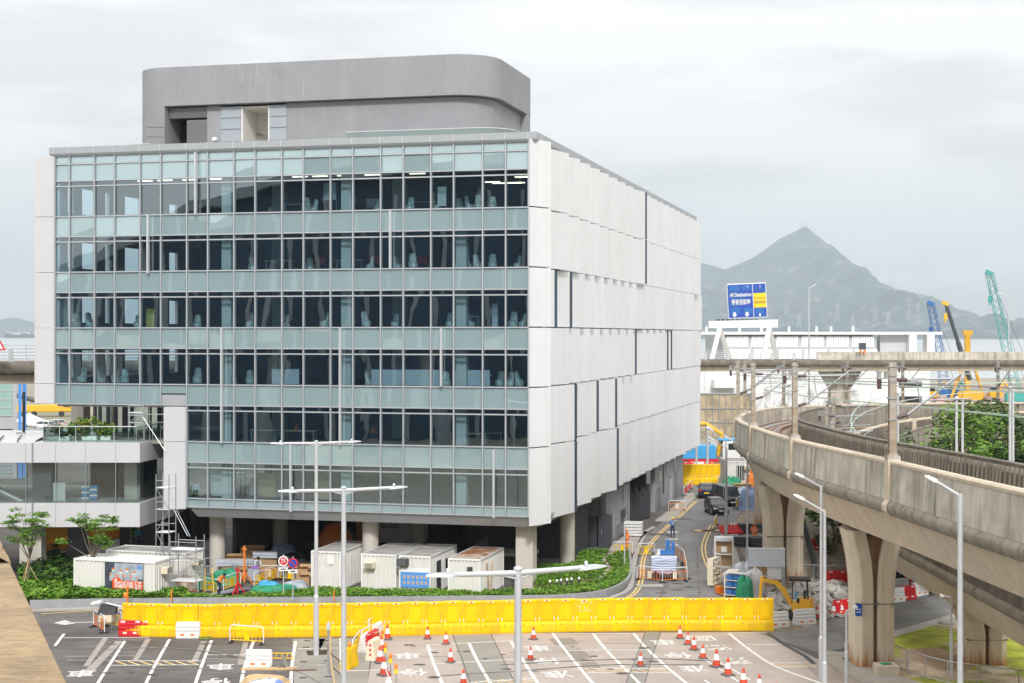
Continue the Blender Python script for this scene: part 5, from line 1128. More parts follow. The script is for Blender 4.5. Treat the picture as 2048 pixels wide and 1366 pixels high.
# ================================================================== CONES
def cone(label, stripes=1):
    root = thing('traffic_cone', label, 'traffic cone', (0,0,0), 0, 'traffic cones')
    m = MB(); m.bbox((0,0,.035), (.44,.44,.07), .02); m.build('base', K['conebase'], root)
    def rr_(z): return .165*(1-z/.86)+.02
    m = MB(); m.lathe([(rr_(.07),.07),(rr_(.30),.30)], n=12); m.lathe([(rr_(.55),.55),(rr_(.74),.74),(.01,.75)], n=12); m.build('body', K['cone'], root)
    m = MB(); m.lathe([(rr_(.30)+.002,.30),(rr_(.55)+.002,.55)], n=12); m.build('sleeve', K['reflect'], root)
    return root
cp = None
near = {775:'at the top of the taped cone line by the yellow row'}
for px, py, s, lb in ((775,1282,1.15,'cone at the head of the taped line, touching the yellow row'),(763,1304,1.1,'second cone in the taped line, beside the cream slotted barrier'),(760,1329,1.2,'third cone in the taped line'),(768,1354,1.25,'fourth cone in the taped line'),(777,1386,1.3,'cone at the bottom edge of the taped line'),
    (855,1281,.95,'lone cone close to the yellow row left of the painted bay'),(892,1291,.95,'cone on the back corner line of the painted bay'),(901,1328,1.0,'cone inside the painted bay on the pink concrete'),(927,1372,1.0,'cone at the bottom edge inside the painted bay'),(1067,1282,.95,'cone near the yellow row right of the nearest lamp post'),(1061,1323,.95,'cone on the lettering right of the nearest lamp post'),
    (1281,1335,.95,'lone cone in the grey concrete strip between the bays'),(1360,1280,.95,'first cone of the slanting line at right, at the yellow row'),(1376,1292,.95,'second cone of the slanting line at right'),(1388,1303,1.0,'third cone of the slanting line at right'),(1406,1320,1.0,'fourth cone of the slanting line at right'),(1433,1337,1.25,'fifth cone of the slanting line, on a wide black base'),(1456,1354,1.2,'sixth cone of the slanting line, with a pink foot'),(1487,1376,1.2,'seventh cone of the slanting line at the bottom edge'),(1519,1384,1.05,'eighth cone of the slanting line at the bottom edge'),(1553,1402,1.05,'last cone of the slanting line, only its tip in view'),
    (1634,1241,1.05,'cone beside the white barrier before the excavator'),(1648,1243,1.05,'cone behind the pair of thin lamp posts by the rubble'),(1667,1236,1.15,'tall cone at the edge of the rubble heap'),(1683,1233,1.1,'tall cone beside the red barrier near the tall pier'),(1706,1328,1.2,'cone on the footpath against the foot of the tall pier')):
    if cp is None: cp = cone(lb); r_ = cp; r_.location = G(px, py-3); r_.scale = (s,)*3
    else: r_ = dup(cp, G(px, py-3), rnd.random()*3, lb, None, s)
m = MB(); pts = [G(768,1329,1.05), G(777,1354,1.0), G(790,1380,1.05)]; m.path(pts, .025, 4); m.path([G(735,1270,1.0), G(768,1260,.9)], .02, 4); tag(m.build('warning_tape', K['reflect']), 'white warning tape strung between the cones', 'tape')
for px, py in ((763,1290),(769,1318),(779,1340),(790,1362)):
    root = thing('warning_lamp', 'small amber warning lamp in the taped cone line, ' + {763:'topmost',769:'second from the top',779:'third from the top',790:'lowest'}[px], 'warning lamp', G(px+2, py+8), 0, 'amber warning lamps on the cone line'); m = MB(); m.box(-.08,.08,-.05,.05,.55,.78); m.build('battery_box', K['hatyellow'], root); m = MB(); m.lathe([(.05,.78),(.09,.84),(.09,1.0),(.03,1.06)], (0,0,0), 8); m.build('lens', K['hatorange'], root); m = MB(); m.tube((0,0,0),(0,0,.55),.025,5); m.build('stake', K['steel'], root)
# ================================================================== CROWD BARRIERS
def crowd_barrier(k, label, L_=2.0, top='reflect'):
    root = thing('crowd_barrier', label, 'crowd barrier', (0,0,0), 0, 'crowd barriers')
    a = L_/2; m = MB(); m.path([(-a,0,.08),(-a,0,.86),(-a+.12,0,1.0),(a-.12,0,1.0),(a,0,.86),(a,0,.08)], .03, 6); m.build('hoop', K[top], root)
    m = MB(); m.tube((-a,0,.74),(a,0,.74),.028,5); m.tube((-a,0,.2),(a,0,.2),.028,5)
    n_ = 9
    for i in range(1, n_): m.tube((-a+L_*i/n_,0,.2),(-a+L_*i/n_,0,.74),.02,4)
    m.build('rail', K[k], root)
    m = MB(); m.box(-.16,.16,-.02,.02,.24,.72); m.build('plate', K[k if k != 'orange' else 'cream'], root)
    for s in (-1,1): m = MB(); m.cbox((s*(a-.08),0,.05),(.10,.55,.06)); m.cbox((s*(a-.08),0,.1),(.06,.2,.12)); m.build('foot', K['rubber'], root)
    return root
cb = {}
def put_cb(k, a, b, label, z=0, top='reflect'):
    A, Bp = G(*a, z), G(*b, z); d = Bp-A
    key = (k, top)
    if key not in cb: cb[key] = crowd_barrier(k, label, 2.0, top); r_ = cb[key]; r_.location = (A+Bp)/2; r_.rotation_euler.z = math.atan2(d.y,d.x)
    else: r_ = dup(cb[key], (A+Bp)/2, math.atan2(d.y,d.x), label)
    r_.scale = (d.length/2.0, 1, 1); return r_
for k, a, b, z, lb in (('barrier',(460,1286),(527,1290),0,'yellow crowd barrier on castors before the yellow row'),('orange',(187,1254),(209,1267),0,'orange crowd barrier at the left end of the yellow row'),('barrier',(212,1254),(243,1258),0,'yellow crowd barrier behind the rubbish frame at left'),
    ('barrier',(705,1318),(722,1296),0,'yellow crowd barrier panel left of the cone line'),('barrier',(723,1298),(748,1283),0,'white topped yellow crowd barrier left of the cone line'),('barrier',(738,1275),(748,1270),0,'yellow crowd barrier leaning at the yellow row'),
    ('orange',(1274,1160),(1325,1166),0,'orange crowd barrier in front of the wrapped platform, left one'),('orange',(1325,1166),(1374,1163),0,'orange crowd barrier in front of the wrapped platform, right one'),('orange',(1374,1160),(1368,1130),0,'orange crowd barrier along the right side of the wrapped platform'),('orange',(1368,1128),(1345,1108),0,'orange crowd barrier curving behind the wrapped platform'),('barrier',(1275,1113),(1309,1112),0,'yellow crowd barrier behind the wrapped platform'),
    ('barrier',(1225,1110),(1265,1110),.13,'yellow crowd barrier on the pavement before the worker in orange'),('orange',(1337,1022),(1371,1022),.1,'orange crowd barrier on the pavement by the louvred doors'),('orange',(1262,1074),(1284,1070),.1,'orange crowd barrier beside the stacked white blocks'),
    ('barrier',(402,1184),(436,1190),.02,'yellow crowd barrier left of the bending worker'),('barrier',(447,1184),(481,1172),.02,'yellow crowd barrier right of the bending worker'),('barrier',(508,1175),(532,1168),.02,'yellow crowd barrier slanting behind the blue sheet'),('barrier',(532,1168),(563,1156),.02,'yellow crowd barrier behind the first round sign'),('orange',(521,1160),(558,1160),.02,'orange crowd barrier behind the tilted yellow ones'),('barrier',(556,1160),(604,1166),.02,'yellow crowd barrier right of the second round sign'),('orange',(342,1186),(396,1188),.02,'white and orange crowd barrier in front of the scaffold'),
    ('barrier',(1472,1018),(1482,1010),.1,'yellow crowd barrier beside the parked van'),('barrier',(1428,1060),(1434,1050),0,'yellow crowd barrier standing on the kerb past the parked cars'),('orange',(1690,1320),(1722,1318),.13,'tilted orange crowd barrier on the footpath near the tall pier'),
    ('redpl',(1368,992),(1376,985),.1,'red crowd barrier at the far corner of the office wall'),('redpl',(1376,985),(1383,978),.1,'red crowd barrier just behind the other red one')):
    put_cb(k, a, b, lb, z)
# ================================================================== LAMP POSTS
def streetlight_twin(px, top, label, D, base=0.0, al=2.3, rot=R(20)):
    X_ = (px-1024)/F*D; zt = H-(top-HOR)/F*D
    root = thing('street_lamp', label, 'street lamp', (X_, D, base), rot, 'double arm street lamps')
    m = MB(); m.tube((0,0,0),(0,0,3.1),.15,12,.145); m.tube((0,0,3.1),(0,0,3.25),.15,12,.105); m.tube((0,0,3.25),(0,0,zt),.105,12,.085); m.lathe([(.09,zt-.02),(.11,zt),(.11,zt+.06),(.05,zt+.09)], (0,0,0), 10); m.build('pole', K['galv'], root)
    for s in (-1,1):
        m = MB(); m.tube((s*.05,0,zt-.07),(s*(al-.55),0,zt-.03),.07,10,.06); m.tube((s*.05,0,zt-.2),(s*.45,0,zt-.1),.03,6); m.build('arm', K['frame_lt'], root)
        m = MB(); x0, x1 = s*(al-.6), s*(al+.15)
        m.loft([[(x0,-.09,zt-.09),(x0,.09,zt-.09),(x0,.09,zt+.01),(x0,-.09,zt+.01)],[(x0+s*.15,-.14,zt-.08),(x0+s*.15,.14,zt-.08),(x0+s*.15,.12,zt+.02),(x0+s*.15,-.12,zt+.02)],[(x1-s*.25,-.13,zt-.05),(x1-s*.25,.13,zt-.05),(x1-s*.25,.11,zt+.03),(x1-s*.25,-.11,zt+.03)],[(x1,-.04,zt-.03),(x1,.04,zt-.03),(x1,.03,zt),(x1,-.03,zt)]], smooth=False)
        h_ = m.build('lamp_head', K['frame_lt'], root); m = MB(); m.lathe([(.045,zt+.03),(.045,zt+.12),(.02,zt+.13)], (x0+s*.22,0,0), 8); m.build('photocell', K['frame_lt'], h_)
    return root
streetlight_twin(632.5, 884, 'double arm street lamp standing in the dug up island', 83.6); streetlight_twin(687.5, 977, 'taller looking double arm street lamp right of the dug up island', 58.2); streetlight_twin(1036, 1140, 'nearest double arm street lamp with its head low in the photo', 37.8, al=2.15)
def lamp_single(px, D, zt, tip, label, base=0.0, r=.075):
    X_ = (px-1024)/F*D; root = thing('street_lamp', label, 'street lamp', (X_, D, base), 0, 'single arm street lamps'); t = P(*tip, D) - Vector((X_, D, 0))
    m = MB(); m.tube((0,0,0),(0,0,2.0),r*1.5,10); m.tube((0,0,2.0),(0,0,2.1),r*1.5,10,r); m.tube((0,0,2.1),(0,0,zt),r,10,r*.8); m.build('pole', K['galv'], root)
    s = 1 if t.x > 0 else -1; d = Vector((t.x, 0, t.z-zt)); e = Vector((0,0,zt)) + d*.62
    m = MB(); m.tube((0,0,zt-.08), e, r*.55, 8); m.build('arm', K['galv'], root)
    dn = d.normalized(); up = Vector((-dn.z*s, 0, dn.x*s)) if True else None; q = Vector((0,1,0)); up = dn.cross(q)*(-1 if dn.x > 0 else 1); up = up if up.z > 0 else -up
    rings = [[(e + dn*a + q*(sx*wd) + up*(hh if j > 1 else -hh*.4))[:] for j, sx in enumerate((-1,1,1,-1))] for a, wd, hh in ((0,.05,.04),(.15,.15,.10),(d.length*.3,.15,.09),(d.length*.4,.05,.03))]
    m = MB(); m.loft(rings, smooth=False); m.build('lamp_head', K['whitepaint'], root); return root
lamp_single(1451.5, 131.6, 8.15, (1414,852), 'single arm street lamp by the parked cars, with the higher head'); lamp_single(1453.5, 133.5, 7.4, (1417,874), 'street lamp whose white head hangs just below the higher head'); lamp_single(1494.6, 111.6, 8.9, (1449,872), 'single arm street lamp left of the white portal frame')
lamp_single(1642.5, 78, 9.55, (1590,947), 'left one of two close lamp posts before the tall pier', 0, .085); lamp_single(1649.5, 72, 9.0, (1588,990), 'right one of two close lamp posts before the tall pier', 0, .085); lamp_single(1920.5, 55, 11.45, (1851,953), 'single arm street lamp in front of the viaduct parapet at right', 0, .11)
lamp_single(1693, 74.5, 4.0, (1715,1214), 'short footpath lamp before the tall pier', 0, .06); lamp_single(1902.5, 78.5, 4.0, (1880,1192), 'short footpath lamp at the fence on the grass', 0, .06)
lamp_single(1680-62, 300, 26, (1632,569), 'tall thin lamp on the elevated road right of the blue sign', 0, .14); lamp_single(2018, 298, 24.5, (1995,586), 'tall thin lamp on the elevated road near the teal crane', 0, .14)
for i, (px, D, t, lb) in enumerate(((1913,100,800,'left one of a pair of thin posts before the wood'),(1925,102,803,'right one of a pair of thin posts before the wood'),(2020,98,780,'left one of a pair of thin posts at the right edge'),(2026,104,770,'right one of a pair of thin posts at the right edge'),(1796,112,790,'thin post behind the big catenary pole'))):
    p = at(px, D); zt = H-(t-HOR)/F*D; root = thing('lamp_post', lb, 'post', p, 0, 'thin posts before the wood'); m = MB(); m.tube((0,0,0),(0,0,zt),.11,8,.08); m.build('pole', K['galv'], root); m = MB(); m.lathe([(.1,zt),(.16,zt+.1),(.12,zt+.22)], (0,0,0), 8); m.build('cap', K['frame_lt'], root)
for px, py, h, lb in ((1415,968,6.2,'grey post with a raised white arm beside the far yellow barriers'),(1393,966,7.5,'thin post at the far end of the office wall')):
    D = G(px,py).y; root = thing('lamp_post', lb, 'post', G(px,py)); m = MB(); m.tube((0,0,0),(0,0,h),.14,8); m.build('pole', K['galv'], root); m = MB(); m.lathe([(.2,h),(.28,h+.15),(.2,h+.3)], (0,0,0), 8); m.build('cap', K['frame_lt'], root)
# ================================================================== ROAD SIGNS
def pole_sign(px, py, label, kind):
    p = G(px, py, .36); root = thing('road_sign', label, 'road sign', p); m = MB(); m.tube((0,0,0),(0,0,2.75),.04,8); m.build('pole', K['galv'], root)
    m = MB(); T = m.T; m.T = Matrix.Translation((0,-.06,2.35)) @ Matrix.Rotation(R(90), 4, 'X'); m.lathe([(.33,0),(.33,.03)], (0,0,0), 24, False); d = m.build('disc', K['redpl'] if kind else K['whitepaint'], root)
    m = MB(); m.T = Matrix.Translation((0,-.095,2.35)) @ Matrix.Rotation(R(90), 4, 'X'); m.lathe([(.25,0),(.25,.004)], (0,0,0), 24, False); m.build('disc_face', K['signblue' if kind else 'redpl'], d)
    m = MB()
    if kind: m.cbox((0,-.106,2.35), (.52,.006,.06), 0, 0, R(45)); m.build('slash', K['redpl'], d)
    else: text_into(m, '停車\n止步', .15, Matrix.Translation((0,-.106,2.35)) @ Matrix.Rotation(R(90), 4, 'X'), .003); m.build('disc_lettering', K['whitepaint'], d)
    m = MB(); m.box(-.28,.28,-.07,-.05,1.72,1.95); m.m = 1; m.cbox((0,-.073,1.835), (.32,.006,.07)); m.build('sub_plate', [K['whitepaint'], K['black']], root)
pole_sign(567, 1196, 'red round road sign on a pole in the plant bed', 0); pole_sign(586, 1201, 'blue and red no parking road sign on a pole in the plant bed', 1)
root = thing('post', 'bare grey post at the corner of the plant bed by the side road', 'post', G(1249,1133,.36)); MB().tube((0,0,0),(0,0,2.9),.06,8).build('pole', K['galv'], root); MB().lathe([(.06,2.9),(.07,2.95),(.03,3.0)], (0,0,0), 8).build('cap', K['frame_lt'], root)
# ================================================================== PLANT BED
r7 = random.Random(11)
def cover(pts, label, name, dens, hgt, s, mats, zb=.36, patch=.0):
    """leafy ground cover scattered over the outline pts (world xy)"""
    xs = [p[0] for p in pts]; ys = [p[1] for p in pts]; A = (max(xs)-min(xs))*(max(ys)-min(ys)); mb = MB()
    def inside(x, y):
        c = False; j = len(pts)-1
        for i in range(len(pts)):
            if (pts[i][1] > y) != (pts[j][1] > y) and x < (pts[j][0]-pts[i][0])*(y-pts[i][1])/(pts[j][1]-pts[i][1])+pts[i][0]: c = not c
            j = i
        return c
    for _ in range(int(A*dens)):
        x, y = r7.uniform(min(xs), max(xs)), r7.uniform(min(ys), max(ys))
        if not inside(x, y): continue
        q = math.sin(x*1.9+y*.7)*math.sin(y*2.3-x*.6)
        if patch and q < -1+patch*1.2 and r7.random() < .8: continue
        h = hgt*(.55+.45*q*.6+.25*r7.random()); mb.m = 0 if r7.random() < .55+.4*q else 1; sz = s*(.6+.9*r7.random()**2)
        for k in range(3): leaf(mb, Vector((x+r7.uniform(-.08,.08), y+r7.uniform(-.08,.08), zb+h*r7.uniform(.25,1))), sz, r7, .2)
    return stuff(mb.build(name, [K[mats[0]], K[mats[1]]], None, False), label, 'plants')
def Gx(pts, z=.36): return [tuple(G(x, y, z).xy) for x, y in pts]
wallpx = lambda a, b, o: [G(x, y + o, .36) for x, y in ((60,1217),(240,1213),(450,1211),(620,1210),(900,1208),(1100,1206)) if a <= x <= b]
front = [(300,1200),(450,1199),(620,1198),(900,1196),(1100,1192),(1190,1186),(1225,1177),(1250,1163)]
cover(Gx(front + [(1190,1168),(1100,1180),(1000,1184),(860,1184),(700,1180),(610,1180),(560,1188),(505,1192),(440,1196),(380,1192),(300,1188)]), 'low bright green ground cover along the front of the plant bed', 'ground_cover', 150, .34, .085, ('coverA','coverB'))
cover(Gx([(1060,1188),(1190,1168),(1248,1163),(1258,1150),(1256,1108),(1234,1107),(1212,1120),(1226,1140),(1205,1160),(1150,1172),(1070,1182)]), 'taller green ground cover on the rounded corner of the plant bed', 'ground_cover', 150, .36, .09, ('coverA','coverB'))
cover(Gx([(1070,1178),(1140,1168),(1195,1158),(1215,1142),(1203,1122),(1222,1104),(1160,1106),(1150,1130),(1075,1135)]), 'patchy dark green ground cover around the round column', 'ground_cover', 80, .4, .105, ('coverB','coverA'), .37, .5)
cover(Gx([(40,1202),(300,1200),(380,1199),(370,1190),(280,1184),(180,1168),(40,1160)]), 'dense leafy green hedge in front of the poster container', 'hedge', 110, .62, .16, ('coverB','coverA'))
cover(Gx([(40,1172),(150,1176),(146,1130),(110,1120),(40,1130)]), 'dark shrubs behind the hedge under the footbridge', 'shrubbery', 40, 1.6, .22, ('leafB','coverB'), .1)
cover([tuple(G(x,y).xy) for x,y in ((258,1092),(320,1092),(340,1070),(285,1060))], 'leafy green bushes behind the containers at left', 'shrubbery', 40, 2.6, .3, ('coverA','leafB'), .2)
cover([tuple(G(x,y).xy) for x,y in ((345,1072),(410,1072),(412,1058),(350,1056))], 'leafy green bushes before the orange barriers left of the first column', 'shrubbery', 40, 2.4, .3, ('coverA','leafA'), .2)
m = MB()
for i, (x, y) in enumerate(((1222,1108),(1214,1114),(1208,1121),(1210,1128),(1217,1134),(1221,1141),(1216,1149),(1208,1155),(1196,1161))):
    p = G(x, y, .40); m.cbox((p.x, p.y, .43), (.75,.75,.06), i*.3)
tag(m.build('stepping_path', K['paving']), 'winding pale stepping stone path through the plant bed', 'path')
for i, px in enumerate((1100,1114,1122,1134,1143,1158)):
    p = G(px, 1180-i*1.2, .36); root = thing('bollard_light', 'small white bollard light in the plant bed, ' + ['leftmost','second from left','third from left','third from right','second from right','rightmost'][i], 'bollard light', p, 0, 'white bollard lights in the plant bed'); MB().lathe([(.06,0),(.06,.5)], n=8).build('stem', K['steel_dk'], root); MB().lathe([(.07,.5),(.08,.54),(.08,.62),(.05,.66)], n=10).build('cap', K['whitepaint'], root)
for i, (px, py) in enumerate(((668,1204),(343,1203))):
    root = thing('marker_stake', ['orange marker stake in the plant bed between two lamp posts','orange marker stake behind the left barriers'][i], 'stake', G(px, py, .36)); MB().box(-.04,.04,-.03,.03,0,.75).build('stake', K['orange'], root)
root = thing('warning_lamp', 'amber warning lamp on the left end of the yellow barriers', 'warning lamp', G(255,1207,.36)); MB().box(-.05,.05,-.03,.03,0,1.1).build('stake', K['orange'], root); MB().lathe([(.1,.35),(.14,.42),(.14,.6),(.05,.7)], (-.12,0,0), 8).build('lens', K['hatorange'], root)
def airy_tree(px, py, h, label, seed, spread):
    r = random.Random(seed); p = G(px, py, .36); root = thing('young_tree', label, 'tree', p, 0, 'staked young trees in the plant bed'); t = MB(); cr = MB()
    top = limb(t, Vector((0,0,0)), Vector((.1,0,h*.38)), .085, .06, r)
    for i in range(11):
        a = i*2.4 + r.random(); k = r.uniform(.3,1); e = Vector((math.cos(a)*spread*k, math.sin(a)*spread*k*.8, h*r.uniform(.55,1.0 if k < .6 else .86)))
        mid = limb(t, top, e, .04, .012, r)
        for j in range(3):
            c = e + Vector((r.uniform(-.45,.45), r.uniform(-.45,.45), r.uniform(-.2,.3))); cr.m = 0 if r.random() < .6 else 1
            t.tube(e, c, .012, 3); clump(cr, c, (.5,.5,.14), 55, .11, r, .75)
    t.build('trunk', K['bark'], root); cr.build('crown', [K['leafA'], K['coverB']], root, False)
    for a in (.4, 2.5, 4.6): MB().tube((math.cos(a)*.8, math.sin(a)*.8, 0), (-math.cos(a)*.12, -math.sin(a)*.12, 1.9), .03, 5).build('stake', K['cane'], root)
airy_tree(56, 1175, 4.9, 'young feathery tree with stakes, left one under the footbridge', 3, 1.25); airy_tree(182, 1182, 5.4, 'young feathery tree with stakes before the poster container', 5, 1.75)
r9 = random.Random(4)
for i, (x, y, s, lb) in enumerate(((-29.6,110.6,1.0,'round green shrub on the footbridge terrace behind the glass rail'),(-31.3,110.3,.75,'small palm like plant at the left end of the terrace'),(-28.6,111,.7,'yellow green shrub beside the round one on the terrace'))):
    root = thing('terrace_shrub', lb, 'shrub', (x,y,9.62)); cr = MB()
    for j in range(9): cr.m = j % 2; clump(cr, Vector((r9.uniform(-.8,.8)*s, r9.uniform(-.6,.6)*s, r9.uniform(.4,1.5)*s)), (.5*s,.5*s,.4*s), 55, .16, r9, .2)
    cr.build('foliage', [K['yellowleaf' if i != 1 else 'leafC'], K['leafA']], root, False); MB().box(-.5*s,.5*s,-.4*s,.4*s,0,.3).build('planter_box', K['whitepaint'], root)

# ================================================================== CONTAINERS
def container(label, x, y, rz, wd, ln, h, roofk, name='site_container', win=None, z=0.0):
    """wd across the front (local x), ln to the back (local y), front at local y=0"""
    root = thing(name, label, 'container', (x, y, z), rz, 'white site containers')
    def corr(n, L_):
        pts = []
        for i in range(n):
            a, b = L_*i/n, L_*(i+1)/n; q = (b-a)
            pts += [(a,0),(a+q*.3,0),(a+q*.45,.045),(a+q*.8,.045),(a+q*.95,0)]
        return pts + [(L_,0)]
    def wall(n, a, b):
        a, b = Vector(a), Vector(b); d = (b-a); L_ = d.length; d.normalize(); nn = Vector((d.y, -d.x)); m = MB(); ps = [(u_, v_*1.6) for u_, v_ in corr(n, L_)]
        for (u, v), (u2, v2) in zip(ps, ps[1:]):
            p0, p1 = a + d*u - nn*v, a + d*u2 - nn*v2; m.quad((p0.x,p0.y,.12),(p1.x,p1.y,.12),(p1.x,p1.y,h-.1),(p0.x,p0.y,h-.1))
        return m.build('corrugated_wall', K['container'], root, False)
    w2 = wd/2; wall(max(6, int(wd/.27)), (-w2+.03,.03), (w2-.03,.03)); wall(int(ln/.28), (w2-.03,.05), (w2-.03,ln-.05)); wall(int(ln/.28), (-w2+.03,ln-.05), (-w2+.03,.05)); wall(8, (w2-.03,ln-.03), (-w2+.03,ln-.03))
    m = MB()
    for sx in (-1,1):
        for yy in (0, ln-.1): m.box(sx*w2-.07 if sx > 0 else sx*w2-.01, sx*w2+.01 if sx > 0 else sx*w2+.07, yy-.01, yy+.1, 0, h)
        m.box(sx*w2-.06 if sx > 0 else sx*w2, sx*w2 if sx > 0 else sx*w2+.06, .1, ln-.1, h-.12, h-.01); m.box(sx*w2-.06 if sx > 0 else sx*w2, sx*w2 if sx > 0 else sx*w2+.06, .1, ln-.1, .02, .14)
    for yy in (0, ln-.06): m.box(-w2+.07, w2-.07, yy, yy+.06, h-.12, h-.01); m.box(-w2+.07, w2-.07, yy, yy+.06, .02, .14)
    m.build('corner_frame', K['whitepaint'], root)
    m = MB(); m.box(-w2+.04, w2-.04, .04, ln-.04, h-.10, h-.05)
    for i in range(int(ln/.32)): m.box(-w2+.12, w2-.12, .15+i*.32, .25+i*.32, h-.05, h-.03)
    m.build('roof', K[roofk], root); return root
def ac_unit(par, x, y, z, rz=0, dark=False):
    m = MB(); m.T = Matrix.Translation((x,y,z)) @ Matrix.Rotation(rz,4,'Z'); m.bbox((0,-.22,0), (.7,.45,.45), .03); o = m.build('air_conditioner', K['cream' if not dark else 'steel_dk'], par)
    m = MB(); m.T = Matrix.Translation((x,y,z)) @ Matrix.Rotation(rz,4,'Z')
    for i in range(5): m.box(-.28,.28,-.47,-.45,-.17+i*.07,-.14+i*.07)
    m.build('grille', K['louvre'], o)
def cx(px, D): return (px-1024)/F*D
c1 = container('white container left of the pillar behind the first lamp post', cx(652,104.8), 104.8, -TH, 2.1, 5.5, 2.62, 'croof'); m = MB(); m.box(.1,.55,-.02,.03,1.75,2.25); m.build('hatch', K['whitepaint'], c1)
c2 = container('white container with a boxed air conditioner right of the pillar', cx(757,103.4), 103.4, -TH, 2.4, 5.6, 2.62, 'croof'); ac_unit(c2, -.55, .02, 1.9)
c3 = container('white container with a blue notice board on its front', cx(829.5,102.6), 102.6, -TH, 2.15, 6, 2.62, 'croof')
m = MB(); m.box(-.95,.98,-.045,-.02,.55,1.55); m.m = 1; m.box(-.95,.98,-.045,-.02,1.55,1.82); m.m = 2
for i in range(6):
    for j in range(2): m.box(-.8+i*.3, -.62+i*.3, -.052, -.046, .75+j*.38, .97+j*.38)
m.build('notice_board', [K['brightblue'], K['plateW'], K['pink']], c3); ac_unit(c3, -.75, .02, 2.2, 0, True); m = MB(); m.box(1.05,1.09,1.4,2.3,.2,2.1); m.build('door', K['steel_dk'], c3); m = MB(); m.box(1.05,1.09,3.4,4.3,1.2,2.0); m.build('side_window', K['darkglass'], c3)
c4 = container('white container with rust covered roof', cx(928.5,101.3), 101.3, -TH, 2.17, 5.9, 2.62, 'rroof'); m = MB(); m.box(.2,.55,-.03,.02,1.7,2.1); m.build('vent', K['steel_dk'], c4); m = MB(); m.cbox((1.16,1.6,1.1),(.05,.16,2.3),0,R(14)); m.cbox((1.2,2.3,1.0),(.05,.16,2.2),0,R(-12)); m.build('leaning_timber', K['cane'], c4)
RB = -R(17)
c5 = container('long white container with a safety poster at left', cx(143,101.4)+2.9, 100.7, RB, 5.85, 2.5, 2.62, 'whitepaint')
pw_ = MB(); x0, x1 = -.62, 2.15
K['posterdark'] = mat('poster_dark', (.05,.06,.085), .5, var=.5, scale=1.5); K['postergrey'] = mat('poster_grey', (.34,.39,.45), .5, var=.4, scale=1.5); K['posterorange'] = mat('poster_orange', (.72,.10,.015), .5, var=.06)
PT = Matrix.Translation((0,0,.62)) @ Matrix.Diagonal((1,1,.76,1))
pw_.T = PT; pw_.box(x0, x1, -.06, -.03, .25, 2.45); po = pw_.build('poster', K['posterdark'], c5)
m = MB(); m.T = PT; m.box(x0+.7, x1-.02, -.066, -.061, 1.1, 2.4); m.build('poster_sky', K['postergrey'], po)
for i, (x, z, s) in enumerate(((.0,1.35,1.0),(.55,1.25,.95),(1.0,1.3,1.12),(1.5,1.15,.98))):
    f = MB(); f.T = PT
    f.yprism([(x-.28*s,z-.45),(x-.25*s,z+.2*s),(x-.1*s,z+.3*s),(x+.1*s,z+.3*s),(x+.25*s,z+.2*s),(x+.28*s,z-.45)], -.074, -.068); f.m = 1; f.yprism([(x+.11*s*math.cos(a*.524), z+.45*s+.14*s*math.sin(a*.524)) for a in range(12)], -.078, -.072); f.m = 2; f.yprism([(x+.13*s*math.cos(a*.524), z+.54*s+.1*s*math.sin(a*.524)) for a in range(7)], -.082, -.076); f.m = 3; f.yprism([(x-.1*s,z+.33*s),(x+.1*s,z+.33*s),(x+.09*s,z+.46*s),(x-.09*s,z+.46*s)], -.084, -.079); f.m = 4; f.yprism([(x-.3*s,z-.1),(x-.22*s,z+.2*s),(x-.13*s,z+.1)], -.08, -.07); f.yprism([(x+.3*s,z-.1),(x+.22*s,z+.2*s),(x+.13*s,z+.1)], -.08, -.07)
    f.build('poster_figure', [K['postergrey'], K['skin'], K['hatorange'], K['plateW'], K['hivis']], po)
m = MB(); m.T = PT; m.yprism([(-.05,.28),(-.05,1.05),(.1,1.2),(.45,1.2),(.62,.95),(2.14,.95),(2.14,.27),(.1,.27)], -.09, -.085); m.build('poster_banner', K['posterorange'], po)
RX = Matrix.Rotation(R(90), 4, 'X'); m = MB(); m.T = PT
text_into(m, "DON'T LET YOUR", .3, Matrix.Translation((.78,-.095,.74)) @ RX, .012, 1.35); text_into(m, 'GUARD DOWN', .36, Matrix.Translation((.78,-.095,.47)) @ RX, .014, 1.35); text_into(m, '#', .28, Matrix.Translation((.2,-.095,1.0)) @ RX, .012); text_into(m, '保持', .42, Matrix.Translation((1.8,-.095,.74)) @ RX, .008, .5); text_into(m, '警惕', .42, Matrix.Translation((1.8,-.095,.44)) @ RX, .008, .5); m.build('poster_lettering', K['plateW'], po)
m = MB()
for i, (k, dx, dz) in enumerate(((0,0,0),)): m.box(1.75,2.05,-.07,-.067,2.1,2.3)
m.build('poster_emblem', K['brightblue'], po)
ac_unit(c5, 2.95, 1.1, 1.95, R(90)); m = MB(); m.box(2.9,2.94,1.5,2.3,.15,2.1); m.build('end_door', K['whitepaint'], c5)
c6 = container('white container behind the poster container, beside the scaffold', cx(208,105.4)+2.9, 104.8, RB, 5.9, 2.5, 2.62, 'croof'); ac_unit(c6, 3.0, 1.2, 1.9, R(90)); m = MB()
for i in range(2): m.box(-1.4+i*1.5,-.4+i*1.5,-.03,.02,1.5,2.3)
m.build('window_shutter', K['container'], c6)
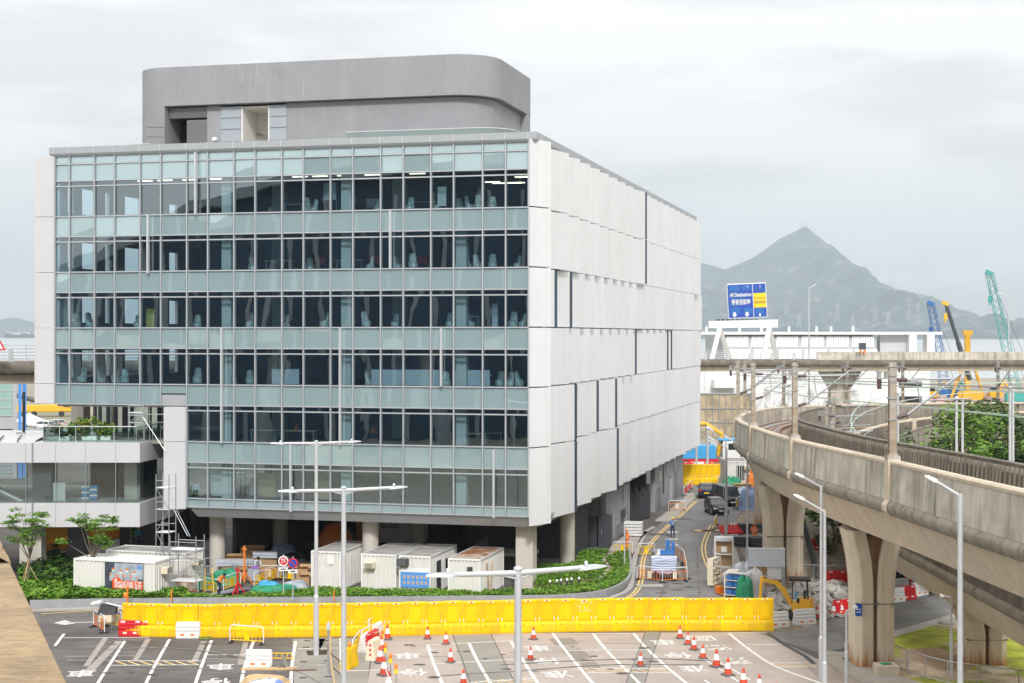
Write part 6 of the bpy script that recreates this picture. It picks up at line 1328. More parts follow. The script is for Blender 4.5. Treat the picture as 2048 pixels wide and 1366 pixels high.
# waste truck body parked under the block
wt = thing('waste_truck', 'white lettered waste truck parked in the dark under the block', 'truck', (cx(795,121),121,0), -TH)
m = MB(); m.bbox((0,1.2,2.25),(3.4,2.4,2.5),.06); m.box(.55,.58,-.02,0,1.0,3.5); m.build('body', K['whitepl'], wt); m = MB(); text_into(m, 'BAGUIO', .5, Matrix.Translation((-.55,-.03,2.3)) @ RX, .012, 1.5); text_into(m, '碧 瑤', .5, Matrix.Translation((-.55,-.03,2.85)) @ RX, .01, 1.5); m.build('lettering', K['steel_dk'], wt)
m = MB(); m.bbox((-2.6,1.2,1.7),(1.6,2.2,2.2),.3); m.build('cab', K['orange'], wt)
for x in (-2.4,.9): m = MB(); m.T = Matrix.Translation((x,.1,.5)) @ Matrix.Rotation(R(90),4,'X'); m.lathe([(.5,-.15),(.5,.15)], n=16); m.build('wheel', K['rubber'], wt)
root = thing('mixer_drum', 'orange domed skip top behind the white containers', 'skip', (cx(671,117),117,0)); MB().lathe([(1.3,0),(1.35,1.2),(1.2,2.2),(.7,2.9),(.1,3.1)], n=16).build('drum', K['orange'], root); MB().lathe([(1.4,0),(1.4,.3)], n=16).build('base_ring', K['steel'], root)

# ================================================================== SCAFFOLDS
def scaffold(label, x0, x1, y0, y1, zs, braces, loc, rz, extra=()):
    root = thing('scaffold_tower', label, 'scaffold', loc, rz)
    m = MB()
    for x in (x0, x1):
        for y in (y0, y1): m.tube((x,y,zs[0]),(x,y,zs[-1]+.9),.035,5)
    m.build('standard', K['steel'], root)
    m = MB()
    for z in zs[1:]:
        for y in (y0,y1): m.tube((x0,y,z),(x1,y,z),.03,5); m.tube((x0,y,z+.5),(x1,y,z+.5),.025,4)
        for x in (x0,x1): m.tube((x,y0,z),(x,y1,z),.03,5)
    m.build('ledger', K['frame_lt'], root)
    m = MB()
    for i, (a, b) in enumerate(zip(zs, zs[1:])):
        s = 1 if i % 2 else -1; m.tube((x0 if s > 0 else x1, y0, a), (x1 if s > 0 else x0, y0, b), .025, 4)
    for a, b in extra: m.tube(a, b, .03, 5)
    m.build('brace', K['steel'], root)
    m = MB(); m.box(x0, x1, y0, y1, zs[-1]-.02, zs[-1]+.03)
    if len(zs) > 3: m.box(x0, x1, y0, y1, zs[1]-.02, zs[1]+.03)
    m.build('deck', K['whitepaint'], root); return root
scaffold('tall narrow scaffold tower standing on the container roof beside the footbridge', 0, .95, 0, .9, (2.6,4.1,5.6,7.0), 1, (cx(312,103),103,0), RB, (((.95,0,6.2),(2.6,-.5,4.0)),((.95,.9,5.6),(2.5,0,3.9)),((.3,0,2.7),(.5,0,5.2))))
scaffold('low wide scaffold tower in front of the container end', 0, 1.85, 0, 1.1, (0,1.3,2.6,3.3), 1, (cx(340,100.6),100.6,0), RB)
scaffold('pale scaffold tower on the footbridge terrace by the lobby', 0, 1.15, 0, .9, (9.62,10.9,11.6), 1, (cx(257,109.6),109.6,0), -TH, (((1.1,0,11.3),(3.0,-.4,9.0)),((0,0,11.5),(3.0,0,11.5)),((0,.9,10.9),(3.0,.9,10.9))))

# ================================================================== PEOPLE
def person(label, loc, rz, J, cols_, hat=None, name='person', sit=False, vest=None, scale=1.0):
    """J: joint name -> position; one skinned surface for the whole body"""
    root = thing(name, label, 'person', loc, rz); root.scale = (scale,)*3
    base = dict(pelvis=(0,0,.95), waist=(0,0,1.1), chest=(0,0,1.32), neck=(0,-.01,1.49), head=(0,-.03,1.60), crown=(0,-.02,1.70),
        hipL=(.10,0,.90), kneeL=(.11,-.03,.49), ankL=(.11,.02,.09), toeL=(.12,-.14,.04), hipR=(-.10,0,.90), kneeR=(-.11,-.03,.49), ankR=(-.11,.02,.09), toeR=(-.12,-.14,.04),
        shL=(.19,0,1.42), elL=(.25,.02,1.14), wrL=(.24,-.08,.90), shR=(-.19,0,1.42), elR=(-.25,.02,1.14), wrR=(-.24,-.08,.90))
    base.update(J or {}); rad = dict(pelvis=.135, waist=.125, chest=.145, neck=.055, head=.092, crown=.075, hipL=.10, kneeL=.068, ankL=.05, toeL=.04, shL=.075, elL=.05, wrL=.032)
    for k in list(rad):
        if k.endswith('L'): rad[k[:-1]+'R'] = rad[k]
    E = [('pelvis','waist'),('waist','chest'),('chest','neck'),('neck','head'),('head','crown')]
    for s in 'LR': E += [('pelvis','hip'+s),('hip'+s,'knee'+s),('knee'+s,'ank'+s),('ank'+s,'toe'+s),('chest','sh'+s),('sh'+s,'el'+s),('el'+s,'wr'+s)]
    for s in 'LR':
        w_ = Vector(base['wr'+s]); d = (w_ - Vector(base['el'+s])).normalized(); side = d.cross(Vector((0,1,0))).normalized() if abs(d.y) < .9 else Vector((1,0,0)); base['palm'+s] = w_ + d*.07; rad['palm'+s] = .032; E.append(('wr'+s,'palm'+s))
        for i in range(5):
            o_ = side*(.028*(i-1.5)) if i < 4 else side*(.05); a = Vector(base['palm'+s]) + o_*.8 + d*(.02 if i < 4 else -.02); b = a + d*((.06,.075,.07,.055,.04)[i]) + o_*.2 + d.cross(side)*.015
            base[f'f{i}a'+s] = a; base[f'f{i}b'+s] = b; rad[f'f{i}a'+s] = .010; rad[f'f{i}b'+s] = .008; E += [('palm'+s, f'f{i}a'+s), (f'f{i}a'+s, f'f{i}b'+s)]
    names = list(base); me = bpy.data.meshes.new('body'); me.from_pydata([tuple(base[n]) for n in names], [(names.index(a), names.index(b)) for a, b in E], [])
    o = bpy.data.objects.new('body', me); col.objects.link(o); o.modifiers.new('skin', 'SKIN'); su = o.modifiers.new('sub', 'SUBSURF'); su.levels = 1; su.render_levels = 1
    if not me.skin_vertices: me.attributes.new('skin', 'FLOAT', 'POINT') if False else None
    bm = bmesh.new(); bm.from_mesh(me); lay = bm.verts.layers.skin.verify()
    for v, n in zip(bm.verts, names): v[lay].radius = (rad[n], rad[n]*(.8 if n in ('chest','waist','pelvis') else 1)); v[lay].use_root = n == 'pelvis'
    bm.to_mesh(me); bm.free(); dg = bpy.context.evaluated_depsgraph_get(); m2 = bpy.data.meshes.new_from_object(o.evaluated_get(dg)); bpy.data.objects.remove(o)
    segs = [(Vector(base[a]), Vector(base[b]), a, b) for a, b in E]
    for mm in cols_: m2.materials.append(K[mm])     # shirt, trousers, skin, boots
    def region(c):
        best = min(segs, key=lambda s: (c - s[0] - (s[1]-s[0])*max(0, min(1, (c-s[0]).dot(s[1]-s[0])/max(1e-9, (s[1]-s[0]).length_squared)))).length); n = best[2][:2] + best[3][:2]; b_ = best[3].rstrip('LR')
        if b_ in ('head','crown') or b_.startswith(('palm','f')): return 2
        if b_ == 'toe': return 3
        if b_ in ('knee','ank'): return 1
        if b_ == 'hip': return 1
        if b_ == 'waist' and c.z < (Vector(base['pelvis'])*.5+Vector(base['waist'])*.5).z: return 1
        return 0
    for p in m2.polygons: p.material_index = region(p.center); p.use_smooth = True
    bo = bpy.data.objects.new('body', m2); col.objects.link(bo); bo.parent = root
    hd = Vector(base['head']); cw = Vector(base['crown']); up = (cw-hd).normalized(); q = Vector((0,0,1)).rotation_difference(up).to_matrix().to_4x4()
    m = MB(); m.T = Matrix.Translation(hd + up*.045) @ q
    if hat: m.lathe([(.15,.02),(.125,.03),(.122,.07),(.10,.12),(.05,.15),(.005,.158)], n=14); m.build('helmet', K[hat], bo)
    else: m.lathe([(.10,-.02),(.112,.03),(.10,.08),(.05,.11),(.005,.115)], (0,.015,0), n=12); m.build('hair', K['hair'], bo)
    m = MB(); m.T = Matrix.Translation(hd) @ q
    for s in (-1,1): m.cbox((s*.036,-.088,.025),(.02,.01,.012))
    m.m = 1; m.cbox((0,-.10,-.005),(.022,.03,.035)); m.m = 0; m.cbox((0,-.088,-.042),(.045,.008,.01)); m.build('face', [K['hair'], K['skin']], bo)
    if vest:
        c, w_ = Vector(base['chest']), Vector(base['waist']); d = (c-w_).normalized(); m = MB(); m.T = Matrix.Translation(w_) @ Vector((0,0,1)).rotation_difference(d).to_matrix().to_4x4()
        m.loft([[(math.cos(a*.628)*rx, math.sin(a*.628)*ry, z) for a in range(10)] for z, rx, ry in ((-.06,.155,.135),(.1,.165,.14),(.28,.18,.14),(.33,.14,.11))]); m.m = 1
        for s in (-1,1): m.box(s*.08-.02, s*.08+.02, -.15, -.142, 0, .3)
        m.loft([[(math.cos(a*.628)*rx, math.sin(a*.628)*ry, z) for a in range(10)] for z, rx, ry in ((.03,.168,.146),(.08,.17,.148))]); m.build('vest', [K[vest], K['reflect']], bo)
    return root
S = ('bluecloth','navy','skin','boot')
person('worker in blue overalls and yellow helmet looking at a phone in the side road', G(1345,1076), R(10), dict(elL=(.25,.0,1.15), wrL=(.1,-.24,1.2), elR=(-.25,.0,1.15), wrR=(-.1,-.24,1.2), head=(0,-.05,1.59), crown=(0,-.05,1.69), ankL=(.14,.05,.09), toeL=(.15,-.1,.04)), S, 'hatyellow', vest='bluecloth')
person('worker in orange hi vis and orange helmet behind the crowd barrier on the pavement', G(1254,1104,.13), R(-60), {}, ('hivis','hivis','skin','boot'), 'hatorange', vest='hivis')
person('bending worker in orange vest and navy trousers by the stepladder', G(437,1192,.36), R(60), dict(waist=(0,-.06,1.06), chest=(0,-.26,1.2), neck=(0,-.38,1.28), head=(0,-.47,1.34), crown=(0,-.53,1.42), shL=(.19,-.28,1.24), elL=(.26,-.36,.98), wrL=(.25,-.55,.92), shR=(-.19,-.28,1.24), elR=(-.26,-.36,.98), wrR=(-.25,-.55,.92), kneeR=(-.11,-.2,.56), ankR=(-.11,.0,.2), toeR=(-.12,-.15,.14)), ('hivis','navy','skin','navy'), None, vest='hivis')
sit = dict(pelvis=(0,0,.5), waist=(0,.02,.66), chest=(0,-.04,.9), neck=(0,-.08,1.07), head=(0,-.12,1.18), crown=(0,-.13,1.28), hipL=(.1,-.04,.48), kneeL=(.14,-.42,.5), ankL=(.14,-.4,.09), toeL=(.14,-.55,.04), hipR=(-.1,-.04,.48), kneeR=(-.14,-.42,.5), ankR=(-.14,-.4,.09), toeR=(-.14,-.55,.04), shL=(.19,-.03,1.0), elL=(.26,-.12,.74), wrL=(.12,-.34,.66), shR=(-.19,-.03,1.0), elR=(-.26,-.12,.74), wrR=(-.12,-.34,.66))
person('worker in an orange jacket seated among dark plastic crates', G(1508,1078), R(0), sit, ('hivis','hivis','skin','boot'), 'hatorange', vest='hivis')
person('person in a teal shirt walking behind the containers at left', G(277,1098), R(30), {}, ('tealcloth','navy','skin','boot'), 'hatorange')
person('worker in orange beside the water barriers right of the tall pier', G(1792,1172), R(0), {}, ('hivis','navy','skin','boot'), 'hatorange', vest='hivis')
person('person in a pale lilac top bending over a trolley under the block', (cx(512,109.5),109.5,0), R(40), dict(chest=(0,-.15,1.26), neck=(0,-.24,1.4), head=(0,-.3,1.48), crown=(0,-.33,1.57), shL=(.19,-.15,1.32), shR=(-.19,-.15,1.32), elL=(.25,-.25,1.06), wrL=(.2,-.42,.95), elR=(-.25,-.25,1.06), wrR=(-.2,-.42,.95)), ('sheetwhite','navy','skin','boot'))
# ================================================================== VEHICLES
def car(label, loc, rz, L_=3.6, W_=1.6, Hh=1.5, paint='carblack', van=False, rear_cam=False, plate='plateW', name='parked_car', cat='car'):
    """local +x is the nose"""
    root = thing(name, label, cat, loc, rz); a = L_/2; w = W_/2; zb = .95 if not van else 1.05
    def ring(x, hw, z0, z1): return [(x,-hw*.92,z0),(x,-hw,z0+.18),(x,-hw,z1-.15),(x,-hw*.9,z1),(x,hw*.9,z1),(x,hw,z1-.15),(x,hw,z0+.18),(x,hw*.92,z0)]
    m = MB(); nose = [(-a,.86*w,.4,zb-.1),(-a+.12,.97*w,.25,zb),(-a+.6,w,.2,zb),(0,w,.2,zb),(a-.95,w,.2,zb-.02),(a-.35,.97*w,.22,zb-.14),(a-.06,.88*w,.28,zb-.26),(a,.74*w,.36,zb-.36)] if not van else [(-a,.92*w,.35,zb),(-a+.1,w,.25,zb),(0,w,.22,zb),(a-.5,w,.22,zb-.02),(a-.08,.95*w,.25,zb-.18),(a,.85*w,.35,zb-.3)]
    m.loft([ring(*n) for n in nose]); bd = m.build('body', K[paint], root)
    f0, f1, b1, b0 = (a-.98, a-1.55, -a+.45, -a+.12) if not van else (a-.55, a-1.0, -a+.18, -a+.05)
    m = MB(); m.loft([[(f0,-w*.92,zb-.02),(f0,w*.92,zb-.02),(b0,w*.94,zb-.02),(b0,-w*.94,zb-.02)], [(f1,-w*.78,Hh-.06),(f1,w*.78,Hh-.06),(b1,w*.78,Hh-.06),(b1,-w*.78,Hh-.06)]], smooth=False); cab = m.build('window_glass', K['glassdk'], root)
    m = MB(); m.loft([[(f1+.05,-w*.80,Hh-.07),(f1+.05,w*.80,Hh-.07),(b1-.06,w*.80,Hh-.07),(b1-.06,-w*.80,Hh-.07)], [(f1-.1,-w*.68,Hh),(f1-.1,w*.68,Hh),(b1+.1,w*.68,Hh),(b1+.1,-w*.68,Hh)]], smooth=False)
    for s in (-1,1):
        for (xa, xb) in ((f0,f1),(b0,b1),((f0+b0)/2-.1,(f1+b1)/2-.1)): m.tube((xa,s*w*.93,zb-.02),(xb,s*w*.785,Hh-.06),.045,4)
    m.build('roof', K[paint if not rear_cam else paint], root)
    for x in (a-.68, -a+.62):
        for s in (-1,1):
            m = MB(); m.T = Matrix.Translation((x, s*(w-.08), .31)) @ Matrix.Rotation(R(90),4,'X'); m.lathe([(.2,-.1),(.31,-.08),(.31,.08),(.2,.1)], n=16); wh = m.build('wheel', K['rubber'], root)
            m = MB(); m.T = Matrix.Translation((x, s*(w-.08)+s*.03, .31)) @ Matrix.Rotation(R(90),4,'X'); m.lathe([(.19,-.08),(.19,.08)], n=10); m.build('rim', K['chrome'], wh)
    for s in (-1,1):
        m = MB(); m.cbox((a-.16, s*w*.68, zb-.3), (.2,.34,.16), s*-.35); m.build('headlight', K['headl'], root)
        m = MB(); m.cbox((-a+.04, s*w*.78, zb-.08), (.12,.22,.26)); m.build('tail_lamp', K['tail'], root)
        m = MB(); m.bbox((f0-.15, s*(w+.08), zb+.06), (.1,.18,.14), .03); m.build('wing_mirror', K[paint], root)
    m = MB(); m.cbox((a+.005,0,.42),(.03,.9,.18)); m.build('grille', K['black'], root); m = MB(); m.cbox((a+.03,0,.46),(.02,.48,.11)); m.build('number_plate', K['plateW'], root); m = MB(); m.cbox((-a-.01,0,.62),(.03,.52,.13)); m.build('number_plate', K['plateY'], root)
    return root
def face(px, py): return G(px, py)
car('black hatchback parked nose towards the camera before the dark van', G(1433,1027), R(-82), 3.6, 1.62, 1.5)
car('dark van parked behind the black hatchback', G(1452,1009), R(-80), 4.6, 1.75, 1.95, 'carblack', True, name='parked_van', cat='van')
car('dark blue hatchback seen from behind driving away in the side road', G(1413,994), R(84), 3.9, 1.7, 1.48, 'navycar' if K.setdefault('navycar', mat('navy_car_paint', (.012,.02,.045), .2, var=.05, spec=.6)) else '')
for i, (px, py, k, lb) in enumerate(((70,852,'whitepaint','white car parked far left beyond the footbridge, left one'),(88,856,'whitepaint','white car parked far left beyond the footbridge, middle one'),(108,853,'frame_lt','silver car parked far left beyond the footbridge, right one'))): car(lb, G(px, py+2), R(150), 4.3, 1.75, 1.5, k)
tk = thing('crane_truck', 'yellow truck mounted crane far left under the elevated road', 'truck', G(90,833), R(8))
m = MB(); m.bbox((-1,0,1.7),(9,2.6,1.5),.15); m.build('body', K['yellow'], tk); m = MB(); m.bbox((4.4,0,2.0),(2.2,2.5,2.2),.25); m.build('cab', K['yellow'], tk); m = MB(); m.box(3.9,5.3,-1.28,-1.2,2.0,2.8); m.build('cab_window', K['darkglass'], tk); m = MB(); m.tube((-1,0,3),(-9,0,5.4),.45,6); m.build('boom', K['steel_dk'], tk)
for x in (-4,-2,3.5): m = MB(); m.T = Matrix.Translation((x,-1.2,.6)) @ Matrix.Rotation(R(90),4,'X'); m.lathe([(.6,-.2),(.6,.2)], n=14); m.build('wheel', K['rubber'], tk)
m = MB(); m.box(-92,-60,232,232.5,0,2.2); m.m = 1; m.box(-92,-60,231.9,232.6,2.2,3.2); tag(m.build('boundary_wall', [K['paving'], K['ribpanel']]), 'low beige wall with pale blue railing before the yellow crane truck', 'wall')
root = thing('gazebo_tent', 'small pale tent roof beside the blue corner strips', 'tent', G(58,868)); m = MB(); m.loft([[(-2.2,-2.2,2.2),(2.2,-2.2,2.2),(2.2,2.2,2.2),(-2.2,2.2,2.2)],[(-.1,-.1,3.6),(.1,-.1,3.6),(.1,.1,3.6),(-.1,.1,3.6)]], smooth=False); m.build('canopy', K['sheetwhite'], root)
for x in (-2,2):
    for y in (-2,2): MB().tube((x,y,0),(x,y,2.2),.06,5).build('leg', K['steel'], root)
# lorry with loader arm at the end of the side road
lr = thing('grab_lorry', 'blue and white lorry with an orange loader arm beyond the far barriers', 'lorry', G(1420,934), R(0))
m = MB(); m.bbox((-2.6,0,2.0),(6.4,2.4,1.7),.05); m.build('tipper_body', K['bluetarp'], lr); m = MB(); m.bbox((2.6,0,2.1),(2.2,2.4,2.6),.15); m.build('cab', K['whitepl'], lr); m = MB(); m.box(2.2,3.4,-1.23,-1.19,2.3,3.1); m.build('cab_window', K['darkglass'], lr); m = MB(); m.bbox((2.3,0,3.55),(2.6,2.3,.3),.1); m.build('cab_roof', K['bluetarp'], lr)
m = MB(); m.box(-5.8,1,-1.22,-1.0,.7,1.1); m.build('chassis', K['redpl'], lr); m = MB(); m.path([(1.0,0,1.5),(1.5,0,4.2),(-.6,0,5.6),(-3.2,0,5.4),(-3.4,0,4.7)], .28, 6); m.build('loader_arm', K['yellow'], lr)
for x in (-4.5,-3.2,2.6): m = MB(); m.T = Matrix.Translation((x,-1.1,.5)) @ Matrix.Rotation(R(90),4,'X'); m.lathe([(.5,-.18),(.5,.18)], n=14); m.build('wheel', K['rubber'], lr)
# mini excavator
me_ = thing('mini_excavator', 'yellow mini excavator with black canopy beside the rubble', 'excavator', G(1602,1238), R(-8))
for s in (-1,1):
    m = MB(); m.yprism([(-.75,.18),(-.62,.02),(.62,.02),(.75,.18),(.75,.3),(.62,.46),(-.62,.46),(-.75,.3)], s*.55-.16, s*.55+.16); m.build('crawler_track', K['rubber'], me_)
m = MB(); m.prism([(-.55,-.62),(.5,-.66),(.78,-.3),(.78,.3),(.5,.66),(-.55,.62)], .52, .98); m.box(-.3,.2,-.3,.3,.4,.52); m.build('body', K['yellow'], me_); m = MB(); m.prism([(-.1,-.6),(.5,-.62),(.72,-.25),(.72,.25),(.5,.62),(-.1,.6)], .98, 1.25); m.build('engine_cover', K['yellow'], me_)
m = MB(); m.bbox((.0,0,1.1),(.5,.5,.25),.06); m.bbox((.22,0,1.45),(.14,.48,.55),.05); m.build('seat', K['black'], me_)
m = MB(); m.tube((.4,-.5,1.2),(.35,-.5,2.35),.04,5); m.tube((.4,.5,1.2),(.35,.5,2.35),.04,5); m.tube((-.55,-.45,.98),(-.5,-.45,2.35),.03,5); m.build('canopy_post', K['black'], me_); m = MB(); m.bbox((-.1,0,2.4),(1.35,1.2,.12),.05); m.build('canopy', K['black'], me_)
m = MB(); m.loft([[(x-sx*nx, sy_*.1, z-sx*nz) for sx, sy_ in ((-1,-1),(1,-1),(1,1),(-1,1))] for x, z, nx, nz in ((-.55,.85,.1,.06),(-1.05,1.75,.16,.05),(-1.45,2.15,.1,.1),(-2.35,2.3,.02,.09))], smooth=False); m.build('boom', K['yellow'], me_)
m = MB(); m.loft([[(x+sx*.09, sy_*.08, z) for sx, sy_ in ((-1,-1),(1,-1),(1,1),(-1,1))] for x, z in ((-2.3,2.5),(-2.38,1.9),(-2.42,1.1))], smooth=False); m.build('dipper_arm', K['yellow'], me_); m = MB(); m.tube((-1.35,0,2.35),(-2.2,0,2.55),.05,5); m.tube((-.75,0,.85),(-1.3,0,1.6),.05,5); m.build('ram', K['chrome'], me_)
m = MB(); m.yprism([(-2.35,1.15),(-2.55,.95),(-2.5,.6),(-2.2,.5),(-2.05,.75),(-2.3,.7)], -.22, .22); m.build('bucket', K['steel_dk'], me_); m = MB(); m.box(-1.25,-1.2,-.6,.6,.05,.4); m.tube((-1.2,0,.25),(-.5,0,.3),.05,5); m.build('dozer_blade', K['steel_dk'], me_)
m = MB(); m.lathe([(.06,1.25),(.06,1.7)], (-.3,-.35,0), 8); m.build('water_bottle', K['brightblue'], me_)
# wrapped boom lift
bl = thing('boom_lift', 'blue boom lift wrapped in striped sheeting inside the crowd barriers', 'access platform', G(1328,1158), R(-6))
K['stripe'] = bpy.data.materials.new('striped_sheet'); K['stripe'].use_nodes = True
_t = K['stripe'].node_tree; _b = _t.nodes['Principled BSDF']; _w = _t.nodes.new('ShaderNodeTexWave'); _w.bands_direction = 'Z'; _w.inputs['Scale'].default_value = 1.9; _w.inputs['Distortion'].default_value = 3.5; _w.inputs['Detail'].default_value = 2; _c = _t.nodes.new('ShaderNodeTexCoord'); _r = _t.nodes.new('ShaderNodeValToRGB'); _r.color_ramp.elements[0].color = (.16,.24,.52,1); _r.color_ramp.elements[1].color = (.66,.69,.76,1); _r.color_ramp.elements[0].position = .25; _r.color_ramp.elements[1].position = .5
_t.links.new(_c.outputs['Object'], _w.inputs['Vector']); _t.links.new(_w.outputs['Fac'], _r.inputs[0]); _t.links.new(_r.outputs[0], _b.inputs['Base Color'])
m = MB(); rr7 = random.Random(2); m.loft([[(x*(1+rr7.uniform(-.05,.05)), y*(1+rr7.uniform(-.05,.05)), z) for x, y in ((-.85,-.6),(0,-.66),(.85,-.6),(.9,0),(.85,.6),(0,.66),(-.85,.6),(-.9,0))] for z in (.45,.8,1.15,1.45,1.55)], smooth=False); m.build('wrapped_basket', K['stripe'], bl)
m = MB(); m.bbox((.1,0,.3),(1.6,1.3,.35),.08); m.build('chassis', K['steel_dk'], bl); m = MB(); m.bbox((.25,1.6,1.6),(.3,.7,1.9),.06); m.bbox((.62,1.4,1.5),(.24,.6,1.9),.05); m.cbox((.2,.9,1.75),(1.0,.5,.3)); m.build('boom', K['blue'], bl); m = MB(); m.T = Matrix.Translation((-.35,2.1,1.3)) @ Matrix.Rotation(R(90),4,'Y'); m.lathe([(.1,-.55),(.52,-.5),(.52,.5),(.1,.55)], n=14); m.build('tank', K['chrome'], bl)
for x in (-.6,.7): m = MB(); m.T = Matrix.Translation((x,-.6,.3)) @ Matrix.Rotation(R(90),4,'X'); m.lathe([(.3,-.1),(.3,.1)], n=12); m.build('wheel', K['rubber'], bl)
# ================================================================== STORED GOODS, SITE CLUTTER
def single(name, label, cat, build, k, loc=(0,0,0), rz=0, group=None, kid=None):
    root = thing(name, label, cat, loc, rz, group); m = MB(); build(m); m.build(kid or 'body', K[k], root); return root
# racks and shelves on the right kerb
rk = thing('storage_rack', 'tall white storage rack with cardboard backing by the kerb', 'rack', G(1448,1148,.12), R(-5))
m = MB()
for x in (-.62,.62):
    for y in (0,.6): m.box(x-.05,x+.05,y-.05,y+.05,0,2.5)
m.box(-.66,.66,-.06,.66,2.5,2.6); m.box(-.6,.6,-.05,.6,1.35,1.42); m.box(-.6,.6,-.05,.6,.45,.52); m.build('frame', K['whitepl'], rk); m = MB(); m.box(-.57,.57,.5,.55,1.42,2.3); m.box(-.57,.57,.5,.55,.52,1.35); m.build('backing', K['card'], rk); m = MB(); m.bbox((0,.28,2.42),(1.1,.6,.3),.08); m.build('folded_cover', K['sheetwhite'], rk); m = MB(); m.box(-.2,.2,-.07,-.05,1.55,1.95); m.build('notice', K['plateW'], rk)
ph = thing('pigeonhole_shelf', 'beige pigeonhole shelf standing on the kerb beside the pallet truck', 'shelf', G(1434,1168,.1), R(62))
m = MB(); w_, h_ = 1.5, 1.75
m.box(-w_/2,w_/2,.38,.42,0,h_)
for i in range(4): x = -w_/2 + i*w_/3; m.box(x-.025,x+.025,0,.38,0,h_)
for i in range(6): z = i*h_/5; m.box(-w_/2,w_/2,0,.38,z-.02,z+.025)
m.build('carcass', K['cream'], ph); m = MB()
for i, j in ((0,4),(1,3),(2,4)): m.box(-.7+i*.5,-.35+i*.5,-.01,0,.1+j*.35,.3+j*.35)
m.build('paper_notice', K['plateW'], ph)
pj = thing('pallet_truck', 'orange hand pallet truck on the double yellow line', 'pallet truck', G(1445,1190), R(20))
m = MB(); m.box(-.28,-.12,-.9,.3,.08,.16); m.box(.12,.28,-.9,.3,.08,.16); m.bbox((0,.42,.3),(.5,.35,.5),.08); m.build('forks', K['orange'], pj); m = MB(); m.tube((0,.5,.4),(0,.75,1.25),.03,6); m.path([(-.2,.75,1.25),(-.2,.8,1.42),(.2,.8,1.42),(.2,.75,1.25),(-.2,.75,1.25)], .025, 5); m.build('handle', K['steel_dk'], pj)
sf = thing('metal_shelving', 'white metal shelving with blue crates behind the yellow row', 'shelving', G(1476,1198), R(-35))
m = MB()
for x in (-.8,.8):
    for y in (-.3,.3): m.box(x-.03,x+.03,y-.03,y+.03,0,1.7)
for z in (.25,.75,1.2,1.68): m.box(-.8,.8,-.3,.3,z-.02,z+.02)
m.build('frame', K['whitepl'], sf); m = MB()
for i in range(3):
    for z in (.27,.77,1.22): m.bbox((-.5+i*.5,0,z+.16),(.4,.5,.3),.03)
m.build('crate', K['blue'], sf)
tb_ = thing('stacked_table', 'grey table tops standing on edge beside the shelving', 'table', G(1460,1192), R(-30)); m = MB()
for i in range(3): m.cbox((i*.12,0,.8),(.05,1.2,1.5),0,0,R(6))
m.build('top', K['ribpanel'], tb_); m = MB(); m.cbox((.1,-.1,1.58),(.7,1.3,.05),0,R(8)); m.build('board', K['cream'], tb_)
def tarp(name, label, loc, s, k, seed, rz=0, group=None):
    r = random.Random(seed); root = thing(name, label, 'sheeting', loc, rz, group); m = MB(); rings = []; n_ = 22
    fold = [r.uniform(-1,1) for _ in range(n_)]; off = [r.uniform(-.12,.12) for _ in range(8)]
    for j, (z, f) in enumerate(((0,1.12),(.12,1.0),(.4,.93),(.68,.86),(.86,.72),(.95,.45),(1.0,.12))):
        rg = []
        for a in range(n_):
            t = a*2*math.pi/n_; c, s_ = math.cos(t), math.sin(t); q = 1/max(.75, (abs(c)**3+abs(s_)**3)**(1/3)); k_ = f*q*(1+.09*fold[a]*(1.15-z))
            zz = z*s[2]*(1+.10*math.sin(2*t+off[0]*20)+.07*fold[(a+j)%n_]) if z else 0
            rg.append((c*s[0]*k_+off[j]*.3*s[0], s_*s[1]*k_, zz))
        rings.append(rg)
    m.loft(rings, smooth=False); m.build('sheet', K[k], root); return root
tarp('tarpaulin_heap', 'green tarpaulin over goods behind the yellow row at right', G(1490,1201), (.55,.4,1.5), 'greentarp', 1); tarp('tarpaulin_heap', 'heap of white plastic sheets beside the green tarpaulin at right', G(1508,1192), (.7,.6,1.7), 'whitepl', 2); tarp('tarpaulin_heap', 'pale crumpled plastic sheets leaning behind the shelving', G(1490,1170), (.9,.5,1.5), 'sheetwhite', 5)
pf = thing('portal_frame', 'white portal frame panel standing in front of the second pier', 'frame', G(1533,1186), R(-3))
m = MB(); m.box(-1.2,-1.02,-.1,.1,0,2.9); m.box(1.02,1.2,-.1,.1,0,2.9); m.build('post', K['ribpanel'], pf); m = MB(); m.box(-1.2,1.2,-.13,-.1,1.75,2.9); m.m = 1; m.box(-1.22,1.22,-.15,.12,2.9,2.96); m.build('header_panel', [K['sheetwhite'], K['whitepaint']], pf); m = MB(); m.box(.05,1.0,.06,.1,.9,1.75); m.build('lower_panel', K['plateW'], pf)
m = MB(); m.box(-1.02,.1,.5,.56,0,1.75); tag(m.build('board', K['card']), 'brown board leaning behind the white portal frame', 'board').location = G(1533,1180)
# rubble
m = MB(); rr = random.Random(9)
for _ in range(420):
    px, py = rr.uniform(1535,1735), rr.gauss(1206,14)
    if py < 1172 or py > 1246: continue
    p = G(px, py); hh = max(0, 1.1*math.exp(-((px-1655)/60)**2-((py-1200)/20)**2)); s = rr.uniform(.2,.75); m.cbox((p.x,p.y,hh*rr.uniform(.3,1)+.06), (s, s*rr.uniform(.4,.9), s*rr.uniform(.15,.4)), rr.uniform(0,3), rr.uniform(-.6,.6), rr.uniform(-.6,.6))
K['rubble'] = mat('broken_concrete', (.38,.36,.33), .9, var=.25, scale=1.5)
stuff(m.build('rubble', K['rubble']), 'heap of broken grey concrete slabs beside the mini excavator', 'rubble')
m = MB()
for _ in range(260):
    p = G(rr.uniform(1545,1740), rr.uniform(1155,1190)); s = rr.uniform(.1,.35); m.cbox((p.x,p.y,.08), (s,s*.7,s*.5), rr.uniform(0,3), rr.uniform(-.5,.5))
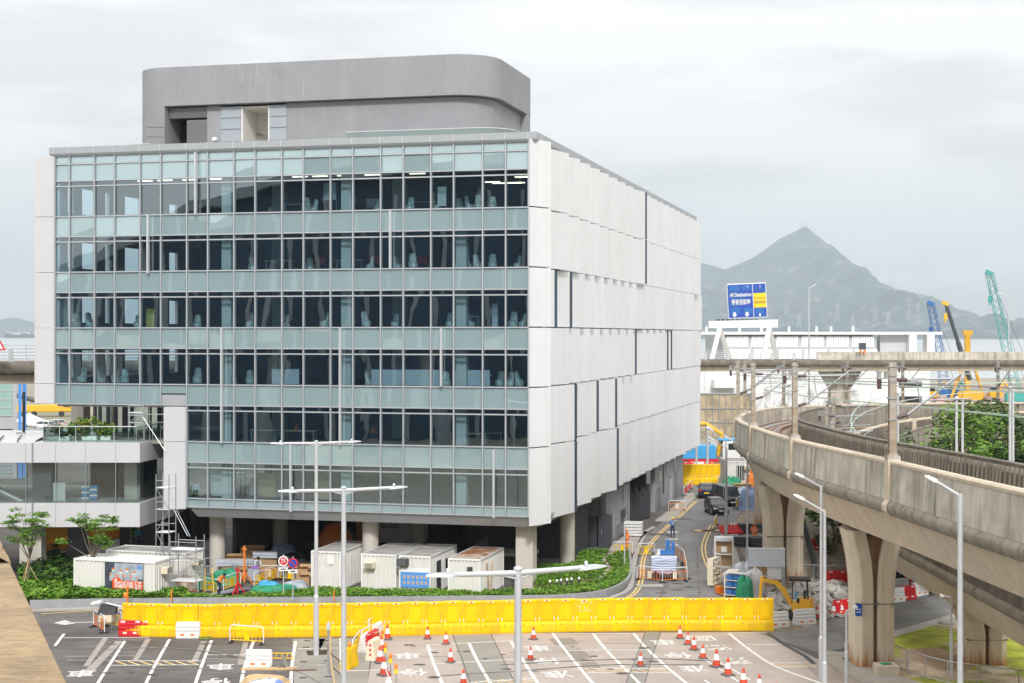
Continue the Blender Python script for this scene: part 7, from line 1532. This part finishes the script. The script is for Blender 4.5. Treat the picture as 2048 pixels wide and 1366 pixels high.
stuff(m.build('rubble', K['dirt']), 'brown broken soil strip before the grey fence', 'rubble')
# fences
def rail_fence(label, pts, h, z=0, k='steel', n=None, name='railing'):
    root = thing(name, label, 'fence', (0,0,0)); m = MB(); b = MB(); ps = [G(*p, z) for p in pts]
    for a, c in zip(ps, ps[1:]):
        L_ = (c-a).length; m.tube(a+Vector((0,0,h)), c+Vector((0,0,h)), .03, 5); m.tube(a+Vector((0,0,.12)), c+Vector((0,0,.12)), .025, 5)
        for i in range(int(L_/2)+1): q = a.lerp(c, min(1, i*2/L_)); m.tube(q, q+Vector((0,0,h+.05)), .035, 5)
        for i in range(int(L_/.14)): q = a.lerp(c, i*.14/L_); b.tube(q+Vector((0,0,.12)), q+Vector((0,0,h)), .009, 3, cap=False)
    m.build('rail', K[k], root); b.build('bar', K[k], root); return root
rail_fence('long grey railing across the works behind the rubble', [(1500,1162),(1570,1160),(1640,1164),(1720,1166)], 1.15); rail_fence('short grey railing leaning in beside the white portal frame', [(1508,1150),(1525,1200)], 1.1); rail_fence('grey mesh fence curving along the grass at lower right', [(1782,1330),(1815,1347),(1850,1358),(1895,1370),(1955,1378),(2060,1392)], 1.15); rail_fence('dark railing climbing the bank under the lower viaduct', [(1632,1160),(1610,1080),(1604,1030)], 1.6, 0, 'steel_dk')
ch = thing('concrete_chamber', 'low concrete pit box with a green sheet at the foot of the tall pier', 'chamber', G(1772,1352), 0); m = MB(); m.bbox((0,0,.3),(1.1,1.0,.6),.04); m.build('body', K['concrete_lt'], ch); m = MB(); m.cbox((0,0,.62),(.5,.4,.04),.4); m.build('sheet', K['greentarp'], ch)
mc = thing('manhole_slab', 'pale square manhole slab on the grass beside the squat pier', 'manhole', G(1995,1343,.03), .2); m = MB(); m.cbox((0,0,.06),(1.3,1.2,.12)); m.build('slab', K['concrete_lt'], mc)
mc = thing('manhole_slab', 'round white manhole cover on the dry verge', 'manhole', G(1898,1247,.03)); MB().lathe([(.6,0),(.6,.12),(.5,.14)], n=18).build('slab', K['kerb'], mc)
tg = thing('pier_nameplate', 'blue name plate fixed to the left face of the tall pier', 'sign', P(1717,1220,79.9)); m = MB(); m.cbox((0,-.02,0),(.34,.03,.62),0,0,R(0)); m.build('plate', K['signblue'], tg); m = MB(); m.box(-.12,.12,-.045,-.04,.02,.06); m.box(-.12,.12,-.045,-.04,-.12,-.08); m.build('lettering', K['plateW'], tg)
# dark crates, red bundles, pallets, bags
for i, (px, py, w_, lb) in enumerate(((1492,1094,2.4,'front left stack of dark grey plastic crates'),(1528,1096,2.2,'front right stack of dark grey plastic crates before the pier'),(1508,1066,2.6,'rear stack of dark crates behind the seated worker'))):
    root = thing('crate_stack', lb, 'crates', G(px,py), .05*i, 'stacked dark crates'); 
    for j in range(3):
        m = MB(); m.box(-w_/2,w_/2,-.5,.5,j*.3,j*.3+.26)
        for k in range(8): m.box(-w_/2+k*w_/8+.03,-w_/2+(k+1)*w_/8-.03,-.53,-.5,j*.3+.03,j*.3+.22)
        m.build('crate', K['steel_dk'], root)
rb_ = thing('barrier_bundle', 'bundle of red plastic boards lying on the pavement', 'bundle', G(1460,1066,.12), R(15)); 
for i in range(6): m = MB(); m.cbox((-.8+i*.33,0,.3),(.3,1.6,.14),0,R(20),R(25)); m.build('board', K['redpl'], rb_)
for i, (px, py, k, s, lb) in enumerate(((1505,1018,'greytarp',(1.3,1.1,2.0),'blue wrapped pallet load beside the rearmost pier, right one'),(1488,1010,'sheetwhite',(1.1,.9,1.7),'pale wrapped pallet load left of the blue one'),(1463,985,'greentarp',(1.1,.9,1.6),'green sheeted load behind the parked van'),(1457,975,'whitepl',(1.3,.9,1.5),'grey white bagged load before the site cabin'),(1507,985,'orange',(.9,.9,2.2),'orange bulk bag standing beside the site cabin'))): tarp('pallet_load', lb, G(px,py), s, k, 20+i)
for i, (px, py, lb) in enumerate(((1484,986,'stack of timber pallets behind the blue wrapped loads'),(1432,983,'brown timber pallets lying past the driving car'))):
    root = thing('pallet_stack', lb, 'pallets', G(px,py), .1)
    for j in range(4 if i == 0 else 2): m = MB(); m.box(-1,1,-.6,.6,j*.3+.1,j*.3+.16); m.box(-1,1,-.6,.6,j*.3,j*.3+.03); m.box(-1,-.9,-.6,.6,j*.3+.03,j*.3+.1); m.box(.9,1,-.6,.6,j*.3+.03,j*.3+.1); m.build('pallet', K['cane'], root)
sc_ = container('pale site cabin with a barred window at the end of the side road', cx(1476,170), 170, 0, 2.5, 5, 3.4, 'croof', 'site_cabin'); m = MB(); m.box(-.15,.75,-.04,.0,1.4,2.9); m.m = 1
for i in range(4): m.box(-.1+i*.24,-.05+i*.24,-.07,-.04,1.4,2.9)
m.build('window', [K['darkglass'], K['whitepaint']], sc_); ac_unit(sc_, 1.0, 0, 2.7)
container('low beige site cabin beyond the far barriers', cx(1444,206), 206, 0, 2.9, 4, 3.0, 'croof', 'site_cabin')
root = thing('pipe_stack', 'white and black pipes stacked before the far yellow barriers', 'pipes', G(1436,968)); m = MB()
for i in range(7): m.cbox((-2+i*.6,0,.5),(.3,.5,1.0),0,R(15))
m.build('pipe', K['whitepl'], root)
# stacked white blocks, gate and clutter at the garage opening
bs = thing('block_stack', 'stacked white plastic blocks at the garage opening', 'blocks', G(1267,1072,.13), -TH)
for j in range(5): m = MB(); m.bbox((0,0,.15+j*.24),(1.5,.9,.2),.03); m.build('block', K['whitepl'], bs)
gt = thing('sliding_gate', 'dark grey slatted gate across the garage opening', 'gate', B2W(-.3, sy(1262,.2)+4.5), R(90)-TH-R(12))
m = MB()
for i in range(16): m.box(-4.4+i*.5,-4.18+i*.5,-.08,.08,.15,3.2-.3*(i%3))
m.build('slat', K['steel_dk'], gt); m = MB(); m.box(-4.5,3.6,-.1,.1,.1,.25); m.box(3.4,3.6,-.12,.12,0,3.2); m.box(-4.5,-2.4,-.14,.14,.1,1.8); m.build('frame', K['steel_dk'], gt)
root = thing('electrical_cabinet', 'dark teal electrical cabinet beside the ground floor wall', 'cabinet', B2W(.1, sy(1212,.2)-1.0), -TH); m = MB(); m.bbox((-.9,0,1.2),(1.0,.8,2.4),.03); m.bbox((.25,0,1.3),(1.0,.9,2.6),.03); m.build('body', K['steel_dk'], root); m = MB(); m.box(.0,.04,-.5,-.45,1.0,1.5); m.build('handle', K['steel'], root)
root = thing('stair_flight', 'pale stair landing with dark balustrade under the block corner', 'stairs', B2W(-4.6,9.5), -TH); m = MB(); m.box(-1,2.4,0,2.5,1.1,1.3)
for i in range(5): m.box(-1-.3*i-.3,-1-.3*i,0,2.5,.0,1.1-.2*i)
m.build('landing', K['column'], root); m = MB(); m.loft([[(-2.6,-.03,.2),(-2.6,.03,.2),(-2.6,.03,1.3),(-2.6,-.03,1.3)],[(-.8,-.03,1.3),(-.8,.03,1.3),(-.8,.03,2.5),(-.8,-.03,2.5)]], smooth=False); m.build('balustrade', K['midwall'], root)
# clutter under the block
bx = random.Random(12)
for i, (px, D, w_, h, k, lb) in enumerate(((505,114,1.6,1.5,'card','biggest cardboard box in the pile under the block'),(530,112.5,1.7,1.2,'card','cardboard box with flat sheets on top under the block'),(470,112.5,1.2,1.1,'card','cardboard box beside the first column'),(487,110,.9,.5,'card','low cardboard box before the plastic chair'),(545,113.5,1.1,.9,'card','cardboard box in shade at the right end of the pile'),(611,107,.7,.6,'card','cardboard box against the white container'),(608,108,.8,1.0,'card','taller cardboard box behind the one at the container'))):
    root = thing('cardboard_box', lb, 'box', (cx(px,D),D,0), bx.uniform(-.3,.3), 'cardboard boxes under the block'); m = MB(); m.box(-w_/2,w_/2,-.5,.5,0,h); m.build('carton', K[k], root); m = MB(); m.cbox((0,-.3,h+.08),(w_,.4,.02),0,R(-35)); m.cbox((0,.35,h+.1),(w_,.35,.02),0,R(50)); m.build('flap', K['card'], root)
for i, (px, D, w_, lb) in enumerate(((470,110.5,2.6,'pale flat panels stacked beside the first column'),(530,112.3,1.7,'pale boards lying on the cardboard box'))):
    root = thing('panel_stack', lb, 'panels', (cx(px,D),D,1.2 if i else .9), .1)
    for j in range(4): m = MB(); m.cbox((bx.uniform(-.1,.1),0,j*.1),(w_,1.0,.06),bx.uniform(-.1,.1)); m.build('panel', K['sheetwhite'], root)
    if not i: m = MB(); m.box(-.9,.9,-.4,.4,-.9,-.04); m.build('trestle', K['card'], root)
for i, (px, py, k, s, lb) in enumerate(((452,1168,'greentarp',(1.0,.6,.95),'green tarpaulin heap behind the bending worker'),(415,1176,'greentarp',(.7,.5,.7),'green netting heap left of the stepladder'),(560,1188,'greentarp',(1.35,.6,.6),'green tarpaulin mound behind the round road signs'),(525,1190,'greentarp',(.8,.5,.6),'small green tarpaulin left of the blue sheet'),(537,1180,'bluetarp',(.8,.5,.6),'bright blue sheet over goods behind the plant bed'),(565,1140,'black',(2.0,1.0,1.0),'heap of black rubbish bags in the shade, left one'),(592,1142,'black',(1.6,.9,1.2),'heap of black rubbish bags in the shade, right one'),(566,1124,'greytarp',(1.1,.8,1.3),'grey blue wrapped bundle on the rubbish bags'),(486,1150,'greentarp',(.35,.3,.8),'small bright green bag beside the orange stand'),(590,1176,'ribpanel',(.9,.5,.5),'grey sheeted crate at the container foot'))): tarp('tarpaulin_heap', lb, G(px,py), s, k, 40+i)
for i, (px, py, lb) in enumerate(((295,1090,'black wrapped machine nearest the left behind the container roof'),(352,1082,'black wrapped machine behind the scaffold'),(375,1078,'taller black wrapped machine behind the scaffold'),(400,1074,'black wrapped machine beside the first column'))): tarp('wrapped_machine', lb, G(px,py), (1.2,.9,3.0+.5*(i % 3)), 'black3' if K.setdefault('black3', mat('black_sheeting', (.03,.03,.034), .35, var=.4, scale=1.2)) else '', 60+i, 0, 'black wrapped machines')
for i, (px, py, h, lb) in enumerate(((489,1168,2.6,'taller orange props stand beside the pile of boxes'),(475,1190,1.8,'thin red stand with spread feet at the plant bed edge'))):
    root = thing('prop_stand', lb, 'stand', G(px,py)); m = MB(); m.box(-.06,.06,-.06,.06,.1,h); m.box(-.16,.16,-.04,.04,h-.25,h-.15); m.build('post', K['orange' if not i else 'redpl'], root); m = MB()
    for a in (0,2.1,4.2): m.tube((math.cos(a)*.55,math.sin(a)*.4,0),(0,0,.9),.05,5)
    m.build('foot', K['orange' if not i else 'redpl'], root)
pc = thing('plastic_chair', 'grey plastic chair beside the cardboard boxes', 'chair', (cx(468,109.5),109.5,0)); m = MB(); m.box(-.25,.25,-.25,.25,.42,.46); m.build('seat', K['louvre'], pc); m = MB(); m.box(-.25,.25,.22,.26,.46,.95); m.build('backrest', K['louvre'], pc)
for x in (-.22,.22):
    for y in (-.22,.22): MB().tube((x,y,0),(x,y,.43),.025,5).build('leg', K['louvre'], pc)
sl = thing('stepladder', 'grey stepladder with yellow rails beside the bending worker', 'stepladder', G(417,1190), R(20)); m = MB()
for s in (-.28,.28): m.tube((s,-.5,0),(s*.8,0,1.9),.035,5); m.tube((s,.5,0),(s*.8,.0,1.9),.03,5)
m.build('rail', K['hatyellow'], sl); m = MB()
for z in (.35,.7,1.05,1.4): m.box(-.26,.26,-.5+z*.26-.08,-.5+z*.26+.08,z,z+.04)
m.box(-.25,.25,-.12,.12,1.85,1.92); m.path([(-.22,0,1.9),(-.22,.1,2.4),(.22,.1,2.4),(.22,0,1.9)], .025, 5); m.build('tread', K['steel'], sl)
tr = thing('trolley', 'grey green trolley bin in front of the boxes', 'trolley', (cx(508,108.3),108.3,0)); m = MB(); m.box(-.4,.4,-.3,.3,.15,.95); m.build('body', K['ribpanel'], tr); m = MB(); m.path([(-.38,-.28,.95),(-.38,-.28,1.5),(.38,-.28,1.5),(.38,-.28,.95)], .03, 5); m.build('handle', K['steel'], tr); m = MB(); m.bbox((.1,-.1,1.0),(.5,.4,.3),.1); m.build('purple_bag', K.setdefault('purple', mat('purple_cloth', (.26,.10,.45), .7)), tr)
for i, (px, py) in enumerate(((455,1188),(470,1186))): 
    root = thing('pipe_bundle', ['grey pipes lying beside the bending worker','pale pipes lying left of the thin red stand'][i], 'pipes', G(px,py,.1), R(60)); m = MB()
    for j in range(5): m.tube((-1.6,j*.12,.1),(1.6,j*.12,.1),.05,6)
    m.build('pipe', K['steel' if i else 'frame_lt'], root)
# rubbish frame at the left end of the barriers
wf = thing('rubbish_frame', 'metal rubbish bag frame with a black bag and white hood at left', 'rubbish bin', G(213,1260), 0); m = MB(); m.box(-.4,.4,-.3,.3,.5,.95) ; m.build('bin', K['cream'], wf); m = MB(); m.loft([[(-.45,-.35,.95),(.55,-.35,.95),(.55,.35,.95),(-.45,.35,.95)],[(-.3,-.2,1.5),(.6,-.2,1.35),(.6,.2,1.35),(-.3,.2,1.5)]], smooth=False); m.build('black_bag', K['black'], wf); m = MB(); m.cbox((-.55,0,1.6),(.6,.5,.12),0,0,R(-12)); m.tube((0,0,1.55),(1.0,0,1.3),.05,6); m.build('hood', K['whitepl'], wf); m = MB()
for x in (-.38,.38):
    for y in (-.28,.28): m.tube((x,y,0),(x,y,.95),.03,5)
m.build('leg', K['steel'], wf)
# loose things in the parking bays
root = thing('timber_plank', 'pale timber planks under the loose white barrier', 'planks', G(530,1340)); m = MB(); m.cbox((.1,0,.05),(2.6,.25,.08)); m.cbox((.6,.3,.05),(2.0,.2,.06),.05); m.build('plank', K['cane'], root)
root = thing('barrier_parts', 'yellow crowd barrier lying flat behind the loose white barrier', 'crowd barrier', G(553,1318)); m = MB(); m.path([(-.7,-.4,.12),(-.7,.5,.2),(.7,.5,.2),(.9,-.4,.12),(-.7,-.4,.12)], .03, 5)
for i in range(5): m.tube((-.6+i*.3,-.4,.14),(-.6+i*.28,.5,.22),.02,4)
m.build('frame', K['barrier'], root)
root = thing('steel_angle', 'grey steel trestle standing on the planks', 'trestle', G(566,1337)); m = MB(); m.cbox((-.12,0,.3),(.04,.5,.66),0,0,R(20)); m.cbox((.12,0,.3),(.04,.5,.66),0,0,R(-20)); m.build('plate', K['steel'], root)
tarp('sand_heap', 'sand heap partly under a blue striped sheet at the bottom edge', G(531,1367), (1.1,.7,.4), 'cane', 80); tarp('striped_sheet', 'blue striped sheet lying over the sand heap', G(529,1378), (1.0,.8,.42), 'stripe', 81)
hz_ = thing('cable_coil', 'yellow green hose coil before the white barrier', 'hose', G(412,1278)); m = MB(); m.path([(math.cos(a*.5)*(.3+.02*(a%3)), math.sin(a*.5)*.3, .05+.01*(a%4)) for a in range(30)], .03, 5); m.build('coil', K['yellowleaf'], hz_)
# the dug up island: black patch for pit shade, rail posts, drain
sheet('pit_shade_patch', [(612,1302),(654,1300),(656,1309),(616,1311)], .016, K['black'])  # flat black patch painting the shade of a hole
for px, py in ((615,1282),(612,1295),(607,1324),(606,1356),(655,1282),(655,1322),(656,1354)): cover(px, py, .34, .16) if False else struct(MB().cbox((G(px,py).x, G(px,py).y, .02), (.34,.16,.03)).build('fixing_plate', K['steel_dk']))
gr = thing('drain_channel', 'pale slotted drain channel in the dug up island', 'drain', G(636,1331)); m = MB(); m.cbox((0,0,.04),(.9,.3,.08)); m.m = 1
for i in range(10): m.cbox((-.38+i*.085,0,.085),(.03,.22,.01))
m.build('channel', [K['kerb'], K['steel_dk']], gr)
rp = thing('guard_rail', 'leaning timber and steel guard rail beside the dug up island', 'guard rail', (0,0,0)); m = MB(); m.path([G(661,1273,.95), G(660,1306,.95), G(664,1340,.75), G(671,1380,.7)], .05, 6); m.build('rail', K['cane'], rp)
for px, py in ((657,1302),(657,1350)): p = G(px,py); m = MB(); m.box(p.x-.06,p.x+.06,p.y-.06,p.y+.06,0,1.15); m.m = 1; m.box(p.x-.1,p.x+.1,p.y-.1,p.y+.1,1.15,1.5) if py == 1302 else None; m.build('post', [K['steel'], K['galv']], rp)
m = MB(); m.tube(G(660,1306,.7), G(680,1322,.05), .035, 5); m.tube(G(662,1332,.6), G(679,1347,.05), .035, 5); m.tube(G(657,1280,.9), G(645,1284,.05), .03, 5); m.build('strut', K['rust'], rp)
root = thing('steel_bar', 'rusty steel bar lying on the dug up island', 'bar', G(604,1343)); MB().tube((-.7,0,.06),(.7,.25,.06),.04,5).build('bar', K['rust'], root)
for i, (px, py, a) in enumerate(((1365,1064,0),(1408,1062,.2),(1425,1062,.1),(1299,1172,.1))): 
    if i == 0: continue
    root = thing('cover_board', ['','timber board over the road edge, left one','timber board over the kerb, right one','pale flat board lying in front of the wrapped platform'][i], 'board', G(px,py,.02), a); MB().cbox((0,0,.03),(1.8,.9,.05)).build('board', K['cane' if i < 3 else 'kerb'], root)
# solar warning board on the elevated road, signs at far left
sb = thing('warning_board', 'dark solar warning board on the elevated road', 'sign', P(1725,701,290)); m = MB(); m.cbox((0,0,.8),(1.3,.2,1.2)); m.build('panel', K['posterdark'], sb); m = MB(); m.box(-.5,-.2,-.2,.2,-.5,.2); m.box(.2,.5,-.2,.2,-.5,.2); m.build('foot', K['orange'], sb)
ts = thing('warning_sign', 'red and white triangular road sign at the left edge of the photo', 'road sign', P(-4,690,148)); m = MB(); m.yprism([(-.75,-.5),(.75,-.5),(0,.8)], -.03, .0); m.build('plate', K['redpl'], ts); m = MB(); m.yprism([(-.5,-.36),(.5,-.36),(0,.5)], -.045, -.035); m.build('face', K['plateW'], ts); m = MB(); m.tube((0,.05,-2.6),(0,.05,.6),.05,6); m.build('pole', K['galv'], ts)
bd = thing('lamp_post', 'thin black post rising from the footbridge roof at left', 'post', (cx(47.5,112),112,9.95)); MB().tube((0,0,0),(0,0,3.0),.1,8).build('pole', K['black'], bd); MB().box(-.5,.1,-.15,.15,0,.15).build('base_plate', K['steel'], bd)
# people, furniture and wrapped chairs behind the glass
wb = thing('white_board', 'white board standing inside the footbridge', 'board', (cx(116,109.5),109.5,5.48)); MB().box(-.5,.5,0,.06,0,1.25).build('panel', K['plateW'], wb)
sbk = thing('bag_stack', 'stack of blue and white bags inside the footbridge', 'bags', (cx(180,110),110,5.48))
for j in range(5):
    for i in range(2): m = MB(); m.bbox((-.28+i*.56,0,.12+j*.2),(.54,.5,.18),.06); m.build('bag', K['bluetarp' if (i+j) % 2 else 'plateW'], sbk)
K['plasticwrap'] = mat('plastic_wrap', (.50,.55,.53), .3, var=.3, scale=3, spec=.6)
def wrapped_chair(label):
    root = thing('wrapped_chair', label, 'chair', (0,0,0), 0, 'plastic wrapped office chairs'); r = random.Random(6); m = MB()
    m.loft([[(math.cos(a*.628)*rx*r.uniform(.9,1.1), math.sin(a*.628)*ry*r.uniform(.9,1.1)+oy, z) for a in range(10)] for z, rx, ry, oy in ((.06,.32,.32,0),(.40,.33,.33,0),(.50,.31,.26,.05),(.58,.27,.14,.14),(.85,.27,.10,.18),(1.05,.24,.08,.20),(1.12,.12,.04,.2))]); m.build('plastic_cover', K['plasticwrap'], root); m = MB(); m.box(-.24,.24,-.24,.24,.40,.47); m.tube((0,0,.05),(0,0,.4),.03,6); m.build('seat', K['steel_dk'], root); return root
wc = None; sname = ['lowest storey','second storey','third storey','fourth storey','fifth storey','top storey']
def bay(px): 
    i = min(range(20), key=lambda j: abs((cols[j]+cols[j+1])/2 - fx(px))); n = 20-i; return 'in the rightmost bay' if n == 1 else f'{["","","second","third","fourth","fifth","sixth","seventh","eighth","ninth","tenth","eleventh","twelfth","thirteenth","fourteenth","fifteenth","sixteenth","seventeenth","eighteenth","nineteenth","twentieth"][n]} bay from the right end'
used_l = set()
for k, px in ((5,612),(5,628),(5,755),(5,820),(5,876),(5,920),(5,938),(5,956),(5,985),(4,505),(4,620),(4,740),(4,795),(4,826),(4,916),(4,935),(4,955),(4,985),(4,1035),(3,153),(3,180),(3,275),(3,395),(3,500),(3,572),(3,650),(3,732),(3,790),(3,900),(3,921),(3,942),(3,1026),(3,1045),(2,165),(2,203),(2,232),(2,250),(2,395),(2,500),(2,738),(2,790),(2,893),(2,1000),(2,1020),(2,1038)):
    lb = f'wrapped office chair, {sname[k]}, {bay(px)}'
    if lb in used_l: lb += ', second chair'
    if lb in used_l: lb += ' set deeper'
    used_l.add(lb); y = rnd.uniform(1.2,2.4); p = B2W(fx(px, y), y, LV[k])
    if wc is None: wc = wrapped_chair(lb); wc.location = p
    else: dup(wc, p, rnd.uniform(-1.5,1.5)-TH, lb, None, rnd.uniform(.82,1.02))
def desk(k, px, y, label, w_=1.6, tall=False, kk='cream'):
    root = thing('office_desk', label, 'desk', B2W(fx(px,y), y, LV[k]), -TH, 'office desks behind the glass'); m = MB(); m.box(-w_/2,w_/2,-.4,.4,.72,.76); m.build('top', K[kk], root); m = MB()
    if tall: m.box(-w_/2,w_/2,-.38,-.34,.05,1.1)
    else:
        for x in (-w_/2+.1,w_/2-.1): m.box(x-.04,x+.04,-.3,.3,0,.72)
    m.build('panel' if tall else 'leg', K['sheetwhite' if tall else 'steel'], root)
for k, px, y, lb, w_, tl in ((2,780,1.5,'white panelled desk on the third glazed storey left of the middle fin',2.4,True),(2,845,1.4,'white panelled desk on the third glazed storey right of the middle fin',2.6,True),(2,575,1.6,'white panelled desk on the third glazed storey, far left one',2,True),(2,945,1.5,'brown box counter on the third glazed storey near the right end',2.6,True),(1,530,2,'desk on the second glazed storey beside the orange worker',2,False),(1,600,2,'desk on the second glazed storey under the orange worker',2.4,False),(1,955,2,'pedestal table on the second glazed storey near the right end',1.5,False),(1,985,3,'pedestal table behind the other on the second glazed storey',1.5,False),(3,930,2.6,'high table behind three wrapped chairs on the fourth glazed storey',2.2,False),(4,560,2.5,'desk on the fifth glazed storey left of the centre',2,False),(4,700,2.6,'desk on the fifth glazed storey at the centre',2,False),(5,600,2.6,'desk on the top glazed storey at the centre',2.2,False),(5,850,2.8,'desk on the top glazed storey right of centre',2.2,False)): desk(k, px, y, lb, w_, tl)
for k, px, y, z0, w_, h, kk, lb in ((3,301,1.3,0,.6,1.35,'yellowpanel','yellow panel standing on the fourth glazed storey'),(3,990,1.6,0,.4,1.6,'sheetwhite','tall pale panel on the fourth glazed storey near the right end'),(5,884,1.2,.3,.6,1.3,'plateW','white panel on the top glazed storey right of centre'),(0,442,1.2,.1,1.5,1.95,'plaster','wide white panel on the lowest glazed storey near its left end'),(0,530,1.6,0,1.6,1.7,'card','brown cardboard crate on the lowest glazed storey left of the lamp'),(0,650,1.6,0,1.0,1.8,'card','brown crate behind the second lamp post on the lowest storey'),(0,535,2.8,0,2.6,1.2,'sheetwhite','pale packing stack on the lowest glazed storey'),(4,845,3.2,.5,.7,.5,'redpl','red screen on the fifth glazed storey right of the fin'),(4,640,3.2,.5,.9,.5,'redpl','red screen on the fifth glazed storey left of centre'),(4,750,3.2,.5,.9,.5,'redpl','red screen on the fifth glazed storey before the fin'),(5,745,3.4,.5,.9,.6,'sheetwhite','white monitor screen on the top glazed storey'),(5,660,1.5,.9,.9,1.2,'sheetwhite','pale hanging panel on the top glazed storey')):
    K.setdefault('yellowpanel', mat('yellow_panel', (.55,.50,.10), .6)); root = thing('standing_panel', lb, 'panel', B2W(fx(px,y), y, LV[k]+z0), -TH); MB().box(-w_/2,w_/2,-.04,.04,0,h).build('panel', K[kk], root); m = MB(); m.box(-w_/2,-w_/2+.04,-.2,.2,-z0,.03-z0); m.box(w_/2-.04,w_/2,-.2,.2,-z0,.03-z0)
    if z0: m.box(-w_/2,-w_/2+.04,.05,.09,-z0,0); m.box(w_/2-.04,w_/2,.05,.09,-z0,0)
    m.build('foot', K['steel'], root)
for k, px, y, lb in ((1,592,2.2,'worker in orange seated at a desk on the second glazed storey, left one'),(1,745,2.2,'worker in orange seated on the second glazed storey, right one')):
    person(lb, B2W(fx(px,y), y, LV[k]), R(90)-TH, sit, ('hivis','navy','skin','boot'))
person('worker in a white vest standing at the left end of the lowest glazed storey', B2W(fx(392,1.0), 1.0, LV[0]-.55), -TH, {}, ('sheetwhite','navy','skin','boot'), 'hatorange', vest='sheetwhite')
# ================================================================== HAZE
K['haze'] = bpy.data.materials.new('haze'); K['haze'].use_nodes = True
_n = K['haze'].node_tree; _n.nodes.clear(); _o = _n.nodes.new('ShaderNodeOutputMaterial'); _v = _n.nodes.new('ShaderNodeVolumePrincipled')
_v.inputs['Color'].default_value = (.77,.90,1,1); _v.inputs['Density'].default_value = .0001; _v.inputs['Anisotropy'].default_value = 0
_n.links.new(_v.outputs[0], _o.inputs['Volume'])
m = MB(); m.box(-10000, 10000, -300, 14000, -4, 1000); hz = m.build('haze', K['haze']); hz['kind'] = 'stuff'; tag(hz, 'pale blue haze over the distant sea and mountain', 'haze')
